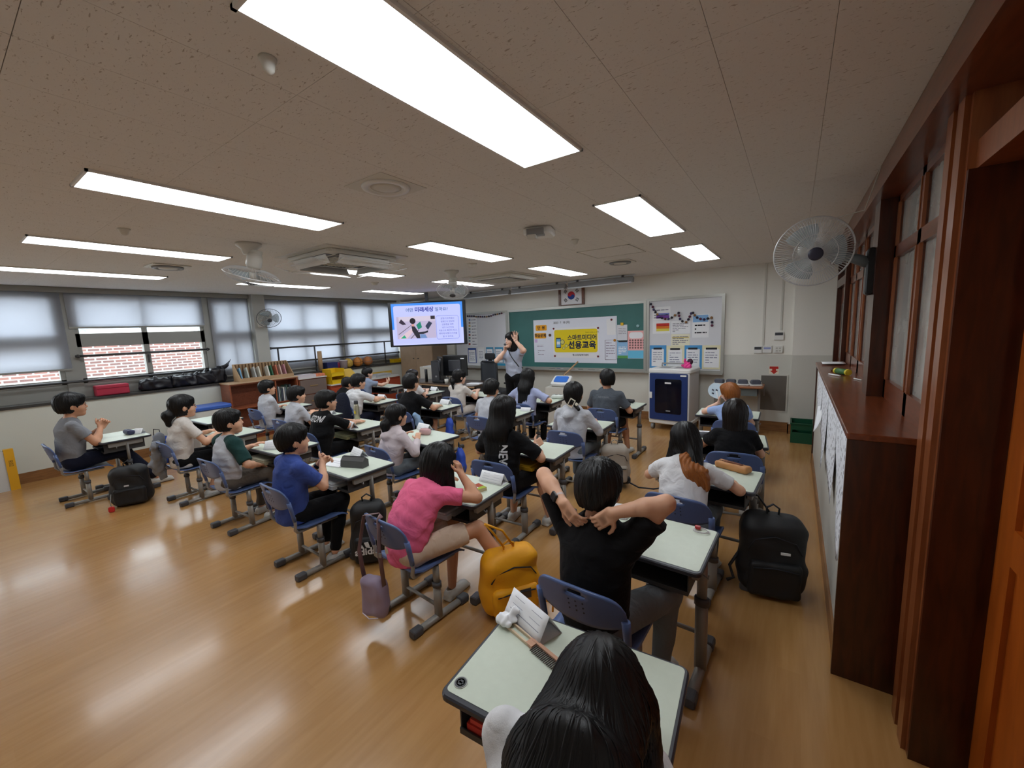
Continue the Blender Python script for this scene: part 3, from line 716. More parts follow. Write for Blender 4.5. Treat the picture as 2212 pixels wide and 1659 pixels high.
def hair_cap(F, C, R, s, style):
    g = lambda v: C+R@(np.array(v, float)*s)
    th = .004 if style == 'crop' else .009
    F.add(ell(g((0, -.016, .035)), np.array((.080+th, .098+th, .086+th))*s, R), .02)
    if style in ('short', 'crop', 'bowl'):
        F.add(ell(g((0, -.035, -.015)), np.array((.072+th*.6, .074+th*.6, .075))*s, R), .03)
        if style != 'crop': F.add(ell(g((0, .052, .068)), np.array((.066, .040, .030))*s, R), .025)
        for q in (-1, 1): F.cut.append(ell(g((q*.092, .012, -.035)), np.array((.034, .036, .045))*s, R))
        F.cut.append(plane(g((0, -.08, -.078 if style != 'crop' else -.06)), R@np.array((0, -.35, .95))*1.0) if False else ell(g((0, -.055, -.130)), np.array((.11, .105, .075))*s, R))
    else:
        F.add(ell(g((0, -.03, -.02)), np.array((.078, .082, .085))*s, R), .03)
        F.add(ell(g((0, .048, .066)), np.array((.066, .040, .028))*s, R), .025)
        if style == 'tied':
            for q in (-1, 1): F.cut.append(ell(g((q*.094, .006, -.022)), np.array((.032, .032, .036))*s, R))
            F.cut.append(ell(g((0, -.030, -.135)), np.array((.11, .10, .062))*s, R))
    F.cut.append(ell(g((0, .105, -.055)), np.array((.078, .066, .092))*s, R))
    F.cut.append(ell(g((0, .125, .01)), np.array((.060, .050, .050))*s, R))
def strands(C, R, amp=.0028, fr=34, seed=0):
    def f(p):
        q = (p-C)@R; a = np.arctan2(q[:, 0], -q[:, 1]+.02)
        return -amp*(.55*np.sin(a*fr+seed+5*np.sin(q[:, 2]*14+seed)*.4+6*q[:, 2])+.45*np.sin(a*fr*.41+1.7+9*q[:, 2]))
    return f
def grow_strands(F, P, crown, n, L, r, seed=0, grav=.55, steps=14):
    """fine locks combed over the hair surface, away from the crown and down"""
    rs = np.random.RandomState(seed); idx = rs.choice(len(P), n, replace=True); p = P[idx]+rs.normal(size=(n, 3))*.002
    ln = L*rs.uniform(.5, 1.15, n); path = []; e = .002; tw = rs.normal(size=(n, 3))*.12
    for k in range(steps):
        d = F(p); g = np.stack([F(p+np.array(v)*e)-d for v in ((1, 0, 0), (0, 1, 0), (0, 0, 1))], 1); g /= (np.linalg.norm(g, axis=1, keepdims=True)+1e-9)
        p = p-g*(np.clip(d-.0004, -.02, .02))[:, None]; path.append((p.copy(), g))
        v = p-crown; v /= (np.linalg.norm(v, axis=1, keepdims=True)+1e-9); v = v*(1-grav)+np.array([0, 0, -grav])+tw
        v = v-(v*g).sum(1, keepdims=True)*g; v /= (np.linalg.norm(v, axis=1, keepdims=True)+1e-9); p = p+v*(ln/steps)[:, None]
    V = []; Q = []; m = 3
    rad = r*np.sin(np.linspace(.25, 3.0, steps))**.7; wr_ = rs.uniform(.6, 1.5, n)
    for k in range(steps):
        c, g = path[k]; nx = path[min(k+1, steps-1)][0]-path[max(k-1, 0)][0]; nx /= (np.linalg.norm(nx, axis=1, keepdims=True)+1e-9); b = np.cross(nx, g); q = (rad[k]*wr_)[:, None]
        V.append(np.stack([c-b*q*1.3, c+g*q*.8, c+b*q*1.3], 1))
    V = np.stack(V, 0); W = np.arange(steps*n*m).reshape(steps, n, m)
    for j in range(m-1): Q.append(np.stack([W[:-1, :, j], W[:-1, :, j+1], W[1:, :, j+1], W[1:, :, j]], -1).reshape(-1, 4))
    return V.reshape(-1, 3), np.vstack(Q)
M_hair = mat('black_hair', rgb(12, 11, 12), .42, bump=.12, bscale=60, stretch=(9, 9, .5), spec=.3)
M_hair_br = mat('dark_brown_hair', rgb(24, 18, 17), .34, bump=.12, bscale=60, stretch=(9, 9, .5), spec=.3)
M_hair_or = mat('orange_dyed_hair', rgb(150, 88, 36), .4, bump=.9, bscale=34, stretch=(7, 7, .5), spec=.4, vary=.2, vscale=20)
M_skin = mat('skin_medium', rgb(214, 164, 134), .5, vary=.05, vscale=12, spec=.4)
M_skin_d = mat('skin_tan', rgb(198, 144, 112), .5, vary=.05, vscale=12, spec=.4)
M_skin_l = mat('skin_light', rgb(226, 182, 158), .5, vary=.05, vscale=12, spec=.4)
M_shoe = mat('white_indoor_shoe', rgb(200, 198, 192), .45)
M_eye = mat('eye_dark', rgb(25, 20, 20), .2)
M_lip = mat('lip', rgb(176, 104, 92), .5)
def fab(name, c, **k): return mat('fabric_'+name, rgb(*c), .85, bump=.25, bscale=350, sheen=.03, spec=.2, vary=.03, vscale=10, fold=.42, **k)
def shoe_mesh():
    F = Field(); F.add(ecap((0, -.055, .030), (0, .09, .026), .036, .040, V3(1, 0, 0), .72), .01).add(cap((0, -.05, .045), (0, -.04, .062), .034, .030), .03)
    F.add(rbox((0, .02, .012), (.038, .115, .012), .011), .008); F.keep.append(plane((0, 0, .001), (0, 0, -1))); F.cut.append(ell((0, -.035, .085), (.026, .045, .030)))
    P, Q = surfnet(F, .006); return to_mesh('shoe', P, Q, M_shoe)
SHOE = shoe_mesh()
SHIRTF = {}
def person(name, label, loc, rz, shirt, pants, hair='short', hair_m=None, skin=None, s=1.0, seat=.415, lean=(.06, .10, .16), tilt=0., twist=0.,
           head=(0, 0, 0), hands=None, hpose=None, elbows=None, knees=None, feet=None, sleeve=.62, shorts=False, res=1.0, extra_hair=None,
           long_sleeve=False, hood=False, headshift=(0, 0, 0), stand=False, wide=1.0, collar=False, seed=0, shirt_len=.0, back_print=None, ears=True, group='pupils at their desks', sleeve_m=None, hair_amp=.0018, strand=None, strand_len=None, strand_r=.0028):
    if strand is None: strand = int(420/res) if res < 1.12 else 0
    if strand_len is None: strand_len = .20 if hair == 'long' else .09
    skin = skin or M_skin; hair_m = hair_m or M_hair
    root = thing(name, label, 'person', (loc[0], loc[1], loc[2] if len(loc) > 2 else 0), rz, group)
    P = V3(0, 0, seat+.085*s)
    Tt = rotm(twist)
    def spine(a, sc): return V3(math.sin(tilt), math.sin(a), math.cos(a)*math.cos(tilt))*sc
    a1, a2, a3 = lean
    Wp = P+spine(a1, .155*s); Cp = Wp+spine(a2, .165*s); Np = Cp+spine(a3, .125*s)
    rt = Tt@V3(1, 0, 0); fw = Tt@V3(0, 1, 0); rt = nrm(rt-V3(0, 0, math.sin(tilt))*rt[0]*1.0) if tilt else rt
    up3 = nrm(Np-Cp); Sh = {q: Cp+up3*.062*s+rt*q*.142*s*wide for q in (-1, 1)}
    Rh = rotm(*head); Hc = Np+spine(a3*.6, .10*s)+V3(0, .012, 0)*s+np.array(headshift, float)+Rh@V3(0, .012, .035)*s
    HS = s*1.12 if not stand else s*1.04
    # arms
    L1, L2 = .250*s, .212*s
    hands = hands or {}; A = {}
    for q in (-1, 1):
        T = hands.get(q, V3(q*.10, .28, .695)) ; hint = (elbows or {}).get(q, V3(q*.8, -.25, -.9))
        E, T2 = ik(Sh[q], T, L1, L2, hint); A[q] = (Sh[q], E, T2)
    # legs
    hip = {q: P+V3(q*.078*s, .01, -.01) for q in (-1, 1)}; LG = {}
    for q in (-1, 1):
        if stand: kn = V3(q*.09, .01, .46*s); an = V3(q*.10, -.01, .07)
        else:
            kn = np.array((knees or {}).get(q, V3(q*.10, .37*s, seat+.075*s)), float)
            an = np.array((feet or {}).get(q, V3(q*.10, .33*s, .075)), float)
        if feet and stand: an = np.array(feet[q], float)
        LG[q] = (hip[q], kn, an)
    # ------- body (one continuous skin surface)
    B = Field()
    for f, k in head_prims(Hc, Rh, HS): B.add(f, k)
    B.add(cap(Np-up3*.04*s, Hc+Rh@V3(0, -.022, -.06)*s, .044*s, .043*s), .022)
    B.add(ecap(Cp, Np-up3*.055*s, .112*s, .052*s, rt, .62), .04).add(ecap(P, Cp, .105*s, .118*s, rt, .66), .05)
    patches = []
    for q in (-1, 1):
        S, E, T = A[q]; B.add(cap(S, E, .041*s, .034*s), .03).add(cap(E, E*.62+T*.38, .034*s, .036*s), .02).add(cap(E*.62+T*.38, T, .035*s, .0235*s), .02)
        hp = dict(d=nrm(T-E), n=V3(0, 0, -1), curl=.25); hp.update((hpose or {}).get(q, {}))
        pr = hand_prims(T, hp['d'], hp['n'], q, s*1.0, hp.get('curl', .25), hp.get('spread', .12), hp.get('thumb', .5))
        for f, k in pr: B.add(f, k)
        lo = np.min([f.bb[0] for f, k in pr], 0)-.03; hi = np.max([f.bb[1] for f, k in pr], 0)+.03; patches.append((lo, hi, .0045*max(1, res*.95)))
        h_, k_, a_ = LG[q]; B.add(cap(h_, k_, .070*s, .050*s), .03).add(cap(k_, k_*.6+a_*.4, .048*s, .049*s), .02).add(cap(k_*.6+a_*.4, a_, .047*s, .030*s), .02)
    patches.append((Hc-.15*HS-.012, Hc+.15*HS+.012, .0052*res))
    Pm, Qm = merged(B, .0125*max(1, res*.9), patches)
    body = link('body', to_mesh('body', Pm, Qm, skin), root)
    # eyes, brows, lips
    g = lambda v: Hc+Rh@(np.array(v, float)*HS)
    for q in (-1, 1):
        e = MB(); e.lathe([(.0001, .004), (.006, .003), (.009, 0), (.006, -.003), (.0001, -.004)], 10, g((q*.029, .0785, -.003)), Matrix(Rh.tolist()) @ Matrix(((1.25, 0, 0), (0, 0, .55), (0, .55, 0)))).obj('eye', M_eye, root)
    for q in (-1, 1): MB().tube([g((q*.016, .0835, .019)), g((q*.030, .0815, .023)), g((q*.045, .073, .018))], [.0022, .0028, .0015], 6).obj('eyebrow', hair_m, root)
    # ------- shirt
    T = Field(); th = .016*s
    T.add(ecap(Cp+up3*.005*s, Np-up3*.052*s, .125*s*wide+th, .060*s+th, rt, .62), .05).add(ecap(Wp, Cp, .112*s*wide+th*1.4, .122*s*wide+th, rt, .68), .06).add(ecap(P+V3(0, 0, -.03*s-shirt_len), Wp, .130*s*wide+th, .114*s*wide+th*1.4, rt, .74), .06)
    for q in (-1, 1):
        S, E, W_ = A[q]; S2 = S+rt*q*.004*s
        if long_sleeve:
            T.add(cap(S2, E, .050*s+.004, .042*s), .035).add(cap(E, E*.15+W_*.85, .043*s, .034*s), .02)
        else:
            e2 = S2+(E-S2)*(sleeve+.12 if not sleeve_m else .2); T.add(cap(S2, e2, .050*s+.004, .056*s if not sleeve_m else .046*s), .035)
            ax = nrm(E-S2); ec = S2+(E-S2)*sleeve
            sel = armcut(ec, ax, .085*s)
            T.cut.append(sel)
    T.disp = (lambda w1, w2: (lambda p: np.minimum(w1(p)+w2(p), .003)))(wrinkle(seed+3, .006, 24, (1, 1, 1.7)), wrinkle(seed+9, .009, 11))
    T.cut.append(cap(Np-up3*.022*s, Np+up3*.1*s, .048*s, .056*s))
    if not stand: T.keep.append(plane(P+V3(0, 0, -.075*s), (0, 0, -1)))
    else: T.keep.append(plane(P+V3(0, 0, -.02-shirt_len*.4), (0, 0, -1)))
    if hood:
        hb = Np+V3(0, -.045, -.005)*s-fw*.02
        T.add(ecap(hb+rt*.07*s+fw*.05, hb-fw*.045+V3(0, 0, -.05), .038*s, .045*s, V3(1, 0, 0), .8), .03).add(ecap(hb-rt*.07*s+fw*.05, hb-fw*.045+V3(0, 0, -.05), .038*s, .045*s, V3(1, 0, 0), .8), .03).add(cap(hb-fw*.05+V3(0, 0, -.06), hb-fw*.045+V3(0, 0, -.09), .05*s, .035*s), .03)
    so = sdf_obj('shirt', T, .0095*max(1, res*.95), shirt, root); so['label'] = label.split(' sitting')[0][:60]; del so['label']
    if sleeve_m:
        for q in (-1, 1):
            SF = Field(); S, E, W_ = A[q]; S2 = S+rt*q*.004*s; e2 = S2+(E-S2)*(sleeve+.12); SF.add(cap(S2-rt*q*.06*s+up3*.025*s, S2, .062*s, .066*s), .02).add(cap(S2, e2, .066*s, .062*s), .02)
            ax = nrm(E-S2); ec = S2+(E-S2)*(sleeve+.02)
            SF.cut.append(armcut(ec, ax, .09*s)); SF.disp = wrinkle(seed+3, .004, 24); SF.cut.append(cap(Np-up3*.012*s, Np+up3*.1*s, .050*s, .056*s)); sdf_obj('sleeve', SF, .0095, sleeve_m, root)
    if collar:
        F = Field(); F.add(cap(Np+up3*.012*s+rt*.05*s, Np+up3*.012*s-fw*.05*s, .016*s, .016*s), .02).add(cap(Np+up3*.012*s-rt*.05*s, Np+up3*.012*s-fw*.05*s, .016*s, .016*s), .02)
        F.add(cap(Np+rt*.05*s, Np-up3*.03*s+fw*.06*s, .016*s, .012*s), .02).add(cap(Np-rt*.05*s, Np-up3*.03*s+fw*.06*s, .016*s, .012*s), .02); sdf_obj('collar', F, .006, shirt, root)
    # ------- trousers
    G = Field(); G.add(ecap(P+V3(-.05*s, 0, -.005), P+V3(.05*s, 0, -.005), .098*s, .098*s, V3(0, 0, 1), 1.0), .03)
    for q in (-1, 1):
        h_, k_, a_ = LG[q]
        if shorts:
            kk = h_+(k_-h_)*.93; G.add(cap(h_, kk, .084*s, .070*s), .03)
            G.cut.append(armcut(h_+(k_-h_)*.80, nrm(k_-h_), .105*s))
        else:
            G.add(cap(h_, k_, .082*s, .064*s), .03).add(cap(k_, k_+(a_-k_)*.90, .062*s, .048*s), .03)
    G.disp = (lambda w1: (lambda p: np.minimum(w1(p), .003)))(wrinkle(seed+5, .007, 20))
    if not stand: G.keep.append(plane((0, 0, seat-.004), (0, 0, -1))) if False else None
    sdf_obj('trousers' if not shorts else 'shorts', G, .0115*max(1, res*.95), pants, root)
    # ------- shoes
    for q in (-1, 1):
        h_, k_, a_ = LG[q]; fy = math.atan2(-(a_[0]-0)*.0+0, 1)
        o = link('shoe', SHOE, root, (a_[0], a_[1]+.02, max(0, a_[2]-.075)), (0, 0, -q*.12)); o.scale = (s, s*1.02, s)
    # ------- hair
    if hair:
        Hf = Field(); hair_cap(Hf, Hc, Rh, HS, hair)
        Hf.disp = strands(Hc, Rh, hair_amp, 34, seed)
        if extra_hair: extra_hair(Hf, Hc, Rh, HS, Np)
        if hair != 'long' or stand: Hf.cut.append(ell(Hc+Rh@V3(0, .10, -.07)*HS, np.array((.062, .085, .11))*HS, Rh))
        Ph, Qh = surfnet(Hf, .0062*res)
        if strand:
            Ps, Qs = grow_strands(Hf, Ph, Hc+Rh@V3(0, -.045, .10)*HS, strand, strand_len, strand_r, seed); Qh = np.vstack([Qh, Qs+len(Ph)]); Ph = np.vstack([Ph, Ps])
        link('hair', to_mesh('hair', Ph, Qh, hair_m), root)
    info = dict(root=root, Hc=Hc, Rh=Rh, HS=HS, P=P, Np=Np, Cp=Cp, Wp=Wp, A=A, T=T, rt=rt, fw=fw, up=up3, s=s, LG=LG)
    return info
def shrink_print(info, txt, size, m, zoff, bold=.0, xoff=0., name='shirt_print', rot=0., tall=1.0):
    """lettering laid on the back of the shirt"""
    cu = bpy.data.curves.new('t', 'FONT'); cu.body = txt; cu.size = size; cu.align_x = 'CENTER'; cu.align_y = 'CENTER'; cu.offset = bold*size; cu.resolution_u = 2
    to = bpy.data.objects.new('t', cu); COL.objects.link(to); me = bpy.data.meshes.new_from_object(to); bpy.data.objects.remove(to)
    n = len(me.vertices); co = np.zeros(n*3); me.vertices.foreach_get('co', co); co = co.reshape(-1, 3)
    bm = bmesh.new(); bm.from_mesh(me); bmesh.ops.triangulate(bm, faces=bm.faces); bmesh.ops.subdivide_edges(bm, edges=[e for e in bm.edges if e.calc_length() > size*.2], cuts=1); bm.to_mesh(me); bm.free()
    n = len(me.vertices); co = np.zeros(n*3); me.vertices.foreach_get('co', co); co = co.reshape(-1, 3)
    c, sn = math.cos(rot), math.sin(rot); x = co[:, 0]*c-co[:, 1]*tall*sn; z = co[:, 0]*sn+co[:, 1]*tall*c
    up = nrm(info['Np']-info['Wp']); p = info['Cp']+up*zoff-info['fw']*.30+np.outer(x+xoff, info['rt'])+np.outer(z, up)
    for _ in range(40): p = p+info['fw']*np.clip(info['T'](p)-.0025, -.05, .05)[:, None]*.8
    me.vertices.foreach_set('co', p.astype(f4).ravel()); me.update(); me.materials.clear(); me.materials.append(m)
    return link(name, me, info['root'])
def glasses(info, m):
    g = lambda v: info['Hc']+info['Rh']@(np.array(v, float)*info['HS'])
    b = MB()
    for q in (-1, 1):
        b.tube([g((q*.031+.021*math.cos(a), .090-.004*abs(math.cos(a)), -.003+.017*math.sin(a))) for a in np.linspace(0, 6.283, 15)], .0016, 5)
        b.tube([g((q*.052, .086, .002)), g((q*.074, .05, .004)), g((q*.080, .0, .0)), g((q*.078, -.012, -.01))], .0015, 5)
    b.tube([g((-.010, .092, -.002)), g((0, .095, 0)), g((.010, .092, -.002))], .0014, 5); b.obj('glasses', m, info['root'])
# ---------------------------------------------------------------- the class
K_white = fab('white', (216, 216, 218)); K_grey = fab('grey', (130, 132, 138)); K_lgrey = fab('light_grey', (188, 190, 197)); K_cream = fab('cream', (206, 199, 192))
K_black = fab('black', (12, 12, 15)); K_navy = fab('navy', (20, 24, 42)); K_pink = fab('pink', (228, 104, 142)); K_blue = fab('blue', (58, 78, 146)); K_dgrey = fab('charcoal', (84, 90, 98))
K_lblue = fab('light_blue', (150, 174, 220)); K_lav = fab('lavender', (166, 174, 208)); K_green = fab('dark_green', (30, 62, 60)); K_pale = fab('pale_pink', (204, 192, 196)); K_khaki = fab('khaki', (92, 84, 76))
K_jean = fab('grey_denim', (108, 116, 122)); K_gblue = fab('grey_blue', (138, 150, 172)); K_beige = fab('beige', (206, 182, 160)); K_maroon = fab('maroon', (120, 46, 54))
def long_hair(L, w=.085, w2=.075, flat=.42, back=.085, side=0., shift=0., fwd=0.):
    def f(F, Hc, Rh, s, Np):
        rt = Rh@V3(1, 0, 0); a = Hc+Rh@V3(0, -.055, -.01)*s; b = V3(Np[0]+shift*.5, min(Np[1], Hc[1])-back, Np[2]+.01)
        c = V3(Np[0]+shift, b[1]-.02+fwd, Np[2]-L)
        F.add(ecap(a, b, w*s, w*s, rt, flat+.25), .03).add(ecap(b, c, w*s, w2*s, rt, flat), .03)
        for q in (-1, 1): F.add(cap(Hc+Rh@V3(q*.070, -.02, .0)*s, V3(Np[0]+q*.080, Np[1]-.03, Np[2]+.02), .028*s, .026*s), .03)
    return f
def pony(L, r=.03, low=True):
    def f(F, Hc, Rh, s, Np):
        a = Hc+Rh@V3(0, -.095, -.03 if low else .02)*s; b = a+V3(0, -.035, -.04); c = V3(a[0]*.6, b[1]-.005, a[2]-L)
        F.add(cap(a, b, r*.75, r*1.1), .02).add(cap(b, c, r*1.1, r*.6), .02)
    return f
def bob(F, Hc, Rh, s, Np):
    rt = Rh@V3(1, 0, 0); F.add(ecap(Hc+Rh@V3(0, -.03, .0)*s, Hc+Rh@V3(0, -.025, -.125)*s, .092*s, .090*s, rt, .86), .03)
    F.cut.append(ell(Hc+Rh@V3(0, .085, -.07)*s, np.array((.06, .09, .12))*s, Rh))
# desks: centre x, y, rotation (degrees)
DESK = dict(P7=(-.535, 1.0, 4), P6=(-.605, 2.01, -2), P8=(-.47, 3.08, -4), P9=(-.48, 4.12, 6), P10=(-.605, 5.27, 1), P5=(-1.92, 2.02, 2), P14=(-1.915, 3.05, 2), P12=(-1.93, 4.09, 1), P11=(-1.945, 5.32, 0),
            P4=(-3.07, 1.95, -2), P18=(-3.18, 2.9, -5), P15=(-3.115, 4.3, -1), P13=(-3.135, 5.22, 2), P3=(-4.29, 1.97, 3), P19=(-4.38, 2.94, -1), P17=(-4.325, 4.21, 2), P16=(-4.42, 5.33, 0),
            P2=(-5.49, 1.97, 3), P20=(-5.5, 3.04, 2), P22=(-5.65, 4.17, 2), P25=(-5.55, 5.15, 2), P1=(-6.65, 1.23, 0), P0=(-6.64, 2.23, 2), P21=(-6.72, 3.28, 2), P23=(-6.75, 4.28, 1), P24=(-7.02, 5.5, 2))
DLAB = dict(P7='nearest pale green desk with a comb and folded name card, cut by the frame', P6='pale green desk with earphones, right of the pupil in black with raised elbows', P8='desk with a tan pencil case, before the girl with orange hair ends',
            P9='desk in front of the black bob haircut by the low wall', P10='desk under the orange-haired pupil beside the blue charging cabinet', P5='desk with a card box, in front of the pink shirt', P14='empty-topped desk with a yellow book in its tray',
            P12='desk in front of the pupil with the big white hair clip', P11='desk with a dark cap, nearest the blue charging cabinet on its left', P4='desk with a dark grey pencil case, in front of the royal blue shirt', P18='desk with a pink pouch and white card, in front of the pale pink hood',
            P15='desk with an open booklet, right of the light grey shirt', P13='desk with a clear bag in front of the lavender shirt', P3='desk with a black neon-trimmed case and folded paper, in front of the green raglan sleeves', P19='desk with a steel bottle, under the outstretched hands of the black lettered shirt',
            P17='desk with a white card, at the right hand of the black plain shirt', P16='desk in front of the low ponytail with the cream shirt', P2='desk with a grey eraser, in front of the glasses and ponytail near the windows', P20='desk with a white tent card, in front of the grey polo collar',
            P22='desk under the stretched arms of the white shirt', P25='desk with a tent card and black notebook at the teacher table', P1='desk with a navy pencil case, leftmost in the room', P0='empty desk by the bookshelf, between the ponytail and the blue lidded box', P21='desk in front of the loose grey long shirt by the bookshelf',
            P23='desk mostly hidden behind the white shirt, near the yellow trays', P24='desk farthest left in front, near the red cabinet')
for k, (x, y, r) in DESK.items(): place_desk(x, y, math.radians(r), DLAB[k])
ADJ = dict(P1=(0, .035, 1.077), P2=(-.046, .15, 1.0), P3=(-.02, .16, .925), P4=(-.037, .19, .92), P5=(-.018, .16, .93), P6=(-.082, .12, .985), P7=(.105, .12, 1.0), P8=(-.02, .10, .92), P9=(.063, .07, .89), P10=(.112, .05, .87), P11=(-.028, .033, 1.002), P12=(.046, 0, .988),
           P13=(-.043, .048, .985), P14=(-.054, .07, 1.02), P15=(-.02, .03, .943), P16=(-.162, .13, .934), P17=(-.117, .12, 1.013), P18=(0, .09, .86), P19=(-.061, .13, .95), P20=(.03, 0, .912), P21=(.016, .02, .915), P22=(-.055, .09, .966), P23=(.2, -.08, .86), P24=(-.105, .17, .89), P25=(.027, .02, .91))
def pupil(k, label, shirt, pants, dx=0., dy=0., rz=0., chair=None, crz=None, **kw):
    x, y, r = DESK[k]; r = math.radians(r); dx += ADJ[k][0]; dy += ADJ[k][1]; kw['s'] = ADJ[k][2]
    n = np.array([math.sin(r), -math.cos(r)])*(.225+.11+dy)+np.array([math.cos(r), math.sin(r)])*dx
    if chair:
        c = np.array([math.sin(r), -math.cos(r)])*(.225+.035+min(dy, .16)*.8)+np.array([math.cos(r), math.sin(r)])*dx
        o = place_chair(x+c[0], y+c[1], r+rz if crz is None else crz, chair); o.scale = (1, 1, .92)
    return person('person', label, (x+n[0], y+n[1]), r+rz, shirt, pants, seat=.385, **kw)
H = lambda *a: V3(*a)
I = {}
I['P1'] = pupil('P1', 'boy in a grey T-shirt with clasped hands, leftmost by the windows', K_grey, K_navy, chair='chair under the boy in the grey T-shirt, leftmost', s=1.08, skin=M_skin_d, lean=(.0, .08, .16), head=(-.12, -.02, 0), hair='bowl', dy=.04,
    hands={1: H(.03, .26, .80), -1: H(-.02, .27, .79)}, elbows={1: H(.5, .2, -.9), -1: H(-.5, .2, -.9)}, hpose={1: dict(d=H(-.3, .5, .8), n=H(-1, 0, 0), curl=.6), -1: dict(d=H(.3, .5, .8), n=H(1, 0, 0), curl=.6)},
    feet={1: H(.10, .66, .08), -1: H(-.10, .62, .075)}, knees={1: H(.12, .40, .50), -1: H(-.1, .40, .48)}, seed=1)
glasses(I['P1'], mat('thin_glasses', rgb(60, 50, 48), .3, .5))
I['P2'] = pupil('P2', 'girl with glasses and a full ponytail in a cream shirt with red trim', K_cream, K_black, chair='chair with a grey jacket on it, under the girl with glasses', s=1.02, skin=M_skin, lean=(.05, .12, .2), head=(-.25, -.05, 0), hair='tied', extra_hair=pony(.13, .052),
    hands={1: H(.12, .33, .70), -1: H(-.10, .34, .70)}, shorts=True, feet={1: H(.1, .2, .075), -1: H(-.1, .45, .075)}, seed=2)
glasses(I['P2'], mat('thin_glasses', rgb(60, 50, 48), .3, .5))
I['P3'] = pupil('P3', 'boy in a grey and dark green raglan shirt, in the first line of seats', K_lgrey, K_khaki, chair='chair under the boy in the green raglan shirt', s=.99, lean=(.02, .1, .2), head=(-.5, -.1, 0), sleeve_m=K_green, sleeve=.85,
    hands={1: H(.15, .20, .565), -1: H(-.1, .28, .70)}, elbows={1: H(.9, -.5, -.3), -1: H(-.8, -.2, -.8)}, feet={1: H(.12, .28, .075), -1: H(-.1, .30, .075)}, seed=3)
I['P4'] = pupil('P4', 'boy in a royal blue T-shirt with hands together over his desk', K_blue, K_black, chair='chair under the boy in the royal blue T-shirt', s=.99, lean=(.0, .1, .2), head=(-.35, -.05, 0), sleeve=.72, wide=1.06, hair='bowl', res=.85, dx=.08,
    hands={1: H(.06, .235, .775), -1: H(.0, .25, .765)}, elbows={1: H(.5, .1, -.9), -1: H(-.5, .1, -.9)}, hpose={1: dict(d=H(-.5, .7, .45), n=H(-.8, -.3, -.3), curl=.75), -1: dict(d=H(.6, .6, .4), n=H(.8, -.3, -.3), curl=.6)},
    feet={1: H(.14, .22, .075), -1: H(-.06, .26, .075)}, seed=4)
I['P5'] = pupil('P5', 'girl in a pink T-shirt leaning on her desk, dark hair falling forward', K_pink, K_beige, chair='chair with a lilac bag strap over its back, under the girl in pink', dx=.04, dy=.02, rz=-.12, s=1.0, skin=M_skin_d, lean=(.28, .62, .8), head=(.15, .6, .1), hair='long', res=.8, strand=900, shorts=True,
    extra_hair=lambda F, Hc, Rh, s, Np: [F.add(ecap(Hc+Rh@V3(0, -.05, -.02)*s, Hc+V3(0, -.055, -.17), .088*s, .098*s, V3(1, 0, 0), .62), .03), F.add(cap(Hc+Rh@V3(.07, .0, .0)*s, Hc+V3(.115, .01, -.22), .035, .022), .03), F.add(cap(Hc+Rh@V3(-.07, .0, .0)*s, Hc+V3(-.10, .0, -.20), .035, .022), .03), F.add(cap(Hc+V3(.06, -.06, -.12), Hc+V3(.085, -.075, -.25), .022, .008), .02), F.add(cap(Hc+V3(-.03, -.07, -.12), Hc+V3(-.04, -.10, -.22), .022, .008), .02)],
    hands={1: H(.14, .36, .84), -1: H(-.16, .42, .70)}, elbows={1: H(1.0, .15, -.45), -1: H(-.8, 0, -.6)}, hpose={1: dict(d=H(-.5, .1, .85), n=H(-.8, -.2, 0), curl=.5)},
    knees={1: H(.24, .38, .50), -1: H(-.02, .40, .48)}, feet={1: H(.42, .52, .12), -1: H(.05, .30, .075)}, seed=5)
I['P6'] = pupil('P6', 'boy in a black T-shirt with both hands behind his head and elbows raised', K_black, K_jean, chair='chair with dotted back, under the boy with raised elbows', s=1.05, dx=.02, lean=(-.02, .06, .16), head=(.02, .12, .02), hair='bowl', res=.75, strand=1100, sleeve=.66, wide=1.08,
    hands={1: H(.112, -.05, .995), -1: H(-.118, -.055, .985)}, elbows={1: H(1.0, .35, .75), -1: H(-.85, .35, 1.0)}, hpose={1: dict(d=H(-.72, -.12, -.62), n=H(-.1, .95, .1), curl=.42), -1: dict(d=H(.72, -.12, -.62), n=H(.1, .95, .1), curl=.42)},
    knees={1: H(.22, .34, .46), -1: H(-.16, .34, .46)}, feet={1: H(.20, .30, .075), -1: H(-.24, .16, .075)}, seed=6)
I['P7'] = pupil('P7', 'girl with long black hair in a white shirt bent over the nearest desk', K_white, K_navy, chair='chair under the girl at the nearest desk, mostly out of frame', dx=.05, dy=.02, s=1.08, lean=(.15, .38, .6), headshift=(.03, .045, -.14), head=(.15, .75, -.1), hair='long', res=.7, hair_amp=.0018, strand=1500, strand_len=.3, strand_r=.0024,
    extra_hair=lambda F, Hc, Rh, s, Np: [F.add(ecap(Hc+Rh@V3(0, -.05, .0)*s, Np+V3(.02, -.075, -.03), .10*s, .112*s, V3(1, 0, 0), .62), .03), F.add(ecap(Np+V3(.02, -.075, -.03), Np+V3(.02, -.15, -.28), .112*s, .10*s, V3(1, 0, 0), .42), .04), F.add(cap(Hc+Rh@V3(.075, .0, .0)*s, Hc+V3(.11, .02, -.22), .045, .035), .03), F.add(cap(Hc+Rh@V3(-.07, -.02, .0)*s, Np+V3(-.09, -.03, -.05), .045, .035), .03), F.add(cap(Np+V3(-.08, -.03, -.03), Np+V3(-.19, -.01, -.10), .022, .004), .02), F.add(cap(Np+V3(-.08, -.05, -.06), Np+V3(-.17, -.06, -.16), .02, .004), .02)],
    hands={1: H(.12, .36, .70), -1: H(-.10, .36, .70)}, long_sleeve=True, wide=1.08, seed=7)
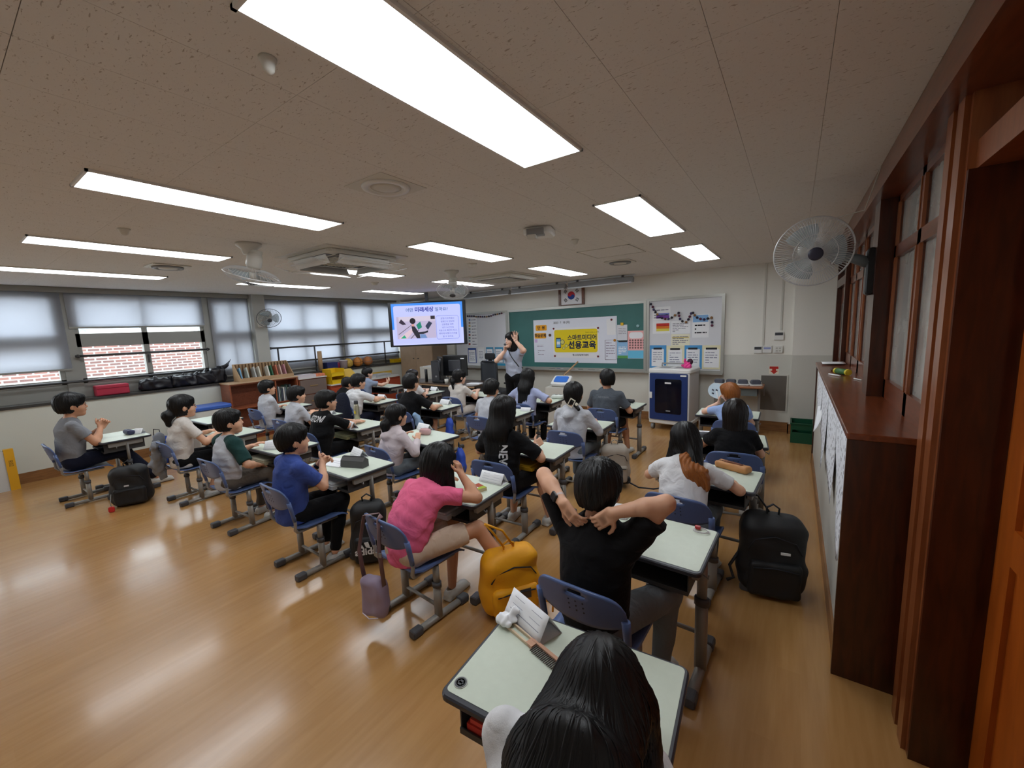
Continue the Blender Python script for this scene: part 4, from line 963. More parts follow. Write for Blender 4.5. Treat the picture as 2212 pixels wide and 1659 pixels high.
I['P8'] = pupil('P8', 'girl in a white T-shirt whose black hair ends in dyed orange', K_white, K_jean, chair='chair under the girl with orange hair ends', dx=-.02, s=1.0, lean=(.26, .46, .58), tilt=-.08, head=(.25, .3, -.25), hair='long', res=.85, strand=700, sleeve=.7,
    extra_hair=lambda F, Hc, Rh, s, Np: [F.add(cap(Hc+Rh@V3(.03, -.06, -.03)*s, Np+V3(.07, -.085, -.02), .06, .05), .03), F.add(cap(Np+V3(.07, -.085, -.02), Np+V3(.10, -.13, -.16), .045, .012), .02), F.add(cap(Hc+Rh@V3(-.06, -.0, -.02)*s, Hc+V3(-.11, -.02, -.20), .05, .03), .03)],
    hands={1: H(.14, .34, .70), -1: H(-.16, .36, .70)}, elbows={1: H(.9, .0, -.5), -1: H(-.9, .0, -.5)}, seed=8)
_hf = Field(); _n = I['P8']['Np']; _hf.add(ell(_n+V3(.085, -.115, -.075), (.082, .042, .095)), .03).add(cap(_n+V3(.02, -.08, .03), _n+V3(.06, -.11, -.03), .045, .05), .03).add(cap(_n+V3(.14, -.12, -.02), _n+V3(.165, -.125, -.13), .022, .012), .03).add(cap(_n+V3(.06, -.13, -.12), _n+V3(.05, -.145, -.19), .03, .012), .02)
_hf.disp = lambda p: .0028*np.sin(p[:, 0]*230+8*np.sin(p[:, 2]*24))+.0022*np.sin(p[:, 0]*120+1+6*np.sin(p[:, 2]*15)); sdf_obj("dyed_hair_ends", _hf, .005, M_hair_or, I['P8']['root'])
I['P9'] = pupil('P9', 'pupil with a black bob haircut in a black T-shirt', K_black, K_black, chair='chair under the black bob haircut', s=.97, lean=(.1, .2, .26), head=(.1, .08, 0), hair='long', hair_m=M_hair_br, extra_hair=bob, res=1.0, hands={1: H(.10, .30, .70), -1: H(-.12, .3, .70)}, elbows={1: H(.6, -.3, -.8), -1: H(-.8, 0, -.6)}, seed=9)
I['P10'] = pupil('P10', 'pupil with short orange hair in a light blue shirt holding a paper fan', K_lblue, K_navy, chair='chair under the orange-haired pupil', s=.93, skin=M_skin_l, lean=(.14, .24, .3), tilt=-.14, head=(.75, -.05, -.15), hair='bowl', hair_m=M_hair_or, res=1.05,
    hands={1: H(.05, .3, .70), -1: H(-.20, .28, .80)}, elbows={1: H(.5, -.2, -.8), -1: H(-.9, 0, -.5)}, hpose={-1: dict(d=H(.1, .5, .8), n=H(.8, 0, 0), curl=.8)}, seed=10)
I['P11'] = pupil('P11', 'boy in a charcoal lettered T-shirt glancing left, front line', K_dgrey, K_black, chair='chair under the boy in the charcoal lettered T-shirt', s=1.05, skin=M_skin_d, lean=(.0, .06, .12), head=(.75, 0, 0), hair='crop', res=1.05, wide=1.1, sleeve=.75, hands={1: H(.16, .26, .70), -1: H(-.16, .28, .70)}, shorts=True, feet={1: H(.16, .36, .075), -1: H(-.1, .3, .075)}, seed=11)
I['P12'] = pupil('P12', 'girl in a grey hooded top with a big white hair clip', K_lgrey, K_jean, chair='chair under the girl with the white hair clip', s=1.03, lean=(.02, .1, .16), head=(.12, 0, 0), hair='tied', res=1.0, hood=True, long_sleeve=True, shirt_len=.04,
    extra_hair=lambda F, Hc, Rh, s, Np: F.add(cap(Hc+Rh@V3(.03, -.1, -.06)*s, Hc+Rh@V3(.085, -.125, -.115)*s, .024, .014), .015), hands={1: H(.14, .3, .70), -1: H(-.14, .3, .70)}, seed=12)
I['P13'] = pupil('P13', 'girl in a lavender striped shirt with long straight hair, front line', K_lav, K_black, chair='chair under the girl in the lavender striped shirt', dx=.02, s=1.03, lean=(.1, .16, .2), head=(.1, .05, 0), hair='long', extra_hair=long_hair(.20, .080, .085), res=1.05, sleeve=.85, hands={1: H(.22, .22, .70), -1: H(-.2, .24, .70)}, elbows={1: H(1, -.2, -.4), -1: H(-1, -.2, -.4)}, seed=13)
I['P14'] = pupil('P14', 'girl with very long straight black hair in a black printed T-shirt', K_black, K_black, chair='chair with a name card before it, under the girl with very long black hair', dx=-.02, s=1.06, lean=(.02, .08, .14), head=(.06, .02, 0), hair='long', extra_hair=long_hair(.27, .082, .085), strand=900, strand_len=.3, res=.85, sleeve=.85, shorts=True,
    hands={1: H(.17, .27, .74), -1: H(-.16, .26, .70)}, elbows={1: H(.9, -.3, -.6), -1: H(-.9, -.2, -.6)}, hpose={1: dict(d=H(.25, .9, .25), n=H(-.8, 0, -.5), curl=.7)}, feet={1: H(.24, .36, .075), -1: H(-.1, .3, .075)}, knees={1: H(.15, .37, .46), -1: H(-.1, .37, .46)}, seed=14)
I['P15'] = pupil('P15', 'boy in a light grey T-shirt with a round dark haircut', K_lgrey, K_black, chair='chair under the boy in the light grey T-shirt', s=.97, lean=(.08, .2, .28), head=(.05, .12, 0), hair='bowl', res=1.1, hands={1: H(.16, .28, .70), -1: H(-.16, .28, .70)}, seed=15)
I['P16'] = pupil('P16', 'girl with a low ponytail in a cream T-shirt, front line', K_cream, K_cream, chair='chair with a grey bag under it, beneath the low ponytail girl', dx=.1, s=.98, skin=M_skin_l, lean=(.05, .12, .2), head=(-.45, .05, 0), hair='tied', extra_hair=pony(.15, .03), res=1.1, hands={1: H(.15, .34, .73), -1: H(.0, .34, .72)}, seed=16)
I['P17'] = pupil('P17', 'boy in a plain black T-shirt with right arm along his desk', K_black, K_black, chair='chair under the boy in the plain black T-shirt', dx=.05, s=1.03, lean=(.06, .1, .14), head=(.02, .03, 0), hair='crop', res=1.05, wide=1.1, sleeve=.8, shorts=True, hands={1: H(.24, .33, .70), -1: H(-.12, .3, .70)}, elbows={1: H(1, -.2, -.5), -1: H(-.9, 0, -.5)}, seed=17)
I['P18'] = pupil('P18', 'girl with a thick low ponytail in a pale pink hooded top', K_pale, K_jean, chair='chair under the girl in the pale pink hooded top', dx=.02, s=.92, lean=(.1, .2, .28), head=(-.25, .0, 0), hair='tied', extra_hair=pony(.17, .042), hood=True, long_sleeve=True, res=1.0, hands={1: H(.14, .22, .70), -1: H(-.1, .22, .70)}, seed=18)
I['P19'] = pupil('P19', 'boy with glasses in a black shirt with white lettering on its back', K_black, K_black, chair='chair under the black lettered shirt', dx=.0, s=1.0, lean=(.12, .24, .32), head=(-.4, .0, 0), hair='bowl', res=.9, wide=1.1, sleeve=.85, hands={1: H(.07, .42, .70), -1: H(.03, .43, .705)}, elbows={1: H(.9, .1, -.5), -1: H(-.8, .2, -.5)}, hpose={1: dict(d=H(-.15, 1, -.1), n=H(0, 0, -1), curl=.12), -1: dict(d=H(.2, 1, -.05), n=H(0, 0, -1), curl=.12)}, seed=19)
glasses(I['P19'], mat('silver_glasses', rgb(190, 190, 195), .25, .8))
I['P20'] = pupil('P20', 'boy in a light grey polo shirt with black and white collar', K_lgrey, K_black, chair='chair under the boy in the grey polo shirt', s=.97, lean=(.05, .14, .22), head=(-.45, .0, 0), hair='short', res=1.05, collar=True, sleeve=.8, hands={1: H(.05, .24, .70), -1: H(.0, .26, .70)}, seed=20)
I['P21'] = pupil('P21', 'boy in a loose light grey long shirt with folded arms by the bookshelf', K_lgrey, K_lgrey, chair='chair under the loose grey long shirt by the bookshelf', s=.98, lean=(.02, .08, .14), head=(-.4, -.08, 0), hair='bowl', res=1.05, long_sleeve=True, wide=1.1, hands={1: H(-.08, .17, .68), -1: H(.08, .18, .685)}, elbows={1: H(1, -.1, -.5), -1: H(-1, -.1, -.5)}, seed=21)
I['P22'] = pupil('P22', 'pupil with glasses in a white T-shirt stretching both arms over the desk', K_white, K_navy, chair='chair with a dark blue jacket, under the white T-shirt', dx=.02, s=1.0, lean=(.12, .26, .36), head=(-.35, .05, 0), hair='short', res=1.05, sleeve=.8, hands={1: H(.1, .45, .70), -1: H(.06, .46, .705)}, elbows={1: H(.9, .1, -.5), -1: H(-.8, .2, -.5)}, hpose={1: dict(d=H(-.15, 1, 0), n=H(0, 0, -1), curl=.5), -1: dict(d=H(.2, 1, 0), n=H(0, 0, -1), curl=.5)}, seed=22)
glasses(I['P22'], mat('silver_glasses', rgb(190, 190, 195), .25, .8))
I['P23'] = pupil('P23', 'pupil in black bent low behind the white T-shirt', K_black, K_black, chair='chair hidden behind the white T-shirt near the yellow trays', s=.95, lean=(.3, .55, .7), head=(-.3, .15, 0), hair='bowl', res=1.15, hands={1: H(.1, .3, .70), -1: H(-.1, .3, .70)}, seed=23)
I['P24'] = pupil('P24', 'pupil in a grey-blue T-shirt with a raised right hand, farthest left in front', K_gblue, K_black, chair='chair farthest left in front by the red cabinet', s=.97, skin=M_skin_l, lean=(.1, .2, .28), head=(-.45, .05, 0), hair='bowl', res=1.15, hands={1: H(.2, .42, .74), -1: H(-.1, .3, .70)}, elbows={1: H(.8, 0, -.5), -1: H(-.8, .2, -.5)}, hpose={1: dict(d=H(0, .6, .8), n=H(-1, 0, 0), curl=.2)}, seed=24)
I['P25'] = pupil('P25', 'boy in a white shirt hidden behind the plain black T-shirt', K_white, K_black, chair='chair hidden behind the plain black T-shirt', s=1.0, skin=M_skin_l, lean=(.05, .1, .16), head=(-.5, .0, 0), hair='bowl', hair_m=M_hair_br, res=1.15, hands={1: H(.1, .3, .70), -1: H(-.1, .3, .70)}, seed=25)
M_wprint = mat('white_print', rgb(215, 216, 218), .8)
shrink_print(I['P19'], 'NGITONI', .058, M_wprint, .06, .02, .0, tall=1.5)
shrink_print(I['P11'], 'NATIONAL', .030, mat('faint_print', rgb(128, 132, 138), .8), .045)
shrink_print(I['P14'], 'NEVER', .085, M_wprint, -.10, .03, .075, rot=-math.pi/2)
# the teacher
I['T'] = person('person', 'teacher in a light blouse and black trousers raising a hand and holding a microphone', (-4.27, 6.22), 3.25, fab('blouse', (180, 188, 208)), K_black, hair='long', hair_m=M_hair, skin=M_skin_l, s=1.17, seat=.76, stand=True, lean=(0, .02, .06), head=(-.55, -.02, .05), res=1.0, sleeve=.55, wide=.90, group=None, shirt_len=.04,
    extra_hair=lambda F, Hc, Rh, s, Np: F.add(ecap(Hc+Rh@V3(0, -.03, .0)*s, Hc+Rh@V3(0, -.02, -.12)*s, .086*s, .080*s, Rh@V3(1, 0, 0), .8), .03),
    hands={-1: H(-.16, .20, 1.53), 1: H(.07, .17, 1.36)}, elbows={-1: H(-.9, .1, -.9), 1: H(.8, 0, -.9)}, hpose={-1: dict(d=H(-.1, .05, 1), n=H(0, 1, 0), curl=.04, spread=.35, thumb=.0), 1: dict(d=H(-.3, .3, .8), n=H(-.8, .3, 0), curl=.9)}, feet={1: H(.10, .0, .075), -1: H(-.1, .02, .075)}, seed=30)
# ---------------------------------------------------------------- front wall: boards, posters, flag, screen
PM = {}
def pm(c, rough=.75, **k):
    key = 'print_%02x%02x%02x' % c
    return mat(key, rgb(*c), rough, **k)
class Wall:
    """flat things pinned on a vertical plane facing -Y; pixel corners give place and size"""
    def __init__(s, y): s.y = y
    def rect(s, tl, br):
        a = at(*tl, y=s.y); b = at(*br, y=s.y); return a[0], b[0], b[2], a[2]
    def sheet(s, name, tl, br, m, lift=.0, t=.0015, parent=None, r=0.0):
        x0, x1, z0, z1 = s.rect(tl, br); mb = MB()
        if r: mb.bbox(((x0+x1)/2, s.y-lift-t/2, (z0+z1)/2), (x1-x0, t, z1-z0), r, 3, None, 1)
        else: mb.bx(x0, x1, s.y-lift-t, s.y-lift, z0, z1)
        return mb.obj(name, m, parent)
    def text(s, txt, c, hpx, m, parent, lift=.004, bold=0., name='lettering', tall=1.0):
        p = at(*c, y=s.y); q = at(c[0], c[1]+hpx, y=s.y); size = abs(p[2]-q[2])*1.15
        return text_mesh(txt, size, m, name, parent, Matrix.Translation((p[0], s.y-lift, p[2])), 'CENTER', bold)
    def lines(s, tl, br, n, m, parent, lift=.003, name='print_lines', seed=0, fill=.35):
        x0, x1, z0, z1 = s.rect(tl, br); rr = random.Random(seed); mb = MB(); h = (z1-z0)/n
        for i in range(n):
            z = z1-(i+.5)*h; x = x0
            while x < x1-.01:
                w = min(x1-x, rr.uniform(.02, .09)); mb.bx(x, x+w*.85, s.y-lift-.0004, s.y-lift, z-h*fill/2, z+h*fill/2); x += w
                if rr.random() < .15: break
        o_ = mb.obj(name, m, parent); o_['kind'] = 'stuff'; return o_
BRY = FY-.045
W0 = Wall(BRY)
M_board = mat('green_chalkboard', rgb(54, 108, 104), .55, vary=.08, vscale=3)
M_bframe = mat('board_frame_metal', rgb(176, 176, 170), .35, .5)
M_sheetw = mat('white_board_cloth', rgb(214, 215, 220), .75, bump=.35, bscale=9)
def board(name, label, x0, x1, z0, z1, m, tray=True):
    t = thing(name, label, 'board', ((x0+x1)/2, FY, z0)); w = (x1-x0)/2; h = z1-z0; f = .045
    MB().bx(-w+f, w-f, -.04, 0, f, h-f).obj('surface', m, t)
    MB().bx(-w, -w+f, -.06, 0, 0, h).bx(w-f, w, -.06, 0, 0, h).bx(-w+f, w-f, -.06, 0, h-f, h).bx(-w+f, w-f, -.06, 0, 0, f).obj('frame', M_bframe, t)
    if tray: MB().bx(-w, w, -.13, -.06, -.012, .006).bx(-w, w, -.135, -.125, -.012, .022).obj('tray', M_bframe, t)
    return t
board('chalkboard', 'green chalkboard in a metal frame in the middle of the front wall', -5.16, -2.17, .885, 2.145, M_board)
board('pin_board', 'white covered board left of the green chalkboard', -6.75, -5.165, .885, 2.145, M_sheetw)
board('pin_board', 'white covered board right of the green chalkboard', -2.165, -.93, .885, 2.165, M_sheetw)
# large white sheet and yellow banner
o = tag(W0.sheet('magnet_sheet', (1152, 692), (1333, 785), mat('glossy_sheet', rgb(222, 226, 238), .3)), 'large white sheet on the green chalkboard', 'board')
W1 = Wall(BRY-.003)
W1.text('2023  7  18 (화)', (1213, 697), 5.5, M_ink, o, .001)
for i, (tl, br, n) in enumerate((((1160, 744), (1174, 750), 2), ((1162, 755), (1178, 768), 3), ((1309, 738), (1329, 772), 6))): W1.lines(tl, br, n, pm((120, 100, 125)), o, .001, 'handwriting', i, .22)
x0, x1, z0, z1 = W1.rect((1307, 735), (1331, 777)); MB().tube([(x0, W1.y-.001, z0), (x1, W1.y-.001, z0), (x1, W1.y-.001, z1), (x0, W1.y-.001, z1), (x0, W1.y-.001, z0)], .004, 5).obj('drawn_box', pm((130, 110, 130)), o)
def card(txt, tl, br, label):
    c = tag(W1.sheet('title_card', tl, br, pm((240, 168, 30)), 0, .004, None, .02), label, 'sign', 'orange title cards')
    W1.text(txt, ((tl[0]+br[0])/2, (tl[1]+br[1])/2), (br[1]-tl[1])*.62, M_ink, c, .0055, .03)
card('단  원', (1157, 703), (1181, 714), 'orange card reading 단 원, upper of the two')
card('학습문제', (1155, 720), (1180, 731), 'orange card reading 학습문제, lower of the two')
tag(W1.sheet('sticky_note', (1155, 733), (1161, 740), pm((206, 180, 224)), 0, .002), 'small lilac note under the orange cards', 'note')
bn = tag(W1.sheet('banner', (1194, 709), (1294, 773), pm((232, 232, 236)), 0, .002), 'white banner with a big yellow field reading 스마트미디어 선용교육', 'banner')
W2 = Wall(BRY-.0055)
W2.sheet('yellow_field', (1197, 713), (1291, 761), pm((232, 208, 20), bump=.3, bscale=7), 0, .001, bn, .04)
W2.text('스마트미디어', (1257, 729.5), 11, pm((30, 44, 70)), bn, .0018, .03)
W2.text('선용교육', (1257, 746), 15.5, pm((26, 40, 66)), bn, .0018, .04)
W2.text('Smart media on 교육', (1279, 717.5), 3.2, pm((70, 60, 20)), bn, .0018)
W2.text('청소년상담복지센터', (1254, 767), 4, M_ink, bn, .001, .02)
W2.sheet('phone_icon', (1201, 730), (1212, 752), pm((40, 60, 90)), .0011, .0008, bn, .008); W2.sheet('phone_screen', (1202.2, 732.5), (1210.8, 749.5), pm((120, 180, 224)), .002, .0006, bn)
W2.sheet('phone_panel', (1203, 738), (1210, 744), pm((236, 240, 244)), .0026, .0006, bn)
for c, r in (((1215, 739), .05), ((1223.5, 747), .033), ((1218, 752), .028)):
    p = at(*c, y=W2.y); MB().lathe([(r, -.0008), (r, .0008)], 20, (p[0], W2.y-.002, p[2]), Rx(math.pi/2)).obj('icon_ring', pm((40, 60, 90)), bn); MB().lathe([(r*.8, -.0008), (r*.8, .0008)], 20, (p[0], W2.y-.003, p[2]), Rx(math.pi/2)).obj('icon_disc', pm((220, 214, 120)), bn)
def magnet(c, col, lab, y=BRY-.004, r=.017):
    p = at(*c, y=y); tag(MB().lathe([(r, 0), (r, .008), (r*.6, .012), (.0001, .012)], 10, (p[0], y, p[2]), Rx(math.pi/2)).obj('magnet', pm(col)), lab, 'magnet', 'round magnets on the boards')
for c, lab in (((1196, 710), 'dark red magnet at the top left corner of the yellow banner'), ((1292, 708.5), 'dark red magnet at the top right corner of the yellow banner'), ((1199, 769), 'dark red magnet at the bottom left corner of the yellow banner'), ((1292, 770), 'dark red magnet at the bottom right corner of the yellow banner'), ((1321, 690.5), 'dark red magnet on the small white sheet top right')): magnet(c, (110, 26, 40), lab, r=.02)
magnet((1188, 724), (92, 62, 34), 'brown magnet left of the yellow banner', r=.03); magnet((1328, 735), (190, 130, 40), 'ochre magnet above the handwritten box', r=.025); magnet((1378, 704), (150, 190, 196), 'pale glass magnet on the green board, top right', r=.028)
o = tag(W1.sheet('notice', (1310, 689), (1330, 702), M_paper, .001), 'small white notice at the top right of the large white sheet', 'notice'); W1.sheet('lower_sheet', (1311, 702.5), (1330.5, 723), M_paper, .002, .0015, o)
o = tag(W0.sheet('notice', (1333, 702), (1355, 735), pm((214, 216, 224))), 'grey-white notice hung on a yellow clip, right of the large sheet', 'notice'); W0.lines((1336, 708), (1353, 722), 4, pm((150, 150, 160)), o, .002); W0.sheet('clip', (1341, 697), (1347, 703), pm((220, 180, 40)), .002, .01, o)
o = tag(W0.sheet('poster', (1333, 737), (1356, 774), pm((140, 186, 226))), 'small blue poster with white text and a green hill', 'poster'); W0.sheet('hill', (1334, 768), (1356, 774), pm((90, 160, 90)), .0016, .0006, o); W0.lines((1336, 748), (1354, 765), 5, pm((240, 244, 248)), o, .0016, 'print_lines', 5, .5); W0.sheet('clip', (1336, 736), (1355, 739), M_black, .002, .008, o)
o = tag(W0.sheet('sticker_chart', (1356, 715), (1395.5, 775), pm((236, 176, 176))), 'pink and blue sticker chart at the right of the green board', 'chart')
W0.sheet('blue_half', (1356.5, 757), (1395, 774.5), pm((104, 190, 226)), .0016, .0006, o); W0.sheet('oval', (1359, 718), (1389, 731), pm((236, 236, 240)), .0016, .0006, o, .05)
_s = MB()
for i in range(6):
    for j in range(4):
        p = at(1361+i*5.9, 735+j*5.4, y=BRY); _s.lathe([(.017, 0), (.017, .001)], 8, (p[0], BRY-.003, p[2]), Rx(math.pi/2))
_s.obj('stickers', pm((120, 92, 92)), o)['kind'] = 'stuff'
# right board papers
def paper(w, tl, br, label, m=None, n=0, cols=(), cat='notice', lift=.001):
    o = tag(w.sheet('notice', tl, br, m or M_paper, lift), label, cat)
    if n: w.lines((tl[0]+3, tl[1]+4), (br[0]-3, br[1]-3), n, pm((110, 112, 128)), o, lift+.002, 'print_lines', int(tl[0]))
    for (a, b, c) in cols: w.sheet('colour_bar', a, b, pm(c), lift+.0016, .0008, o)
    return o
WR = Wall(FY-.042)
paper(WR, (1410, 664), (1448, 691), 'white notice with a purple bar, top left of the right board', n=4, cols=(((1418, 677), (1446, 680), (120, 130, 200)), ((1418, 682), (1446, 687), (112, 60, 150))))
paper(WR, (1410, 693.5), (1448, 720), 'white notice with red, orange and yellow bars', n=0, cols=(((1418, 699), (1446, 704), (196, 50, 40)), ((1418, 704.5), (1446, 709.5), (226, 120, 40)), ((1418, 710), (1446, 715), (226, 214, 90))))
paper(WR, (1450, 694), (1491, 720), 'white printed notice in the middle of the right board', n=6)
paper(WR, (1450, 722), (1490, 748), 'cream timetable sheet below the middle notice', M_paper2, 5, (((1452, 728), (1488, 730), (210, 190, 120)),))
paper(WR, (1496, 680), (1531, 729), 'white notice with a light blue heading at the right', n=0, cols=(((1497, 681), (1530, 695), (132, 176, 222)),))
WR.lines((1501, 699), (1527, 722), 3, M_ink, bpy.data.objects['notice.006'] if 'notice.006' in bpy.data.objects else None, .004, 'print_lines', 44) if 'notice.006' in bpy.data.objects else None
for i, (tl, br, c, nm) in enumerate((((1404, 746), (1439, 795), (76, 150, 206), 'blue document holder at the far left under the notices, right board'), ((1440, 747), (1478, 796), (226, 220, 186), 'cream document holder, left of the two, behind the pink toy'), ((1479, 746), (1516, 797), (76, 150, 206), 'blue document holder just right of the pink toy'), ((1517, 746), (1558, 798), (226, 220, 186), 'cream document holder at the right end of the right board'))):
    o = tag(WR.sheet('document_holder', tl, br, pm(c), .002, .004), nm, 'holder', 'document holders on the boards')
    WR.sheet('page', (tl[0]+4, tl[1]+8), (br[0]-5, br[1]-4), M_paper, .007, .002, o); WR.sheet('clip', (tl[0]+8, tl[1]+5), (br[0]-9, tl[1]+9), M_ink, .007, .004, o); WR.lines((tl[0]+7, tl[1]+13), (br[0]-8, br[1]-12), 5, pm((140, 142, 160)), o, .0095, 'print_lines', i)
WL = Wall(FY-.042)
o = tag(WL.sheet('name_list', (1011, 687), (1033, 748), M_paper, .001), 'white list with small pictures on the left board', 'notice')
for i in range(9): WL.sheet('picture', (1012.5, 689+i*6.5), (1016.5, 693+i*6.5), pm(((110, 130, 180), (150, 120, 110), (200, 160, 90), (120, 140, 120), (110, 130, 170), (150, 70, 60), (100, 140, 110), (120, 150, 180), (150, 70, 60))[i]), .003, .001, o)
WL.lines((1018, 688), (1031, 747), 9, pm((90, 90, 110)), o, .003, 'print_lines', 3, .2)
for i, (tl, br, c, nm) in enumerate((((1011, 752), (1030, 784), (46, 80, 150), 'navy clipboard at the left end of the left board'), ((1032, 750), (1048, 782), (226, 226, 224), 'white page holder second from the left, left board'), ((1050, 750), (1067, 783), (60, 140, 180), 'page holder above the office chair, left board'), ((1069, 750), (1088, 784), (60, 140, 180), 'page holder next to the teacher, left board'))):
    o = tag(WL.sheet('document_holder', tl, br, pm(c), .002, .004), nm, 'holder', 'document holders on the boards'); WL.sheet('page', (tl[0]+1.5, tl[1]+4), (br[0]-1.5, br[1]-1), M_paper, .007, .002, o); WL.lines((tl[0]+3, tl[1]+8), (br[0]-3, br[1]-5), 6, pm((130, 132, 150)), o, .0095, 'print_lines', i+9)
tag(WL.sheet('teal_strip', (1040, 784), (1092, 790), pm((44, 140, 178)), .001, .003), 'teal strip along the bottom of the left board', 'border strip')
# pompom garlands
def garland(pts, label, r, cols):
    t = thing('pompom_garland', label, 'garland', (0, 0, 0)); P = [at(x, y, y=FY-.06) for x, y in pts]
    MB().tube(P, .002, 5).obj('string', M_ink, t)
    m = [MB().lathe([(.0001, -r), (r*.75, -r*.66), (r, 0), (r*.75, r*.66), (.0001, r)], 8).mesh('pompom', pm(c)) for c in cols]
    for i, p in enumerate(P): link('pompom', m[i % len(m)], t, p)
_gc = ((40, 36, 60), (96, 40, 66), (60, 50, 96), (36, 34, 44), (150, 110, 70))
garland([(1406, 657), (1410, 663), (1412, 669), (1416, 674), (1420, 679), (1430, 687), (1437, 689), (1444, 689), (1451, 686), (1458, 681), (1466, 676), (1467, 682), (1469, 689), (1474, 694), (1482, 696), (1487, 690), (1490, 684), (1493, 677), (1497, 676), (1501, 681), (1506, 686), (1513, 689), (1521, 690), (1529, 688), (1537, 686), (1538, 696), (1538, 703)], 'garland of dark pompoms winding over the right board', .022, _gc)
garland([(1010+i*4.6, 683-(0 if i < 9 else (i-9)*.9)+(1.2 if 3 < i < 12 else 0)) for i in range(17)], 'garland of dark pompoms along the top of the left board', .02, _gc)
# writing things on the tray
for i, (px, c, w, lab) in enumerate(((1192, (70, 74, 80), .13, 'dark marker lying left on the chalk tray'), (1206, (50, 70, 170), .06, 'blue capped marker on the chalk tray'), (1214, (230, 230, 230), .05, 'white cap next to the blue marker on the tray'), (1231, (235, 235, 235), .06, 'white marker left of the red one on the tray'), (1238, (196, 40, 44), .05, 'red capped marker on the chalk tray'), (1245, (235, 235, 235), .06, 'white marker right of the red one on the tray'), (1254, (30, 30, 34), .1, 'black marker on the chalk tray'), (1277, (40, 40, 44), .14, 'long dark pen at the right of the tray'), (1300, (228, 226, 214), .09, 'white eraser block at the right end of the tray'), (1138, (50, 50, 140), .06, 'blue marker on the tray beside the teacher'))):
    p = at(px, 790, y=FY-.1); tag(MB().tube([(p[0]-w/2, FY-.098, .9), (p[0]-w*.2, FY-.098, .9), (p[0]+w/2, FY-.098, .9)], [.008, .009, .009], 8).obj('marker', pm(c)), lab, 'marker', 'pens on the chalk tray')
# framed national flag
WF = Wall(FY-.03)
fx0, fx1, fz0, fz1 = WF.rect((1206, 620), (1262, 657)); fx = (fx0+fx1)/2; fz = (fz0+fz1)/2; fw_, fh_ = fx1-fx0, fz1-fz0
ft = thing('framed_flag', 'framed flag with red and blue circle and black bars above the chalkboard', 'flag', (fx, FY, fz))
MB().bx(-fw_/2, -fw_/2+.05, -.035, 0, -fh_/2, fh_/2).bx(fw_/2-.05, fw_/2, -.035, 0, -fh_/2, fh_/2).bx(-fw_/2, fw_/2, -.03, 0, -fh_/2, -fh_/2+.015).bx(-fw_/2, fw_/2, -.03, 0, fh_/2-.015, fh_/2).obj('frame', wood_mat('flag_frame', rgb(86, 44, 26), rgb(116, 66, 40)), ft)
MB().bx(-fw_/2+.05, fw_/2-.05, -.02, 0, -fh_/2+.015, fh_/2-.015).obj('field', pm((236, 236, 240)), ft)
def disc_part(top):
    R = .078; a0 = math.radians(-33); pts = []
    big = np.linspace(0, math.pi, 24) if top else np.linspace(math.pi, 2*math.pi, 24)
    pts = [(R*math.cos(t), R*math.sin(t)) for t in big]
    # S curve back from the end point to the start point
    if top: s1 = [(-R/2+R/2*math.cos(t), R/2*math.sin(t)) for t in np.linspace(math.pi, 2*math.pi, 12)]; s2 = [(R/2+R/2*math.cos(t), R/2*math.sin(t)) for t in np.linspace(math.pi, 0, 12)]
    else: s1 = [(R/2+R/2*math.cos(t), R/2*math.sin(t)) for t in np.linspace(0, math.pi, 12)]; s2 = [(-R/2+R/2*math.cos(t), R/2*math.sin(t)) for t in np.linspace(2*math.pi, math.pi, 12)]
    pts += (s1+s2)[1:-1]
    c, s = math.cos(a0), math.sin(a0); return [(x*c-y*s, x*s+y*c) for x, y in pts]
MB().prism(disc_part(True), -.0225, -.020, 1).obj('red_half', pm((206, 52, 66)), ft); MB().prism(disc_part(False), -.0225, -.020, 1).obj('blue_half', pm((36, 70, 150)), ft)
for q, (cx, cz, an, rows) in enumerate(((-.125, .085, 56, ((1, 1), (1, 1), (1, 1))), (.125, .085, -56, ((1, 0), (1, 1), (1, 0))), (-.125, -.085, -56, ((1, 1), (1, 0), (1, 1))), (.125, -.085, 56, ((1, 0), (1, 0), (1, 0))))):
    mb = MB()
    for i in range(3):
        o_ = (i-1)*.021
        segs = [(-.034, .034)] if rows[i] == (1, 1) else [(-.034, -.004), (.004, .034)]
        for a, b in segs:
            mb.box((cx+o_*math.sin(math.radians(an))*-1+(a+b)/2*math.cos(math.radians(an)), -.0212, cz+o_*math.cos(math.radians(an))+(a+b)/2*math.sin(math.radians(an))), (b-a, .0024, .012), Matrix.Rotation(-math.radians(an), 3, 'Y'))
    mb.obj('trigram', M_ink, ft)['kind'] = 'stuff'
# television in the corner
TVc = np.array([-6.35, 6.12, 1.925]); TW, TH = 1.62, .925
tv = thing('television', 'large wall-size television hung in the front left corner showing a lesson slide', 'television', TVc, .605)
MB().bbox((0, .02, 0), (TW, .05, TH), .012, 2, None, 1).obj('casing', M_black, tv)
def em(c, e=1.15): return mat('screen_%02x%02x%02x' % c, (0, 0, 0), .3, emit=e, ecol=rgb(*c))
def sq(n, x0, x1, z0, z1, c, d, parent=None, r=0):
    mb = MB()
    if r: mb.bbox(((x0+x1)/2, -.006-d, (z0+z1)/2), (x1-x0, .001, z1-z0), r, 3, None, 1)
    else: mb.bx(x0, x1, -.0065-d, -.0055-d, z0, z1)
    return mb.obj(n, em(c), parent or tv)
scr = sq('screen', -.745, .745, -.43, .43, (60, 140, 240), 0)
sq('slide_lower', -.745, .745, -.43, -.10, (196, 202, 252), .001, scr); sq('slide_card', -.70, .70, -.395, .385, (190, 196, 252), .002, scr, .04)
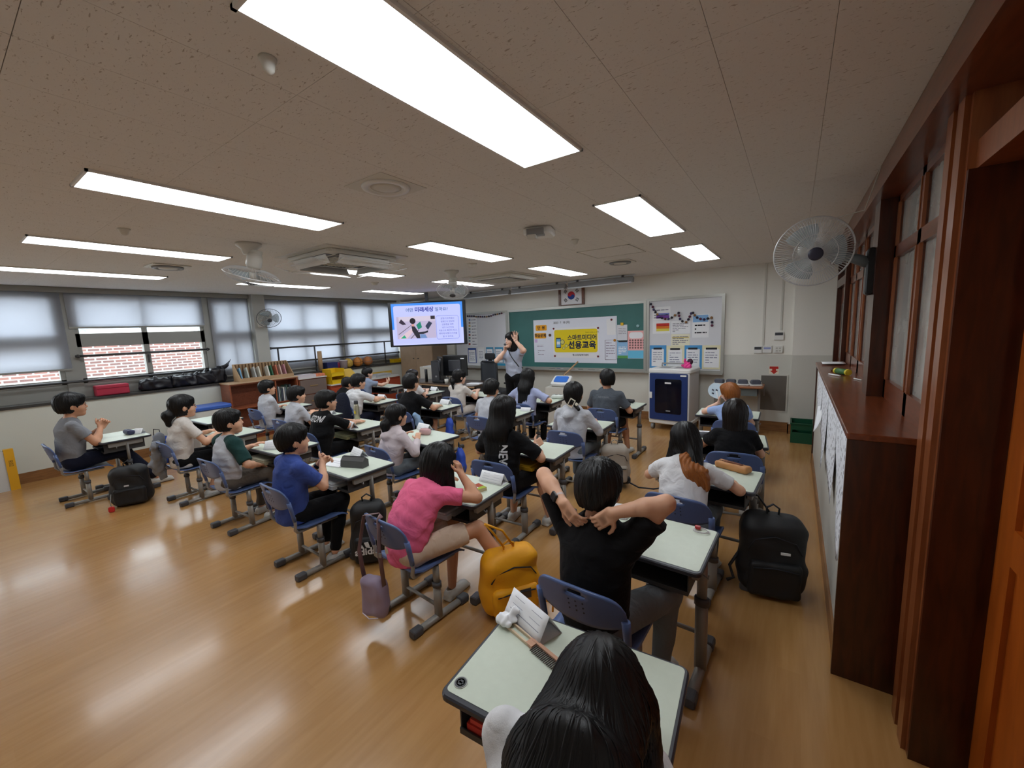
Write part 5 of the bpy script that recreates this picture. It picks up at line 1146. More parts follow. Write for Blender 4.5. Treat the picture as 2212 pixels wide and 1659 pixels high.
def tvtext(t, x, z, s, c, b=0.): return text_mesh(t, s, em(c), 'slide_text', scr, Matrix.Translation((x, -.011, z)), 'CENTER', b)
tvtext('어떤', -.36, .285, .088, (36, 90, 140), .01); tvtext('미래세상', -.055, .29, .108, (40, 50, 150), .03); tvtext('일까요?', .305, .285, .088, (36, 90, 140), .01)
sq('photo', -.65, .17, -.30, .16, (186, 176, 206), .004, scr)
sq('photo_ceiling', -.60, .17, .06, .16, (206, 196, 216), .0045, scr); sq('photo_sign', .07, .16, .09, .16, (40, 34, 44), .005, scr)
def spoly(n, pts, c, d):
    MB().prism(pts, -.0065-d, -.0055-d, 1).obj(n, em(c), scr)
spoly('photo_belt', [(-.62, -.28), (-.30, -.06), (-.26, -.10), (-.45, -.30), (-.60, -.30)], (214, 190, 204), .0048); spoly('photo_green', [(-.58, -.29), (-.50, -.22), (-.46, -.29)], (40, 160, 120), .0052)
spoly('photo_rail', [(-.62, -.2), (-.32, .0), (-.32, -.01), (-.62, -.215)], (80, 60, 80), .0053); spoly('photo_rail', [(-.38, -.3), (-.2, -.12), (-.19, -.13), (-.36, -.3)], (90, 80, 100), .0053)
spoly('photo_people', [(-.60, .04), (-.55, .11), (-.50, .06), (-.45, .0), (-.52, -.01)], (50, 40, 60), .0053)
spoly('photo_case', [(-.24, -.02), (-.15, .05), (-.12, -.07), (-.2, -.12)], (30, 130, 110), .0054); spoly('photo_laptop', [(-.05, -.05), (.03, .05), (.10, .01), (.0, -.13)], (44, 54, 80), .0054)
spoly('photo_jacket', [(-.34, -.04), (-.27, -.05), (-.20, -.17), (-.06, -.16), (.0, -.14), (.0, -.18), (-.10, -.21), (-.18, -.21), (-.17, -.30), (-.24, -.30), (-.33, -.14)], (38, 38, 50), .0056)
spoly('photo_jeans', [(-.17, -.21), (-.06, -.22), (-.02, -.30), (-.17, -.30)], (110, 140, 190), .0056)
MB().lathe([(.062, 0), (.062, .001)], 18, (-.31, -.0125, .065), Rx(math.pi/2)).obj('photo_hair', em((30, 26, 34)), scr); spoly('photo_face', [(-.34, .0), (-.28, .0), (-.28, -.05), (-.33, -.05)], (206, 150, 140), .0055)
bxp = [(.20, -.33), (.62, -.33), (.65, -.30), (.65, .12), (.62, .15), (.20, .15), (.18, .12), (.18, -.30)]
MB().tube([(x, -.0105, z) for x, z in bxp+[bxp[0]]], .003, 5).obj('slide_box', em((70, 90, 190)), scr)
for i, t in enumerate(('공항/기차역에서', '생체인식 정보와', '신분증을 대면', '내가 누군인지', '자동으로 확인이 되고,', '편하게 비행기/기차를', '탈 수 있어요.')): tvtext(t, .42, .09-i*.062, .043, (60, 70, 160))
MB().bx(-.03, .03, .03, .08, .40, .66).obj('ceiling_pole', M_dgrey, tv); MB().bx(-.2, .2, .045, .09, -.2, .3).obj('bracket', M_dgrey, tv)
# beige cupboard and door column behind the television
o = thing('tall_cupboard', 'tall beige cupboard in the corner below the television', 'cupboard', (-7.62, 7.38, 0))
[MB().bx(a_, b_, -.5, -.48, .05, 2.3).obj('door', M_beige, o) for a_, b_ in ((-.56, -.005), (.005, .56))]; MB().bx(-.57, .57, -.48, 0, 0, 2.33).obj('body', mat('cupboard_side', rgb(150, 128, 106), .5), o)
for x in (-.08, .08): MB().tube([(x, -.5, 1.12), (x, -.52, 1.12)], .015, 8).obj('knob', M_dgrey, o)
# chalkboard lamps along the ceiling
M_tube_w = mat('unlit_lamp_tube', rgb(226, 230, 236), .25)
for i in range(3):
    x0 = -6.0+i*1.26
    t = thing('board_lamp', ('left', 'middle', 'right')[i]+' unlit strip lamp of the rail above the chalkboard', 'lamp', (x0, 6.93, CZ), 0, 'strip lamps above the chalkboard')
    MB().prism([(-.06, -.13), (.03, -.13), (.05, -.06), (-.03, -.04)], .02, 1.22, 0).obj('reflector', M_grey, t)
    MB().tube([(.03, -.05, -.135), (1.2, -.05, -.135)], .013, 8).obj('tube', M_tube_w, t); MB().tube([(.0, .0, -.02), (1.24, .0, -.02)], .014, 8).obj('rail', M_tube_w, t)
    for x in (.2, 1.04): MB().bx(x-.02, x+.02, -.02, .02, -.06, 0).obj('bracket', M_dgrey, t)
# wall controllers, trunking, hydrant cabinet
YC = FY
for c, z0_, lab in ((1652, 1.30, 'thin white cable trunking left, down to the controllers'), (1690, 1.56, 'thin white cable trunking right, down to the thermostat')):
    p = at(c, 650, y=YC); tag(MB().bx(p[0]-.012, p[0]+.012, YC-.012, YC, z0_, CZ).obj('cable_trunking', M_offw), lab, 'trunking', 'cable trunking on the front wall')
def ctrl(tl, br, lab, disp, col=(226, 226, 222)):
    o = tag(Wall(YC).sheet('controller', tl, br, pm(col), 0, .025, None, .008), lab, 'controller', 'wall controllers by the corner'); Wall(YC).sheet('display', disp[0], disp[1], disp[2], .0255, .001, o); return o
ctrl((1673, 717), (1693, 734), 'white thermostat with a dark display, highest of the wall controllers', ((1674.5, 718.5), (1691.5, 724), M_dgrey)); ctrl((1629, 748), (1646, 763), 'white controller with a dark display, leftmost', ((1630, 749), (1645, 755), M_dgrey)); ctrl((1648, 747), (1667, 762), 'controller with a pale blue front, middle', ((1650, 750), (1665, 754), pm((150, 160, 210))))
o = ctrl((1672, 747), (1691, 762), 'white switch plate with four rockers, rightmost', ((1673, 748), (1690, 761), pm((222, 222, 216))))
for a, b in ((1676, 750.5), (1683, 750.5), (1676, 756), (1683, 756)): Wall(YC).sheet('rocker', (a, b), (a+4, b+3), pm((190, 188, 180)), .027, .004, o)
o = tag(Wall(YC).sheet('hydrant_sign', (1662, 791), (1682, 808), pm((236, 226, 206)), 0, .003), 'red and white fire sign with a down arrow', 'sign'); Wall(YC).sheet('red_band', (1662.5, 791.5), (1681.5, 797), pm((190, 44, 34)), .0032, .001, o)
p = at(1672, 801, y=YC); MB().prism([(p[0]-.025, p[2]+.04), (p[0]+.025, p[2]+.04), (p[0]+.025, p[2]), (p[0]+.05, p[2]), (p[0], p[2]-.05), (p[0]-.05, p[2]), (p[0]-.025, p[2])], YC-.006, YC-.003, 1).obj('arrow', pm((190, 44, 34)), o)
o = thing('hydrant_cabinet', 'flush grey steel hydrant cabinet in the wall under the red sign', 'cabinet', (at(1670, 850, y=YC)[0], YC, .33)); _w = .165
MB().bx(-_w-.02, _w+.02, -.015, 0, -.02, .56).obj('frame', M_offw, o); d = MB().bx(-_w, _w, -.02, -.005, 0, .54).obj('door', mat('steel_door', rgb(112, 108, 102), .4, .3), o); MB().bx(-_w+.04, -_w+.055, -.03, -.02, .22, .33).obj('handle', M_tube, d)

# ---------------------------------------------------------------- ceiling equipment
def cyl(name, m, r, h, c, parent=None, n=24, r2=None): return MB().lathe([(r, 0), (r2 or r, -h)], n, c).obj(name, m, parent)
t = thing('ceiling_speaker', 'round white loudspeaker in the ceiling near the camera', 'speaker', (-1.94, 1.62, CZ)); MB().lathe([(.135, 0), (.13, -.012), (.10, -.014), (.098, -.006)], 32).obj('ring', M_white, t); MB().lathe([(.098, -.004), (.05, -.012), (.0001, -.014)], 24).obj('grille', M_offw, t); MB().bx(-.16, .16, -.16, .16, -.003, 0).obj('plate', M_offw, t)
for x, y, lab in ((-5.63, 1.65, 'square ceiling vent near the window lights'), (-1.95, 5.43, 'square ceiling vent near the chalkboard, right')):
    t = thing('ceiling_vent', lab, 'vent', (x, y, CZ), 0, 'square vents in the ceiling'); MB().bbox((0, 0, -.006), (.34, .34, .012), .03, 3).obj('plate', M_offw, t); MB().lathe([(.14, -.012), (.135, -.03), (.11, -.03), (.10, -.014)], 28).obj('ring', M_grey, t); MB().lathe([(.085, -.014), (.08, -.03), (.0001, -.032)], 24).obj('disc', M_offw, t)
for x, y, r, lab in ((-1.32, .70, .02, 'small ceiling detector near the biggest lamp'), (-1.78, 3.72, .03, 'small sprinkler head right of the wireless box'), (-5.6, 4.3, .05, 'smoke detector in the middle of the ceiling'), (-4.0, .95, .03, 'small sprinkler head left of the ceiling fan'), (-3.35, 4.05, .05, 'smoke detector near the far ceiling fan')):
    tag(MB().lathe([(r*1.25, 0), (r*1.2, -.008), (r, -.012), (r*.8, -.035), (r*.3, -.045), (.0001, -.045)], 18, (x, y, CZ)).obj('detector', M_offw), lab, 'detector', 'detectors on the ceiling')
t = thing('access_hatch', 'square access hatch outlined in the ceiling', 'hatch', (-1.76, 4.63, CZ)); MB().bx(-.3, -.285, -.29, .29, -.006, 0).bx(.285, .3, -.29, .29, -.006, 0).bx(-.3, .3, -.29, -.275, -.006, 0).bx(-.3, .3, .275, .29, -.006, 0).obj('frame', M_offw, t); MB().bx(-.283, .283, -.273, .273, -.003, 0).obj('panel', M_ceil, t)
t = thing('wireless_box', 'white wireless access point box on the ceiling', 'router', (-1.81, 3.1, CZ), .3); MB().bbox((0, 0, -.03), (.24, .22, .06), .04, 4).obj('housing', M_white, t); MB().bx(-.08, .06, -.13, -.07, -.075, -.02).obj('bracket', M_grey, t); MB().bx(-.07, -.0, -.15, -.09, -.10, -.07).obj('antenna_foot', M_offw, t)
def cassette(x, y, label, opened):
    t = thing('air_conditioner', label, 'air conditioner', (x, y, CZ), 0, 'ceiling air conditioners'); w = .47
    MB().bx(-w, w, -w, w, -.012, 0).obj('panel', M_offw, t)
    MB().bbox((0, 0, -.03), (.80, .80, .04), .06, 3).obj('body', M_offw, t)
    g = MB().bx(-.26, .26, -.26, .26, -.062, -.05).obj('grille', M_grey, t); sl = MB()
    for i in range(12): sl.bx(-.25, .25, -.245+i*.043, -.235+i*.043, -.067, -.062)
    sl.obj('grille_bars', M_offw, g)['kind'] = 'stuff'
    for k in range(4):
        R = Matrix.Rotation(k*math.pi/2, 3, 'Z'); mb = MB(); mb.box(R @ Vector((0, .335, -.051)), (.56, .07, .004), R); mb.obj('air_slot', M_black, t)
        fl = MB(); c = R @ Vector((0, .36, -.095 if opened else -.055)); fl.box(c, (.58, .006 if opened else .075, .085 if opened else .006), R @ Matrix.Rotation(-.5 if opened else 0, 3, 'X')); fl.obj('flap', M_white, t)
    if opened:
        for k in range(4):
            R = Matrix.Rotation(k*math.pi/2, 3, 'Z'); P = [R @ Vector(v) for v in ((-.3, .40, -.10), (.3, .40, -.10))]; MB().tube(P, .008, 6).obj('deflector_rod', M_white, t)
            mb = MB(); mb.box(R @ Vector((0, .47, -.13)), (.7, .16, .004), R @ Matrix.Rotation(.25, 3, 'X')); mb.obj('wind_deflector', mat('clear_plastic', rgb(225, 228, 230), .15, alpha=.35), t)
cassette(-3.95, 2.66, 'ceiling air conditioner with clear wind deflectors hanging from it', True); cassette(-3.85, 5.42, 'closed ceiling air conditioner nearer the chalkboard', False)
# fans
def fan_guard(t, r, m, mb_m, blades=3, hub_m=None, wires=60):
    """guard centred at origin, axis +Z is the front"""
    g = MB(); n = wires
    for k in range(n):
        a = 2*math.pi*k/n; c, s_ = math.cos(a), math.sin(a); pf = []; pb = []
        for q in np.linspace(.16, 1, 6): pf.append((c*r*q, s_*r*q, .075*math.sqrt(max(0, 1-q*q*.98))))
        for q in np.linspace(.25, 1, 5): pb.append((c*r*q, s_*r*q, -.065*math.sqrt(max(0, 1-q*q*.98))))
        g.tube(pf, .0013, 4, False); g.tube(pb, .0013, 4, False)
    out = [g.obj('guard_wires', m)]; out[0]['kind'] = 'stuff'
    rg = MB().tube([(r*math.cos(a), r*math.sin(a), 0) for a in np.linspace(0, 2*math.pi, 41)], .005, 6)
    rg.tube([(r*.55*math.cos(a), r*.55*math.sin(a), .064) for a in np.linspace(0, 2*math.pi, 33)], .002, 5); out.append(rg.obj('guard_rim', m))
    out.append(MB().lathe([(r*.19, .070), (r*.19, .078), (r*.12, .084), (.0001, .085)], 24).obj('badge', hub_m or M_dgrey))
    out.append(MB().lathe([(.03, -.03), (.035, .02), (.0001, .03)], 16).obj('hub', M_offw))
    for k in range(blades):
        a0 = 2*math.pi*k/blades
        def bl(u, v, a0=a0):
            rr = .03+u*(r*.82-.03); w = (.5+.6*math.sin(u*2.4))*(v-.5)*1.15; return (rr*math.cos(a0+w), rr*math.sin(a0+w), .022*(v-.5)*2*-1)
        out.append(MB().grid(bl, 6, 6, .002).obj('blade', mb_m))
    out.append(MB().lathe([(.0001, -.20), (.045, -.195), (.06, -.16), (.062, -.09), (.05, -.07), (.0001, -.07)], 20).obj('motor', M_offw))
    return out
M_wire = mat('fan_wire', rgb(214, 216, 218), .35, .3); M_bladeg = mat('fan_blade', rgb(190, 205, 212), .25, alpha=.55)
def place_fan(name, label, pos, axis, r, extra=None, wires=60, badge=None, wire=None):
    t = thing(name, label, 'fan', pos, 0, 'fans'); q = Vector(axis).normalized().to_track_quat('Z', 'Y')
    for o in fan_guard(t, r, wire or M_wire, M_bladeg, hub_m=badge, wires=wires): o.parent = t; o.rotation_mode = 'QUATERNION'; o.rotation_quaternion = q
    return t
FR = np.array([.075, 3.36, 2.16]); ax = np.array([.16, -.93, -.28]); ax /= np.linalg.norm(ax)
t = place_fan('wall_fan', 'grey wall fan on the wooden post at the right', FR, ax, .215, wires=84, badge=mat('navy_badge', rgb(60, 62, 82), .35))
b = FR-ax*.17; MB().tube([(b-FR), np.array([.28, 3.53, 2.12])-FR, np.array([.37, 3.55, 2.08])-FR], [.035, .03, .035], 12).obj('arm', mat('fan_arm_grey', rgb(120, 132, 138), .4), t)
MB().bbox(np.array([.385, 3.56, 2.02])-FR, (.05, .09, .30), .03, 4, None, 1).obj('wall_bracket', M_black, t)
MB().tube([np.array([.0, 3.4, 2.33])-FR, np.array([.33, 3.5, 2.40])-FR, np.array([.36, 3.2, CZ])-FR], .003, 5).obj('pull_cord', M_offw, t)
LFp = np.array([-8.0, 3.74, 2.12])
t = place_fan('wall_fan', 'wall fan on the grey pillar between the windows', LFp, (.75, -.25, -.55), .2, wires=44, wire=mat('fan_wire_dark', rgb(90, 92, 96), .35, .3)); MB().tube([(-.12, .03, .08), (-.2, .0, .0), (-.28, -.03, -.02)], [.05, .045, .05], 10).obj('arm', M_offw, t); MB().bbox((-.27, -.03, -.05), (.05, .12, .22), .03, 3, None, 0).obj('wall_bracket', M_offw, t)
for x, y, ax_, lab in ((-3.93, 1.74, (-.35, -.1, -1), 'orbiting ceiling fan nearest the open air conditioner'), (-3.93, 4.3, (.25, -.35, -.9), 'orbiting ceiling fan nearer the chalkboard')):
    a = nrm(np.array(ax_)); c = np.array([x, y, 2.30]); t = place_fan('ceiling_fan', lab, c, a, .215, wires=48)
    MB().lathe([(.10, CZ-c[2]), (.10, CZ-c[2]-.02), (.06, CZ-c[2]-.05), (.05, CZ-c[2]-.09), (.02, CZ-c[2]-.1)], 24).obj('mount', M_offw, t)
    MB().tube([(0, 0, CZ-c[2]-.07), tuple(-a*.16+np.array([.02, .02, .03])), tuple(-a*.12)], [.035, .04, .035], 12).obj('swivel', M_offw, t)
# ---------------------------------------------------------------- window side
M_or = wood_mat('orange_brown_laminate', rgb(128, 66, 38), rgb(150, 82, 50), .45, (1, 6, 6), .05)
M_red = mat('red_cabinet', rgb(168, 72, 44), .45); M_drawer = mat('brown_drawer_front', rgb(112, 96, 88), .5)
M_card = mat('cardboard', rgb(168, 138, 104), .8, vary=.06)
SX = LX+.045
# open bookshelf
t = thing('bookshelf', 'orange-brown open bookshelf under the window with books at its right end', 'bookshelf', (SX, 2.88, 0)); L, D, Hh = 1.16, .36, 1.0
MB().bx(0, D, 0, .022, 0, Hh).bx(0, D, L-.022, L, 0, Hh).bx(0, D, .022, L-.022, Hh-.022, Hh).bx(0, D, .022, L-.022, .06, .08).bx(0, D, .022, L-.022, .56, .58).bx(0, .012, .022, L-.022, .06, Hh).bx(.02, D-.02, .022, L-.022, 0, .06).obj('case', M_or, t)
MB().bx(D-.02, D, .74, .76, .58, Hh-.022).obj('divider', M_or, t)
MB().bx(-.01, D+.015, -.01, L+.01, Hh, Hh+.02).obj('top_board', mat('pale_board', rgb(190, 160, 128), .5), t)
random.seed(8)
def book(x, y, z, w, d, h, c, label, tilt=0., lean=0., grp='books on the lower shelf'):
    o = thing('book', label, 'book', (x, y, z), 0, grp); m = pm(c, .6)
    a = MB().bx(-d/2, d/2, -w/2, -w/2+.003, 0, h).bx(-d/2, d/2, w/2-.003, w/2, 0, h).bx(d/2-.003, d/2, -w/2, w/2, 0, h).obj('cover', m, o); MB().bx(-d/2+.004, d/2-.004, -w/2+.003, w/2-.003, .004, h-.004).obj('pages', M_paper2, o)
    o.rotation_euler = (tilt, lean, 0); return o
cl = ((70, 84, 88), (190, 196, 200), (96, 112, 108), (60, 66, 80), (206, 206, 200), (110, 120, 128), (72, 96, 84), (180, 178, 170), (84, 88, 100))
yy = 3.66
for i in range(11):
    w = random.uniform(.018, .034); book(SX+.22, yy+w/2, .58, w, .2, random.uniform(.22, .30), cl[i % 9], 'upright book number %s from the divider on the bookshelf' % ('one two three four five six seven eight nine ten eleven'.split()[i]), grp='books standing on the bookshelf'); yy += w+.003
for i in range(4):
    tag(MB().bx(-.11, .11, -.15, .15, 0, .018).obj('paper_stack', pm((214, 214, 210)), None, (SX+.2, 3.3+.01*i, .58-.475+.08*0+.0+i*.019)), ('bottom', 'second', 'third', 'top')[i]+' white paper bundle lying low in the bookshelf', 'paper', 'paper bundles in the bookshelf')
# slanted display bin full of picture books on top of the shelf
t = thing('book_bin', 'slanted cardboard book bin on top of the bookshelf', 'bin', (SX+.05, 3.08, 1.021)); BL = .92
MB().prism([(0, 0), (.27, 0), (.27, .055), (.05, .30), (0, .30)], 0, .012, 1).prism([(0, 0), (.27, 0), (.27, .055), (.05, .30), (0, .30)], BL-.012, BL, 1).bx(0, .012, .012, BL-.012, 0, .30).bx(.258, .27, .012, BL-.012, 0, .06).bx(.012, .258, .012, BL-.012, 0, .012).obj('box', M_card, t)
for i in range(16): MB().bx(.014, .05, .04+i*.055, .044+i*.055, .012, .29).obj('slot_wall', mat('cardboard_dark', rgb(112, 84, 62), .8), t)
for i, (dy, c, lab) in enumerate(((.06, (120, 170, 206), 'blue picture book leftmost in the slanted bin'), (.17, (196, 200, 190), 'pale picture book next to the blue one in the bin'), (.29, (190, 190, 186), 'grey picture book in the slanted bin'), (.37, (214, 210, 196), 'cream picture book left of the middle of the bin'), (.52, (222, 218, 206), 'white picture book left of the green one'), (.58, (50, 106, 74), 'green picture book in the slanted bin'), (.67, (196, 110, 84), 'orange-red picture book right of the green one'), (.74, (206, 176, 160), 'pinkish pale picture book in the bin'), (.82, (186, 130, 140), 'rose picture book at the right end of the bin'))):
    book(SX+.19, 3.08+dy, 1.036, .022, .13, .215, c, lab, 0, -.32, 'picture books in the slanted bin')
# drawer chest, red cabinets, trays
t = thing('drawer_chest', 'brown drawer chest between the bookshelf and the red cabinet', 'chest', (SX, 4.06, 0)); MB().bx(0, .36, 0, .56, 0, .94).obj('body', M_or, t)
for k in range(3):
    d = MB().bx(.36, .378, .015, .545, .04+k*.3, .32+k*.3).obj('drawer', M_drawer, t); MB().bx(.378, .39, .2, .36, .19+k*.3, .205+k*.3).obj('handle', mat('brass_pull', rgb(190, 160, 110), .35, .6), d)
MB().bx(-.01, .39, -.005, .565, .94, .955).obj('top', M_offw, t)
tag(MB().bx(0, .25, 0, .36, 0, .06).obj('white_parcel', pm((196, 186, 190)), None, (SX+.08, 4.07, .956)), 'long pale parcel on the drawer chest', 'parcel'); tag(MB().bx(0, .2, 0, .2, 0, .05).obj('snack_box', pm((206, 120, 84), vary=.5, vscale=18), None, (SX+.1, 4.44, .956)), 'small orange patterned box on the drawer chest', 'box')
for k, (y0, y1, lab) in enumerate(((4.66, 5.55, 'red-brown cabinet next to the drawer chest'), (5.57, 6.45, 'red-brown cabinet nearest the front cupboard'))):
    t = thing('red_cabinet', lab, 'cabinet', (SX, y0, 0), 0, 'red cabinets under the windows'); w = y1-y0
    MB().bx(0, .42, 0, w, 0, .74).obj('body', M_red, t)
    for a, b in ((.01, w/2-.004), (w/2+.004, w-.01)): d = MB().bx(.42, .436, a, b, .03, .68).obj('door', M_red, t); MB().bx(.436, .446, (b-.06 if a < .1 else a+.04), (b-.04 if a < .1 else a+.06), .4, .5).obj('handle', M_tube, d)
    MB().bx(-.01, .45, -.004, w+.004, .74, .765).obj('top', M_offw, t)
M_yel = mat('yellow_plastic', rgb(226, 186, 22), .4)
def tray(loc, sz, label, m=None, name='yellow_tray'):
    t = thing(name, label, 'tray', loc, 0, 'plastic trays'); w, d, h = sz; m = m or M_yel
    MB().bx(0, w, 0, d, 0, .006).bx(0, .006, 0, d, .006, h).bx(w-.006, w, 0, d, .006, h*.55).bx(0, w, 0, .006, .006, h).bx(0, w, d-.006, d, .006, h).obj('tub', m, t)
    MB().bx(w-.004, w+.008, -.004, d+.004, h*.5, h*.56).bx(-.004, w+.004, -.008, .0, h-.012, h).bx(-.004, w+.004, d, d+.008, h-.012, h).obj('rim', m, t); return t
tray((SX+.1, 4.70, .766), (.32, .30, .15), 'lower yellow plastic tray of the stack on the red cabinet'); tray((SX+.1, 4.70, .922), (.32, .30, .15), 'upper yellow plastic tray of the stack on the red cabinet')
t = thing('magazine_rack', 'yellow slanted rack behind the pupils on the red cabinet', 'rack', (SX+.1, 5.06, .766)); MB().prism([(0, 0), (.3, 0), (.3, .08), (.05, .26), (0, .26)], 0, .28, 1).obj('rack', mat('pale_yellow_plastic', rgb(214, 176, 74), .45), t)
for i, (y, w, h, c, lab) in enumerate(((5.45, .34, .05, (206, 206, 204), 'stack of white papers on the red cabinet, left'), (5.86, .36, .07, (196, 198, 200), 'stack of white papers on the red cabinet, right'), (5.5, .2, .03, (176, 178, 182), 'grey folder on the red cabinet'))):
    t = thing('paper_pile', lab, 'papers', (SX+.12, y, .766+(.055 if i == 2 else 0)))
    for j in range(3): MB().bx(0, .26, 0, w, 0, h/3-.002).obj('sheet_bundle', pm(tuple(max(0, v-j*9) for v in c)), t, (.01*j, .006*j, j*h/3), (0, 0, .03*j))
# things on the ledge (z = 1.02)
LZ = 1.021; LXc = LX-.1
t = thing('red_case', 'red fabric case lying on the window ledge', 'case', (LXc-.04, 1.38, LZ)); MB().bbox((.02, .17, .075), (.16, .36, .15), .02, 3, None, 1).obj('body', mat('red_fabric', rgb(176, 40, 66), .7), t); MB().bx(-.06, .10, -.01, .35, .10, .105).obj('zip', mat('dark_red', rgb(120, 26, 44), .6), t)
for i, (y, L_, h, lab) in enumerate(((1.86, .40, .2, 'black bag leftmost in the row on the window ledge'), (2.24, .36, .22, 'black shiny bag second in the row on the window ledge'), (2.56, .34, .24, 'black bag third in the row on the window ledge'), (2.80, .22, .30, 'black bag with spiky straps at the right end of the ledge row'))):
    F = Field(); F.add(rbox((0, L_/2, h*.42), (.10, L_/2, h*.42), .05), .02)
    for q in range(4): F.add(cap((-.03, .05+q*L_*.24, h*.7), (.04, .09+q*L_*.25, h*(.85+.12*(q % 2))), .03, .02), .03)
    F.disp = wrinkle(50+i, .014, 30); F.keep.append(plane((0, 0, .002), (0, 0, -1)))
    o = sdf_obj('black_bag', F, .011, mat('black_nylon', rgb(20, 20, 28), .38)); o.location = (LXc+.0, y, LZ); tag(o, lab, 'bag', 'black bags on the window ledge')
    if i == 3:
        s_ = MB()
        for q in range(5): s_.tube([(.0, .12+q*.02, h*.75), (.02, .16+q*.03, h*.95), (.02, .22+q*.03, h*.9+q*.03)], [.012, .01, .004], 6)
        s_.obj('straps', mat('black_nylon', rgb(20, 20, 28), .38), o)
t = thing('storage_box', 'white storage box with a blue lid standing before the bookshelf', 'box', (LX+.42, 2.55, 0)); MB().bbox((0, 0, .33), (.42, .50, .66), .04, 3).obj('tub', M_offw, t); MB().bbox((0, 0, .69), (.44, .52, .06), .05, 3).obj('lid', mat('blue_lid', rgb(52, 92, 176), .4), t)
M_lb = mat('navy_box', rgb(34, 44, 96), .5)
t = thing('navy_box', 'navy fabric box on the ledge beside the cardboard tube', 'box', (LXc-.02, 4.92, LZ)); MB().bbox((.0, .135, .075), (.2, .25, .15), .015, 2).obj('body', M_lb, t); MB().bx(-.105, .105, .005, .265, .145, .16).obj('lid', M_lb, t)
t = thing('clear_tub', 'clear plastic tub on the ledge in front of the yellow ball', 'tub', (LXc+.06, 5.33, LZ)); MB().lathe([(.075, 0), (.085, .17), (.09, .175), (.082, .172), (.072, .006)], 20).obj('tub', mat('clear_tub_plastic', rgb(206, 190, 198), .2, alpha=.55), t); MB().lathe([(.09, .175), (.09, .185), (.0001, .187)], 20).obj('lid', pm((222, 214, 216), .3), t); MB().lathe([(.06, .01), (.06, .07), (.0001, .075)], 14).obj('contents', pm((206, 160, 110)), t)
tag(MB().tube([(0, 0, 0), (0, 0, .42)], .045, 14).obj('cardboard_tube', M_card, None, (LX-.06, 4.80, LZ)), 'upright brown cardboard tube on the window ledge', 'tube')
def ball(y, r, c, label, seams=None, x=0.):
    t = thing('ball', label, 'ball', (LXc+.02+x, y, LZ+r), 0, 'balls on the window ledge'); MB().lathe([(r*math.sin(a), -r*math.cos(a)) for a in np.linspace(.001, math.pi-.001, 14)], 20).obj('skin', pm(c, .55), t)
    if seams:
        for R in (Matrix.Identity(3), Rx(math.pi/2), Ry(math.pi/2) @ Rz(.5)):
            MB().tube([tuple(R @ Vector((r*1.001*math.cos(a), r*1.001*math.sin(a), .3*r*math.sin(2*a)*.3))) for a in np.linspace(0, 2*math.pi, 25)], r*.035, 5).obj('seam', pm(seams, .6), t)
ball(5.265, .07, (170, 50, 84), 'dark pink ball behind the navy box', None, -.08); ball(5.47, .105, (196, 160, 70), 'yellow ball left of the two basketballs', (170, 130, 50)); ball(5.72, .11, (196, 124, 52), 'orange and black basketball, left of the pair', (40, 34, 40)); ball(5.99, .11, (186, 116, 60), 'orange and grey basketball, right of the pair', (130, 120, 116))
tray((LX-.2, 6.72, LZ), (.16, .30, .09), 'low yellow tray at the end of the ledge beside the cupboard'); tag(MB().bx(0, .02, 0, .62, 0, .09).obj('yellow_ruler_board', mat('pale_yellow_plastic', rgb(214, 176, 74), .45), None, (SX+.03, 5.9, .766)), 'long yellow board leaning above the paper piles', 'board')
t = thing('corner_panel', 'white panel with a yellow measuring strip at the left picture edge', 'panel', (-7.98, .0, 0)); MB().bx(-.05, 0, -.6, .42, .0, .50).obj('panel', mat('panel_white', rgb(206, 208, 208), .5), t); yb = MB().bx(-.06, .012, .42, .50, 0, .52).obj('yellow_strip', mat('yellow_strip', rgb(226, 168, 30), .5), t)
text_mesh('R02', .05, pm((120, 96, 40)), 'strip_print', yb, Matrix.Translation((.014, .46, .34)) @ Matrix.Rotation(math.radians(90), 4, 'Z') @ Matrix.Rotation(math.radians(90), 4, 'Y'))
# ---------------------------------------------------------------- teacher's table, chair, computer
t = thing('teacher_table', 'dark teacher table with computer equipment in front of the left board', 'table', (-5.62, 6.12, 0)); MB().bbox((0, 0, .705), (1.5, .7, .03), .03, 3).obj('top', wood_mat('dark_table', rgb(58, 44, 36), rgb(76, 60, 50), .3, (1, 6, 1)), t); MB().bx(-.72, .72, -.30, -.28, .08, .69).obj('front_panel', M_dgrey, t); [MB().bx(a_-.01, a_+.01, -.3, .3, 0, .69).obj('side_panel', M_dgrey, t) for a_ in (-.71, .71)]; MB().bx(-.70, -.36, -.25, .28, .05, .66).obj('pedestal', M_black, t); MB().bx(-.74, .74, -.355, -.34, .675, .70).obj('edge', M_card, t)
def monitor(loc, rz, label, w=.54, h=.34):
    t = thing('monitor', label, 'monitor', loc, rz, 'monitors on the teacher table'); MB().bbox((0, 0, .33), (w, .035, h), .012, 2, None, 1).obj('casing', M_black, t); MB().bbox((0, -.025, .33), (w*.5, .03, h*.55), .02, 2, None, 1).obj('back_bulge', M_dgrey, t); MB().bx(-.03, .03, -.03, -.015, .02, .30).obj('neck', M_black, t); MB().bbox((0, -.01, .012), (.24, .18, .02), .05, 4).obj('foot', M_black, t); MB().bx(w*.25, w*.4, -.02, -.0178, .46, .485).obj('label_sticker', M_paper, t); MB().bx(-w/2+.01, w/2-.01, .0176, .019, .33-h/2+.012, .33+h/2-.012).obj('screen', mat('dim_screen', rgb(30, 34, 44), .2), t)
monitor((-5.68, 6.16, .72), .2, 'dark monitor seen from behind, right of the computer tower', .56, .42)
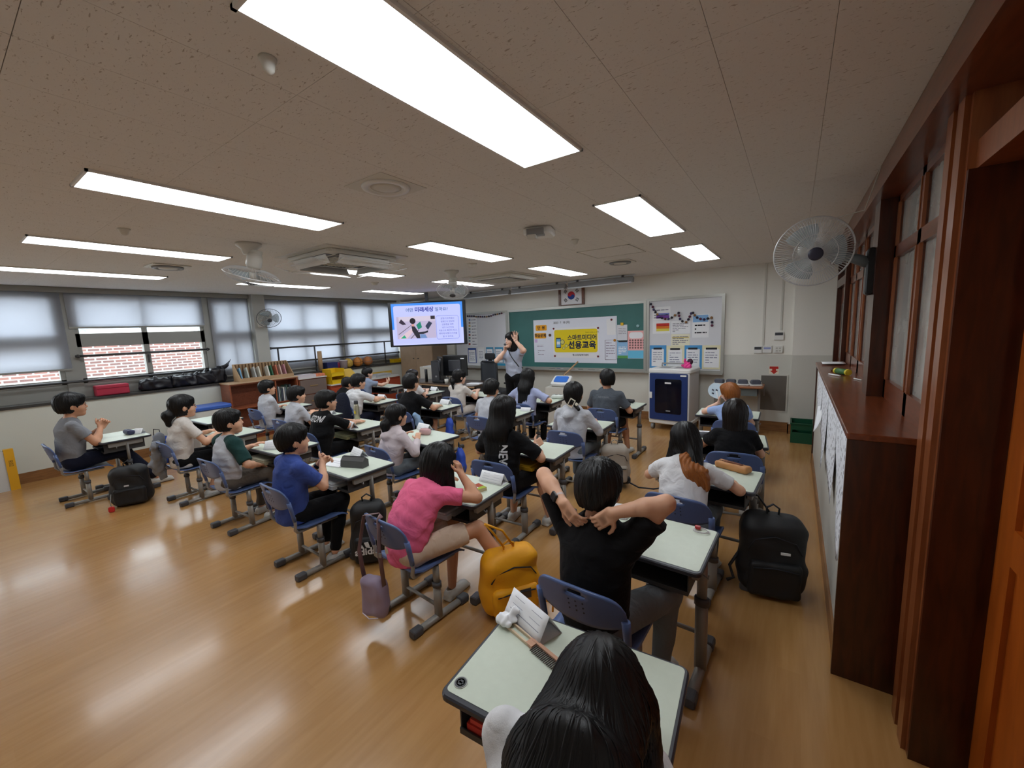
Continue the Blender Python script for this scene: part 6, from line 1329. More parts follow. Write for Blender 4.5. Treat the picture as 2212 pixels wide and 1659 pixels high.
t = thing('computer_tower', 'black computer tower standing on the teacher table', 'computer', (-6.12, 6.12, .72), .5); MB().bbox((0, 0, .22), (.19, .40, .44), .015, 2, None, 1).obj('case', M_black, t); MB().bx(-.09, .09, -.206, -.2, .02, .42).obj('front', M_dgrey, t); MB().lathe([(.02, 0), (.02, .006)], 12, (0, -.205, .12), Rx(math.pi/2)).obj('badge', M_grey, t)
monitor((-5.95, 6.0, .72), -.6, 'narrow dark monitor turned sideways beside the tower', .40, .38)
tag(MB().tube([(0, 0, 0), (0, 0, .26)], .03, 12).obj('black_bottle', M_black, None, (-6.33, 5.96, .72)), 'tall black cylinder on the left end of the teacher table', 'bottle')
t = thing('printer', 'light grey printer behind the black cylinder', 'printer', (-6.62, 6.46, 0)); MB().bbox((0, 0, .86), (.46, .4, .26), .02, 2).obj('body', M_offw, t); MB().bx(-.2, .2, -.12, .12, .992, 1.0).obj('paper', M_paper, t); MB().bx(-.25, .25, -.22, .22, 0, .73).obj('stand', M_grey, t)
tag(MB().bx(-.14, .14, -.1, .1, 0, .012).obj('open_papers', M_paper, None, (-5.05, 6.0, .721), (0, 0, .2)), 'white papers at the right end of the teacher table', 'papers')
tag(MB().bbox((0, 0, .025), (.26, .14, .05), .02, 3).obj('black_pouch', M_black, None, (-5.85, 5.88, .721)), 'black pouch on the front edge of the teacher table', 'pouch'); tag(MB().tube([(-.15, 0, .0), (-.14, 0, .11), (.14, 0, .11), (.15, 0, 0)], .01, 8).obj('document_stand', M_black, None, (-5.42, 5.88, .73)), 'black bent stand on the teacher table', 'stand')
tag(MB().lathe([(.035, 0), (.04, .09), (.037, .09), (.033, .004)], 16, (-5.66, 5.86, .721)).obj('cup', M_offw), 'pale cup on the teacher table', 'cup')
t = thing('office_chair', 'black office chair with headrest behind the teacher table', 'chair', (-5.02, 6.50, 0), -.15)
MB().grid(lambda u, v: ((u-.5)*.46*(1-.05*v), .06*(2*u-1)**2*-1-.05*v*0, .58+v*.52), 10, 10, .03).obj('backrest', mat('mesh_back', rgb(44, 48, 54), .7), t); MB().tube([(-.235, -.06, .57), (-.225, -.06, 1.09), (-.2, -.05, 1.115), (.2, -.05, 1.115), (.225, -.06, 1.09), (.235, -.06, .57), (-.235, -.06, .57)], .014, 8).obj('back_frame', M_black, t)
MB().bbox((0, -.02, 1.215), (.27, .05, .13), .04, 4, None, 1).obj('headrest', M_black, t); MB().bx(-.04, .04, -.03, 0, 1.1, 1.2).obj('headrest_post', M_black, t); MB().bbox((0, .22, .47), (.50, .48, .08), .06, 4).obj('seat', M_dgrey, t); MB().tube([(0, .2, .1), (0, .2, .45)], .03, 10).obj('gas_lift', M_black, t)
for s_ in (-1, 1): MB().bx(s_*.29-.03, s_*.29+.03, .08, .34, .66, .69).bx(s_*.29-.015, s_*.29+.015, .18, .24, .45, .66).obj('armrest', M_black, t)
for k in range(5): a = k*2*math.pi/5; lg = MB().tube([(0, .2, .1), (.28*math.cos(a), .2+.28*math.sin(a), .07)], [.025, .018], 8).obj('base_arm', M_black, t); MB().lathe([(.0001, -.02), (.028, -.02), (.028, .02), (.0001, .02)], 12, (.28*math.cos(a), .2+.28*math.sin(a), .028), Rx(math.pi/2)).obj('caster', M_black, lg)
# ---------------------------------------------------------------- right front: charging cabinet, table with headsets, crate
t = thing('charging_cabinet', 'white and blue tablet charging cabinet on wheels', 'cabinet', (-1.60, 6.98, 0), -.10); cw, cd = .32, .26
MB().bbox((0, 0, .555), (2*cw, 2*cd, .86), .04, 3).obj('body', mat('cabinet_white', rgb(206, 206, 208), .4), t); MB().bbox((0, 0, .975), (2*cw+.03, 2*cd+.03, .07), .05, 4).obj('top', M_white, t); MB().bbox((0, 0, .14), (2*cw+.02, 2*cd+.02, .07), .05, 4).obj('bottom', M_white, t)
MB().bx(-cw+.0, cw, -cd-.012, -cd+.01, .17, .94).obj('front_rim', M_white, t); d = MB().bbox((0, -cd-.02, .56), (2*cw-.04, .02, .76), .015, 2, None, 1).obj('door', mat('cabinet_blue', rgb(30, 54, 110), .35), t); MB().bbox((.0, -cd-.031, .57), (.42, .004, .56), .03, 3, None, 1).obj('window', mat('dark_glass', rgb(14, 16, 30), .12), d)
MB().bx(-.05, .05, -cd-.036, -cd-.033, .775, .80).obj('name_plate', M_paper, d); MB().bx(-.03, .04, -cd-.036, -cd-.033, .325, .345).obj('lower_plate', M_grey, d); MB().bx(-cw+.025, -cw+.065, -cd-.045, -cd-.03, .53, .63).obj('latch', M_white, d); MB().bx(.19, .28, -cd-.034, -cd-.031, .90, .925).obj('label_plate', M_white, d)
[MB().bx(a_, b_, -.1, .1, 1.008, 1.011).obj('top_recess', M_grey, t) for a_, b_ in ((-.22, -.05), (.02, .22))]; MB().tube([(-.26, .16, 1.0), (-.26, .16, 1.06), (.2, .16, 1.06), (.2, .16, 1.0)], .012, 8).obj('push_bar', M_tube, t)
for sx in (-1, 1):
    for sy in (-1, 1): MB().lathe([(.0001, -.02), (.05, -.02), (.05, .02), (.0001, .02)], 14, (sx*(cw-.05), sy*(cd-.05), .05), Ry(math.pi/2)).obj('caster', M_grey, t)
F = Field(); F.add(rbox((0, 0, .05), (.05, .05, .05), .02), .01).add(cap((-.04, 0, .09), (-.05, 0, .13), .02, .02), .02).add(cap((-.06, -.03, .03), (-.08, -.05, .05), .018, .012), .01); F.disp = wrinkle(3, .01, 60)
o = sdf_obj('pink_toy', F, .008, pm((226, 60, 140), .5)); o.location = (-1.38, 6.92, 1.012); tag(o, 'bright pink plush toy on top of the charging cabinet', 'toy'); F = Field(); F.add(ell((.03, 0, .10), (.045, .045, .05)), .01); sdf_obj('dark_head', F, .008, pm((60, 26, 50), .6), o)
t = thing('side_table', 'brown-topped desk with headsets against the front wall', 'table', (-.70, 7.08, 0)); MB().bbox((0, 0, .74), (.72, .42, .025), .05, 4).obj('top', wood_mat('table_brown', rgb(150, 92, 58), rgb(170, 110, 72), .4), t); MB().bx(-.28, .28, -.16, .16, .61, .72).obj('drawer_tray', mat('tray_green_grey', rgb(96, 104, 104), .5), t)
for s_ in (-1, 1): MB().bx(s_*.3-.015, s_*.3+.015, -.16, .16, .03, .06).bx(s_*.3-.015, s_*.3+.015, -.02, .02, .06, .73).obj('leg', M_tube, t)
for i, (x, lab) in enumerate(((-.24, 'grey and white headset leftmost on the brown desk'), (-.08, 'grey and white headset second from left on the brown desk'), (.08, 'grey and white headset third from left on the brown desk'), (.25, 'grey and white headset rightmost on the brown desk'))):
    h = thing('headset', lab, 'headset', (-.70+x, 7.05, .754), .2*(i-1.5), 'headsets on the brown desk'); MB().bbox((0, 0, .05), (.13, .08, .07), .025, 3, None, 1).obj('visor', mat('headset_grey', rgb(84, 88, 100), .5), h); MB().bbox((0, 0, .01), (.17, .13, .02), .03, 3).obj('pad', M_white, h); MB().tube([(-.08, .0, .03), (-.09, .1, .04), (0, .14, .04), (.09, .1, .04), (.08, 0, .03)], .008, 6).obj('strap', M_white, h)
t = thing('green_crate', 'dark green plastic crate on the floor in the front right corner', 'crate', (.14, 6.95, 0)); cg = mat('green_crate', rgb(16, 76, 52), .4)
MB().bx(-.13, .13, -.17, .17, 0, .012).obj('base', cg, t)
for (a, b, c_, d_) in ((-.13, -.118, -.17, .17), (.118, .13, -.17, .17), (-.118, .118, -.17, -.158), (-.118, .118, .158, .17)):
    MB().bx(a, b, c_, d_, .012, .15).bx(a, b, c_, d_, .19, .28).obj('side', cg, t)
MB().bx(-.138, .138, -.178, -.166, .265, .285).bx(-.138, .138, .166, .178, .265, .285).bx(-.138, -.126, -.166, .166, .265, .285).bx(.126, .138, -.166, .166, .265, .285).bx(-.13, -.11, -.17, -.15, .15, .19).bx(.11, .13, -.17, -.15, .15, .19).bx(-.13, -.11, .15, .17, .15, .19).bx(.11, .13, .15, .17, .15, .19).obj('rim', cg, t)
# newspaper-like sheets on the low wall
M_news = bpy.data.materials.new('photo_sheet'); M_news.use_nodes = True
_nt = M_news.node_tree; _b = _nt.nodes['Principled BSDF']; _tc = _nt.nodes.new('ShaderNodeTexCoord'); _mp = _nt.nodes.new('ShaderNodeMapping'); _mp.inputs['Scale'].default_value = (1, 16, 16); _nt.links.new(_tc.outputs['Object'], _mp.inputs[0])
_v = _nt.nodes.new('ShaderNodeTexVoronoi'); _v.distance = 'CHEBYCHEV'; _v.inputs['Scale'].default_value = 1.6; _nt.links.new(_mp.outputs[0], _v.inputs['Vector'])
_r = _nt.nodes.new('ShaderNodeMapRange'); _r.inputs['From Min'].default_value = .20; _r.inputs['From Max'].default_value = .26; _nt.links.new(_v.outputs['Distance'], _r.inputs['Value'])
_n = _nt.nodes.new('ShaderNodeTexNoise'); _n.inputs['Scale'].default_value = 40; _nt.links.new(_tc.outputs['Object'], _n.inputs['Vector']); _cr = _nt.nodes.new('ShaderNodeValToRGB'); _cr.color_ramp.elements[0].color = (.02, .02, .03, 1); _cr.color_ramp.elements[1].color = (.35, .33, .34, 1); _nt.links.new(_n.outputs['Fac'], _cr.inputs[0])
_x = _nt.nodes.new('ShaderNodeMix'); _x.data_type = 'RGBA'; _nt.links.new(_r.outputs[0], _x.inputs['Factor']); _nt.links.new(_cr.outputs[0], _x.inputs['A']); _x.inputs['B'].default_value = (*rgb(224, 226, 232), 1); _nt.links.new(_x.outputs['Result'], _b.inputs['Base Color']); _b.inputs['Roughness'].default_value = .8
def wall_sheet(y0, y1, zt, zb, label, curl=0., seed=0):
    rr = random.Random(seed); ph = rr.uniform(0, 6)
    def f(u, v):
        z = zt+(zb(u)-zt)*v; return (.226-.006*math.sin(u*5+ph)*v-curl*(max(0, v-.4)**2)*(1-u), y0+(y1-y0)*u, z)
    tag(MB().grid(f, 14, 10, .001).obj('pinned_sheet', M_news), label, 'sheet', 'photo sheets on the low wall')
wall_sheet(2.42, 3.02, 1.19, lambda u: .52+.9*abs(u-.12)**1.3*.6, 'pale sheet of small photos nearest the camera on the low wall, hanging lowest', .0, 1)
wall_sheet(3.0, 3.75, 1.19, lambda u: .62-.0*u+.12*math.sin(u*3), 'sheet of small photos second on the low wall', .03, 2)
wall_sheet(3.74, 4.5, 1.19, lambda u: .60+.14*u, 'sheet of small photos third on the low wall', .05, 3)
wall_sheet(4.5, 5.4, 1.19, lambda u: .72+.2*u, 'sheet of small photos farthest along the low wall', .10, 4)
t = thing('torn_flap', 'loose paper flap bending out from the low wall', 'paper', (.226, 4.55, .9)); MB().grid(lambda u, v: (-.055*v*v*(.4+.6*u), -.18*u, -.16*v*u+.04*(1-u)), 6, 6, .0008).obj('flap', M_paper, t)
# things on the cap board
tag(MB().grid(lambda u, v: (.26+.20*v, 5.5+.30*u+.05*v, 1.236+.006*math.sin(u*4)), 6, 4, .002).obj('paper_strip', M_paper), 'folded white paper with a dark line at the far end of the varnished cap', 'paper')
o = tag(MB().tube([(.33, 4.72, 1.248), (.40, 4.60, 1.248)], .026, 14).obj('tape_roll', pm((60, 110, 60), .4)), 'green and yellow cylinder lying on the varnished cap', 'tube'); MB().tube([(.395, 4.609, 1.248), (.405, 4.591, 1.248)], .027, 14).obj('yellow_end', pm((226, 206, 60), .4), o); MB().tube([(.325, 4.729, 1.248), (.335, 4.711, 1.248)], .027, 14).obj('yellow_tip', pm((226, 206, 60), .4), o)
tag(MB().tube([(.27, 4.62, 1.228), (.34, 4.5, 1.228)], .007, 8).obj('chalk_stick', pm((232, 232, 228))), 'white stick on the varnished cap beside the green cylinder', 'stick'); tag(MB().bx(.30, .36, 4.9, 5.1, 1.221, 1.232).obj('wood_scrap', M_wd), 'dark wood scrap on the varnished cap', 'wood')
tag(MB().tube([(.42, 4.35, 1.226), (.46, 4.25, 1.226)], .005, 6).obj('pencil_stub', pm((220, 220, 214))), 'short white pencil on the varnished cap', 'pencil')
# ---------------------------------------------------------------- bags
def backpack(name, label, loc, rz, w, d, h, m, m2=None, tilt=0., hook=None, seed=0, base_m=None, res=.009, stripes=True):
    t = thing(name, label, 'backpack', loc, rz); m2 = m2 or m
    F = Field(); F.add(rbox((0, 0, h*.5), (w/2, d/2, h*.5), min(w, d)*.42), .02).add(ell((0, 0, h*.28), (w*.53, d*.58, h*.3)), .06); F.disp = wrinkle(seed+70, .007, 24); F.keep.append(plane((0, 0, .003), (0, 0, -1)))
    sdf_obj('body', F, res, m, t)
    G = Field(); G.add(rbox((0, -d*.52, h*.27), (w*.40, d*.16, h*.22), .03), .02); G.disp = wrinkle(seed+71, .005, 30); sdf_obj('front_pocket', G, res, m2, t)
    MB().tube([(-w*.40, -d*.46, h*.60), (-w*.30, -d*.50, h*.74), (0, -d*.50, h*.80), (w*.30, -d*.50, h*.74), (w*.40, -d*.46, h*.60)], .004, 6).obj('zip', M_ink, t); MB().tube([(-w*.33, -d*.69, h*.42), (0, -d*.72, h*.45), (w*.33, -d*.69, h*.42)], .004, 6).obj('zip', M_ink, t)
    MB().tube([(-.03, 0, h*.97), (-.035, 0, h*1.07), (0, 0, h*1.12), (.035, 0, h*1.07), (.03, 0, h*.97)], .009, 8, True, .006).obj('top_handle', m2, t)
    for s_ in (-1, 1): MB().tube([(s_*w*.25, d*.42, h*.93), (s_*w*.34, d*.62, h*.75), (s_*w*.38, d*.66, h*.45), (s_*w*.42, d*.5, h*.12)], .022, 8, True, .007).obj('shoulder_strap', m2, t)
    if base_m: Q = Field(); Q.add(rbox((0, 0, h*.10), (w*.525, d*.60, h*.10), .03), .02); Q.keep.append(plane((0, 0, .002), (0, 0, -1))); sdf_obj('base', Q, res, base_m, t)
    if tilt: t.rotation_euler = (tilt, 0, rz)
    return t
M_byel = mat('mustard_nylon', rgb(232, 160, 10), .6, bump=.3, bscale=60); M_bblk = mat('black_canvas', rgb(20, 21, 24), .6, bump=.2, bscale=120); M_bbei = mat('taupe_canvas', rgb(170, 160, 148), .7, bump=.3, bscale=120)
M_bblu = mat('blue_drawstring', rgb(34, 72, 176), .6); M_lil = mat('lilac_bag', rgb(150, 134, 158), .5)
b = backpack('backpack', 'mustard yellow backpack hanging from the desk beside the girl in pink', (-1.40, 1.90, .02), .95, .36, .19, .39, M_byel, None, .0, seed=1, res=.007); MB().tube([(-.03, .0, .40), (-.10, -.02, .52), (-.15, -.03, .59)], .007, 6).tube([(.03, .0, .40), (-.04, -.02, .52), (-.15, -.03, .59)], .007, 6).obj('hanging_loop', M_byel, b)
MB().tube([(.14, -.12, .2), (.22, -.17, .12), (.20, -.19, .03)], .007, 6).tube([(.13, -.12, .1), (.25, -.15, .04)], .007, 6).obj('loose_strap', M_byel, b); MB().bx(.02, .09, -.131, -.127, .12, .18).obj('dark_patch', pm((92, 76, 60)), b)
b = backpack('backpack', 'black backpack with a red charm on the floor by the leftmost desk', (-5.98, 1.13, 0), 1.2, .33, .2, .43, M_bblk, seed=2)
MB().tube([(-.14, -.14, .18), (-.15, -.17, .1), (-.145, -.18, .05)], .003, 6).obj('chain', M_tube, b); MB().bbox((-.145, -.185, .03), (.05, .02, .06), .015, 2, None, 1).obj('red_charm', pm((206, 44, 44), .4), b); MB().bx(-.03, .01, -.145, -.142, .235, .25).obj('logo_tag', pm((200, 200, 204)), b)
b = backpack('backpack', 'tall black bag with a white three-bar logo by the blue shirt', (-2.66, 1.80, 0), .80, .26, .17, .48, M_bblk, seed=3, res=.008)
for i, (x, h_) in enumerate(((-.055, .028), (-.012, .05), (.035, .075))): MB().prism([(x, .175), (x+.03, .165), (x+.03-.012, .165+h_), (x-.012+.0, .175+h_*.75)], -.139, -.136, 1).obj('logo_bar', M_wprint, b)
text_mesh('adidas', .075, M_wprint, 'logo_lettering', b, Matrix.Translation((0, -.138, .14)), 'CENTER', .03)
b = backpack('backpack', 'big black backpack on the floor beside the low wall', (-.065, 2.93, 0), .22, .36, .22, .52, M_bblk, seed=4, res=.009); MB().bx(.02, .07, -.158, -.154, .33, .345).obj('white_tag', M_wprint, b); MB().tube([(-.18, -.02, .25), (-.24, -.06, .16), (-.22, -.1, .10), (-.26, -.12, .09)], .01, 6).obj('side_strap', M_bblk, b); MB().tube([(-.02, 0, .53), (-.08, .02, .62), (-.12, .03, .63)], .006, 6).obj('hanging_loop', M_bblk, b)
b = backpack('backpack', 'taupe backpack with a black base hanging by the grey hooded girl', (-1.55, 4.12, .05), .55, .29, .18, .42, M_bbei, None, .0, seed=5, base_m=M_bblk); MB().bbox((0, -.145, .22), (.05, .006, .025), .01, 2, None, 1).obj('logo_badge', M_ink, b); MB().tube([(.12, -.1, .03), (.2, -.22, .015), (.34, -.26, .012), (.5, -.22, .012)], .008, 6).obj('trailing_strap', M_ink, b)
b = backpack('backpack', 'black backpack lying under the desk behind the pink shirt', (-2.78, 2.62, 0), .8, .3, .2, .34, M_bblk, seed=6)
for i, (x, y, z, h, lab) in enumerate(((-3.955, 4.10, .25, .28, 'blue drawstring bag hanging behind the plain black shirt'), (-2.83, 3.06, .25, .28, 'blue drawstring bag hanging under the desk with the pink pouch'))):
    F = Field(); F.add(ecap((0, 0, .10), (0, 0, h*.7), .11, .075, V3(1, 0, 0), .5), .02).add(cap((0, 0, h*.7), (0, 0, h*.95), .05, .03), .04); F.disp = wrinkle(90+i, .009, 30, (1, 1, .4)); o = sdf_obj('drawstring_bag', F, .009, M_bblu); o.location = (x, y, z); o.rotation_euler = (0, 0, -.5); tag(o, lab, 'bag', 'blue drawstring bags'); MB().tube([(0, 0, h*.93), (.02, 0, h*1.1), (-.02, 0, h*1.22), (-.03, 0, h*1.1), (0, 0, h*.93)], .006, 6).obj('cord', M_ink, o)
    if i: MB().tube([(.1, 0, .12), (.18, -.03, .02), (.2, -.08, -.08), (.12, -.1, -.11)], .009, 6).obj('loose_strap', M_ink, o)
t = thing('tote_bag', 'bright blue tote bag on the floor between the leftmost desks', 'bag', (-7.65, 1.86, 0), .3); MB().grid(lambda u, v: (.19*math.cos(u*6.283)*(1-.1*v), .09*math.sin(u*6.283)*(1-.5*v), .38*v), 24, 5, .002).obj('sack', mat('blue_tote', rgb(24, 72, 176), .4), t); MB().tube([(-.08, -.05, .36), (-.06, -.05, .5), (.06, -.05, .5), (.08, -.05, .36)], .006, 6).obj('handle', M_ink, t); MB().bx(.10, .16, -.09, -.086, .14, .2).obj('label_patch', M_paper, t)
# lilac bag on the pink girl's chair
ch = None
t = thing('shoulder_bag', 'lilac shoulder bag hanging by its strap from the chair of the girl in pink', 'bag', (-1.97, 1.33, .10), .15); F = Field(); F.add(rbox((0, 0, .12), (.085, .045, .12), .04), .02); F.disp = wrinkle(33, .006, 40); sdf_obj('pouch', F, .006, M_lil, t); MB().tube([(-.06, -.05, .03), (0, -.06, .015), (.06, -.05, .03)], .003, 6).obj('piping', pm((214, 206, 220)), t)
MB().tube([(-.075, .0, .22), (-.085, -.01, .40), (-.03, .0, .62), (.05, .035, .63)], .016, 6, True, .002).obj('strap_side', pm((128, 104, 104)), t); MB().tube([(.08, .0, .20), (.085, -.02, .42), (.08, .0, .615), (.07, .035, .62)], .016, 6, True, .002).obj('strap_side', pm((128, 104, 104)), t); MB().bx(.06, .105, -.03, -.022, .40, .425).obj('buckle', M_tube, t)
# ---------------------------------------------------------------- things on the desks
TZ = DZ+.0022
def on_desk(k, u, v):
    x, y, r = DESK[k]; r = math.radians(r); return np.array([x+u*math.cos(r)-v*math.sin(r), y+u*math.sin(r)+v*math.cos(r), TZ]), r
def tent_card(k, u, v, rz, label, L=.21, w=.10, rounded=False):
    p, r = on_desk(k, u, v); t = thing('name_card', label, 'name card', p, r+rz, 'folded paper name cards'); h = w*.80
    MB().grid(lambda a, b: ((a-.5)*L, -w*.5*(1-b), h*b), 6, 3, .0012).obj('front_side', M_paper, t); MB().grid(lambda a, b: ((a-.5)*L, w*.5*(1-b), h*b), 6, 3, .0012).obj('rear_side', M_paper, t); MB().bx(-L/2, L/2, -w/2, w/2, 0, .001).obj('bottom_side', M_paper, t)
    q = MB(); a = math.atan2(h, w*.5)
    for i, (x0, x1, s0, s1) in enumerate(((-.08, -.02, .55, .8), (.02, .08, .55, .8), (-.085, .085, .35, .37), (-.09, .09, .10, .12))):
        for (za, zb) in ((s0, s0+.015), (s1-.015, s1)):
            pts = [((x0)*L/.21, -w*.5*(1-za)-.001, h*za+.001), (x1*L/.21, -w*.5*(1-za)-.001, h*za+.001), (x1*L/.21, -w*.5*(1-zb)-.001, h*zb+.001), (x0*L/.21, -w*.5*(1-zb)-.001, h*zb+.001)]; q.add(pts, [(0, 1, 2, 3)])
    q.obj('printed_lines', pm((150, 152, 168)), t)['kind'] = 'stuff'; return t
tent_card('P7', -.21, .165, -.42, 'large folded name card on the nearest desk', .21, .11)
tent_card('P5', .19, .185, -.05, 'white tent card in front of the chair of the very long hair', .20, .09); tent_card('P4', -.13, .17, -.15, 'white tent card on the desk of the royal blue shirt', .19, .09)
tent_card('P18', -.20, .17, -.05, 'white tent card behind the pink pouch', .2, .09); tent_card('P20', .20, .10, .1, 'white tent card on the desk of the grey polo', .14, .09); tent_card('P17', .06, .16, -.1, 'white tent card by the right hand of the plain black shirt', .19, .09)
tent_card('P25', .10, .16, -.1, 'white tent card on the desk next to the teacher table', .17, .09); tent_card('P22', -.05, .16, 0, 'white tent card behind the pupil with stretched arms', .17, .09); tent_card('P1', .12, .16, .6, 'crumpled white tent card on the leftmost desk', .10, .08); tent_card('P10', -.18, -.16, .1, 'white sheet card low in front of the orange-haired pupil', .2, .05)
tent_card('P3', .10, -.10, .5, 'sharply folded white paper on the raglan boy\'s desk', .20, .10); tent_card('P19', .12, -.17, -.2, 'white tent card behind the head of the royal blue shirt', .2, .1); tent_card('P15', .24, .13, .2, 'open white booklet card on the desk behind the very long hair', .14, .06)
tent_card('P6', -.2, .12, .2, 'white card half hidden by the raised elbows', .14, .09)
def flat(k, u, v, rz, sx, sy, m, label, name, cat, h=.003):
    p, r = on_desk(k, u, v); t = thing(name, label, cat, p, r+rz); MB().bx(-sx/2, sx/2, -sy/2, sy/2, 0, h).obj('sheet', m, t); MB().bx(-sx*.35, sx*.35, sy*.1, sy*.13, h, h+.0004).bx(-sx*.35, sx*.25, -sy*.1, -sy*.07, h, h+.0004).obj('lines', pm((170, 172, 186)), t)['kind'] = 'stuff'; return t
flat('P4', -.12, -.05, .2, .25, .18, M_paper, 'open white notebook under the hands of the royal blue shirt', 'notebook', 'notebook', .008); flat('P2', .05, -.05, .1, .26, .18, M_paper, 'white sheet on the desk of the girl with glasses', 'worksheet', 'paper'); flat('P3', -.14, .06, .3, .24, .17, M_paper, 'white worksheet beside the black neon case', 'worksheet', 'paper')
flat('P9', -.2, .14, .1, .24, .12, M_paper, 'printed sheet left of the black bob haircut', 'worksheet', 'paper'); flat('P25', -.05, .08, .0, .22, .08, M_black, 'black notebook on the desk beside the teacher table', 'notebook', 'notebook', .02)
def pouch(k, u, v, rz, sz, m, label, name='pencil_case', cat='pencil case', seed=0, extra=None):
    p, r = on_desk(k, u, v); t = thing(name, label, cat, p, r+rz); F = Field(); F.add(rbox((0, 0, sz[2]/2), (sz[0]/2, sz[1]/2, sz[2]/2), min(sz)*.42), .01); F.disp = wrinkle(seed, .003, 50); sdf_obj('body', F, .006, m, t)
    MB().tube([(-sz[0]*.42, 0, sz[2]*.98), (0, 0, sz[2]*1.03), (sz[0]*.42, 0, sz[2]*.98)], .0025, 6).obj('zip', M_ink, t); return t
p, r = on_desk('P4', .10, -.02); t = thing('pencil_case', 'dark grey wedge pencil case on the desk of the royal blue shirt', 'pencil case', p, r+.35); MB().prism([(-.04, 0), (.04, 0), (.04, .055), (.0, .085), (-.03, .055)], -.11, .11, 0).obj('body', mat('charcoal_case', rgb(76, 76, 76), .7, bump=.3, bscale=200), t); MB().tube([(-.1, .0, .087), (.1, .0, .087)], .003, 6).obj('zip', M_ink, t)
pouch('P18', -.02, .04, .4, (.13, .07, .07), pm((206, 164, 166), .6), 'pink pouch with a white bow on its desk', seed=4); pouch('P1', .05, .08, .1, (.17, .07, .06), pm((36, 40, 76), .5), 'navy pencil case on the leftmost desk', seed=5); pouch('P8', .13, .17, -.35, (.24, .09, .05), pm((186, 130, 78), .6), 'tan open pencil case by the orange hair ends', seed=6)
p, r = on_desk('P8', .13, .15); MB().grid(lambda u, v: (-.07+.14*u, -.02+.03*v, .052+.004*math.sin(u*3)), 6, 2, .002).obj('dark_opening', pm((110, 62, 40)), bpy.data.objects['pencil_case.003'] if 'pencil_case.003' in bpy.data.objects else None)
t = pouch('P3', -.10, .17, .35, (.27, .10, .07), pm((30, 32, 30), .5), 'black case with neon yellow trim on the raglan boy\'s desk', seed=7); MB().tube([(-.12, -.03, .055), (-.04, -.035, .072), (.04, -.03, .075), (.12, -.02, .072)], .007, 6).obj('neon_trim', pm((206, 236, 70), .5), t)
pouch('P2', .18, -.02, .1, (.07, .035, .02), pm((120, 116, 116), .6), 'grey eraser on the desk of the girl with glasses', 'eraser', 'eraser', 8); pouch('P11', .08, .16, 0, (.17, .10, .045), pm((34, 36, 42), .6), 'dark cap-like case with white line on the front desk by the charging cabinet', 'dark_case', 'case', 9); pouch('P13', .22, .18, .1, (.2, .1, .06), pm((206, 212, 206), .25), 'clear crumpled bag on the front desk of the lavender shirt', 'clear_bag', 'bag', 10); pouch('P9', -.2, -.02, .1, (.2, .09, .04), pm((60, 62, 70), .6), 'dark grey soft case left of the black bob haircut', seed=11)
# card game box on the pink girl's desk
p, r = on_desk('P5', .17, -.02); t = thing('card_box', 'small colourful card box on the desk in front of the pink shirt', 'box', p, r-.35); MB().bx(-.05, .05, -.075, .075, 0, .022).obj('box', pm((206, 190, 150)), t); MB().bx(-.05, .05, .005, .075, .022, .0225).obj('red_print', pm((166, 70, 44)), t); MB().bx(.012, .05, -.02, .075, .0225, .023).obj('green_print', pm((160, 176, 50)), t); MB().bx(-.045, .02, .01, .028, .0225, .0232).bx(-.045, .03, -.02, -.005, .0222, .0229).obj('white_print', M_paper, t)
# earphones
p, r = on_desk('P6', .245, .17); t = thing('earphones', 'coiled red and white earphones at the corner of a desk', 'earphones', p); MB().tube([(.035*math.cos(a)*(1+.15*math.sin(2.3*a)), .028*math.sin(a), .003+.001*a/3) for a in np.linspace(0, 19, 60)], .0016, 5).obj('cable', pm((206, 200, 204), .4), t); MB().bbox((-.02, .015, .012), (.028, .02, .016), .006, 2).obj('plug', pm((176, 44, 44), .4), t)
# folding comb, tissue, sticker on the nearest desk
p, r = on_desk('P7', -.165, .075); t = thing('folding_comb', 'pale wooden folding comb lying open on the nearest desk', 'comb', p, r-.35); cb = mat('pale_wood_comb', rgb(214, 190, 160), .5)
MB().bx(-.14, .0, -.016, -.010, 0, .010).bx(-.14, .0, .010, .016, 0, .010).bx(-.14, -.134, -.010, .010, 0, .010).obj('handle', cb, t); MB().bx(.0, .13, .006, .018, 0, .012).bx(-.01, .02, -.016, .018, .0, .011).obj('spine', mat('rosy_comb', rgb(196, 150, 124), .4), t)
for i in range(15): MB().bx(.022+i*.0072, .025+i*.0072, -.026, .008, .003, .007).obj('tooth', mat('dark_bristle', rgb(74, 64, 60), .5), t)
F = Field(); F.add(ell((0, 0, .018), (.035, .03, .02)), .01).add(cap((.01, .01, .03), (.025, .03, .045), .012, .006), .01); F.disp = wrinkle(5, .009, 90); o = sdf_obj('crumpled_tissue', F, .004, M_paper); p, r = on_desk('P7', -.29, .115); o.location = p; tag(o, 'crumpled white tissue at the corner of the nearest desk', 'tissue')
p, r = on_desk('P7', -.285, -.165); t = thing('round_sticker', 'round grey sticker at the corner of the nearest desk', 'sticker', p); MB().lathe([(.022, 0), (.022, .0008)], 24).obj('disc', pm((176, 180, 174)), t); MB().lathe([(.019, .0008), (.019, .0012), (.014, .0012), (.014, .0008)], 24).obj('ring', pm((96, 98, 100)), t); MB().bx(-.006, .006, -.009, .009, .0008, .0013).bx(-.010, .010, -.003, .003, .0008, .0013).obj('emblem', pm((80, 82, 86)), t)
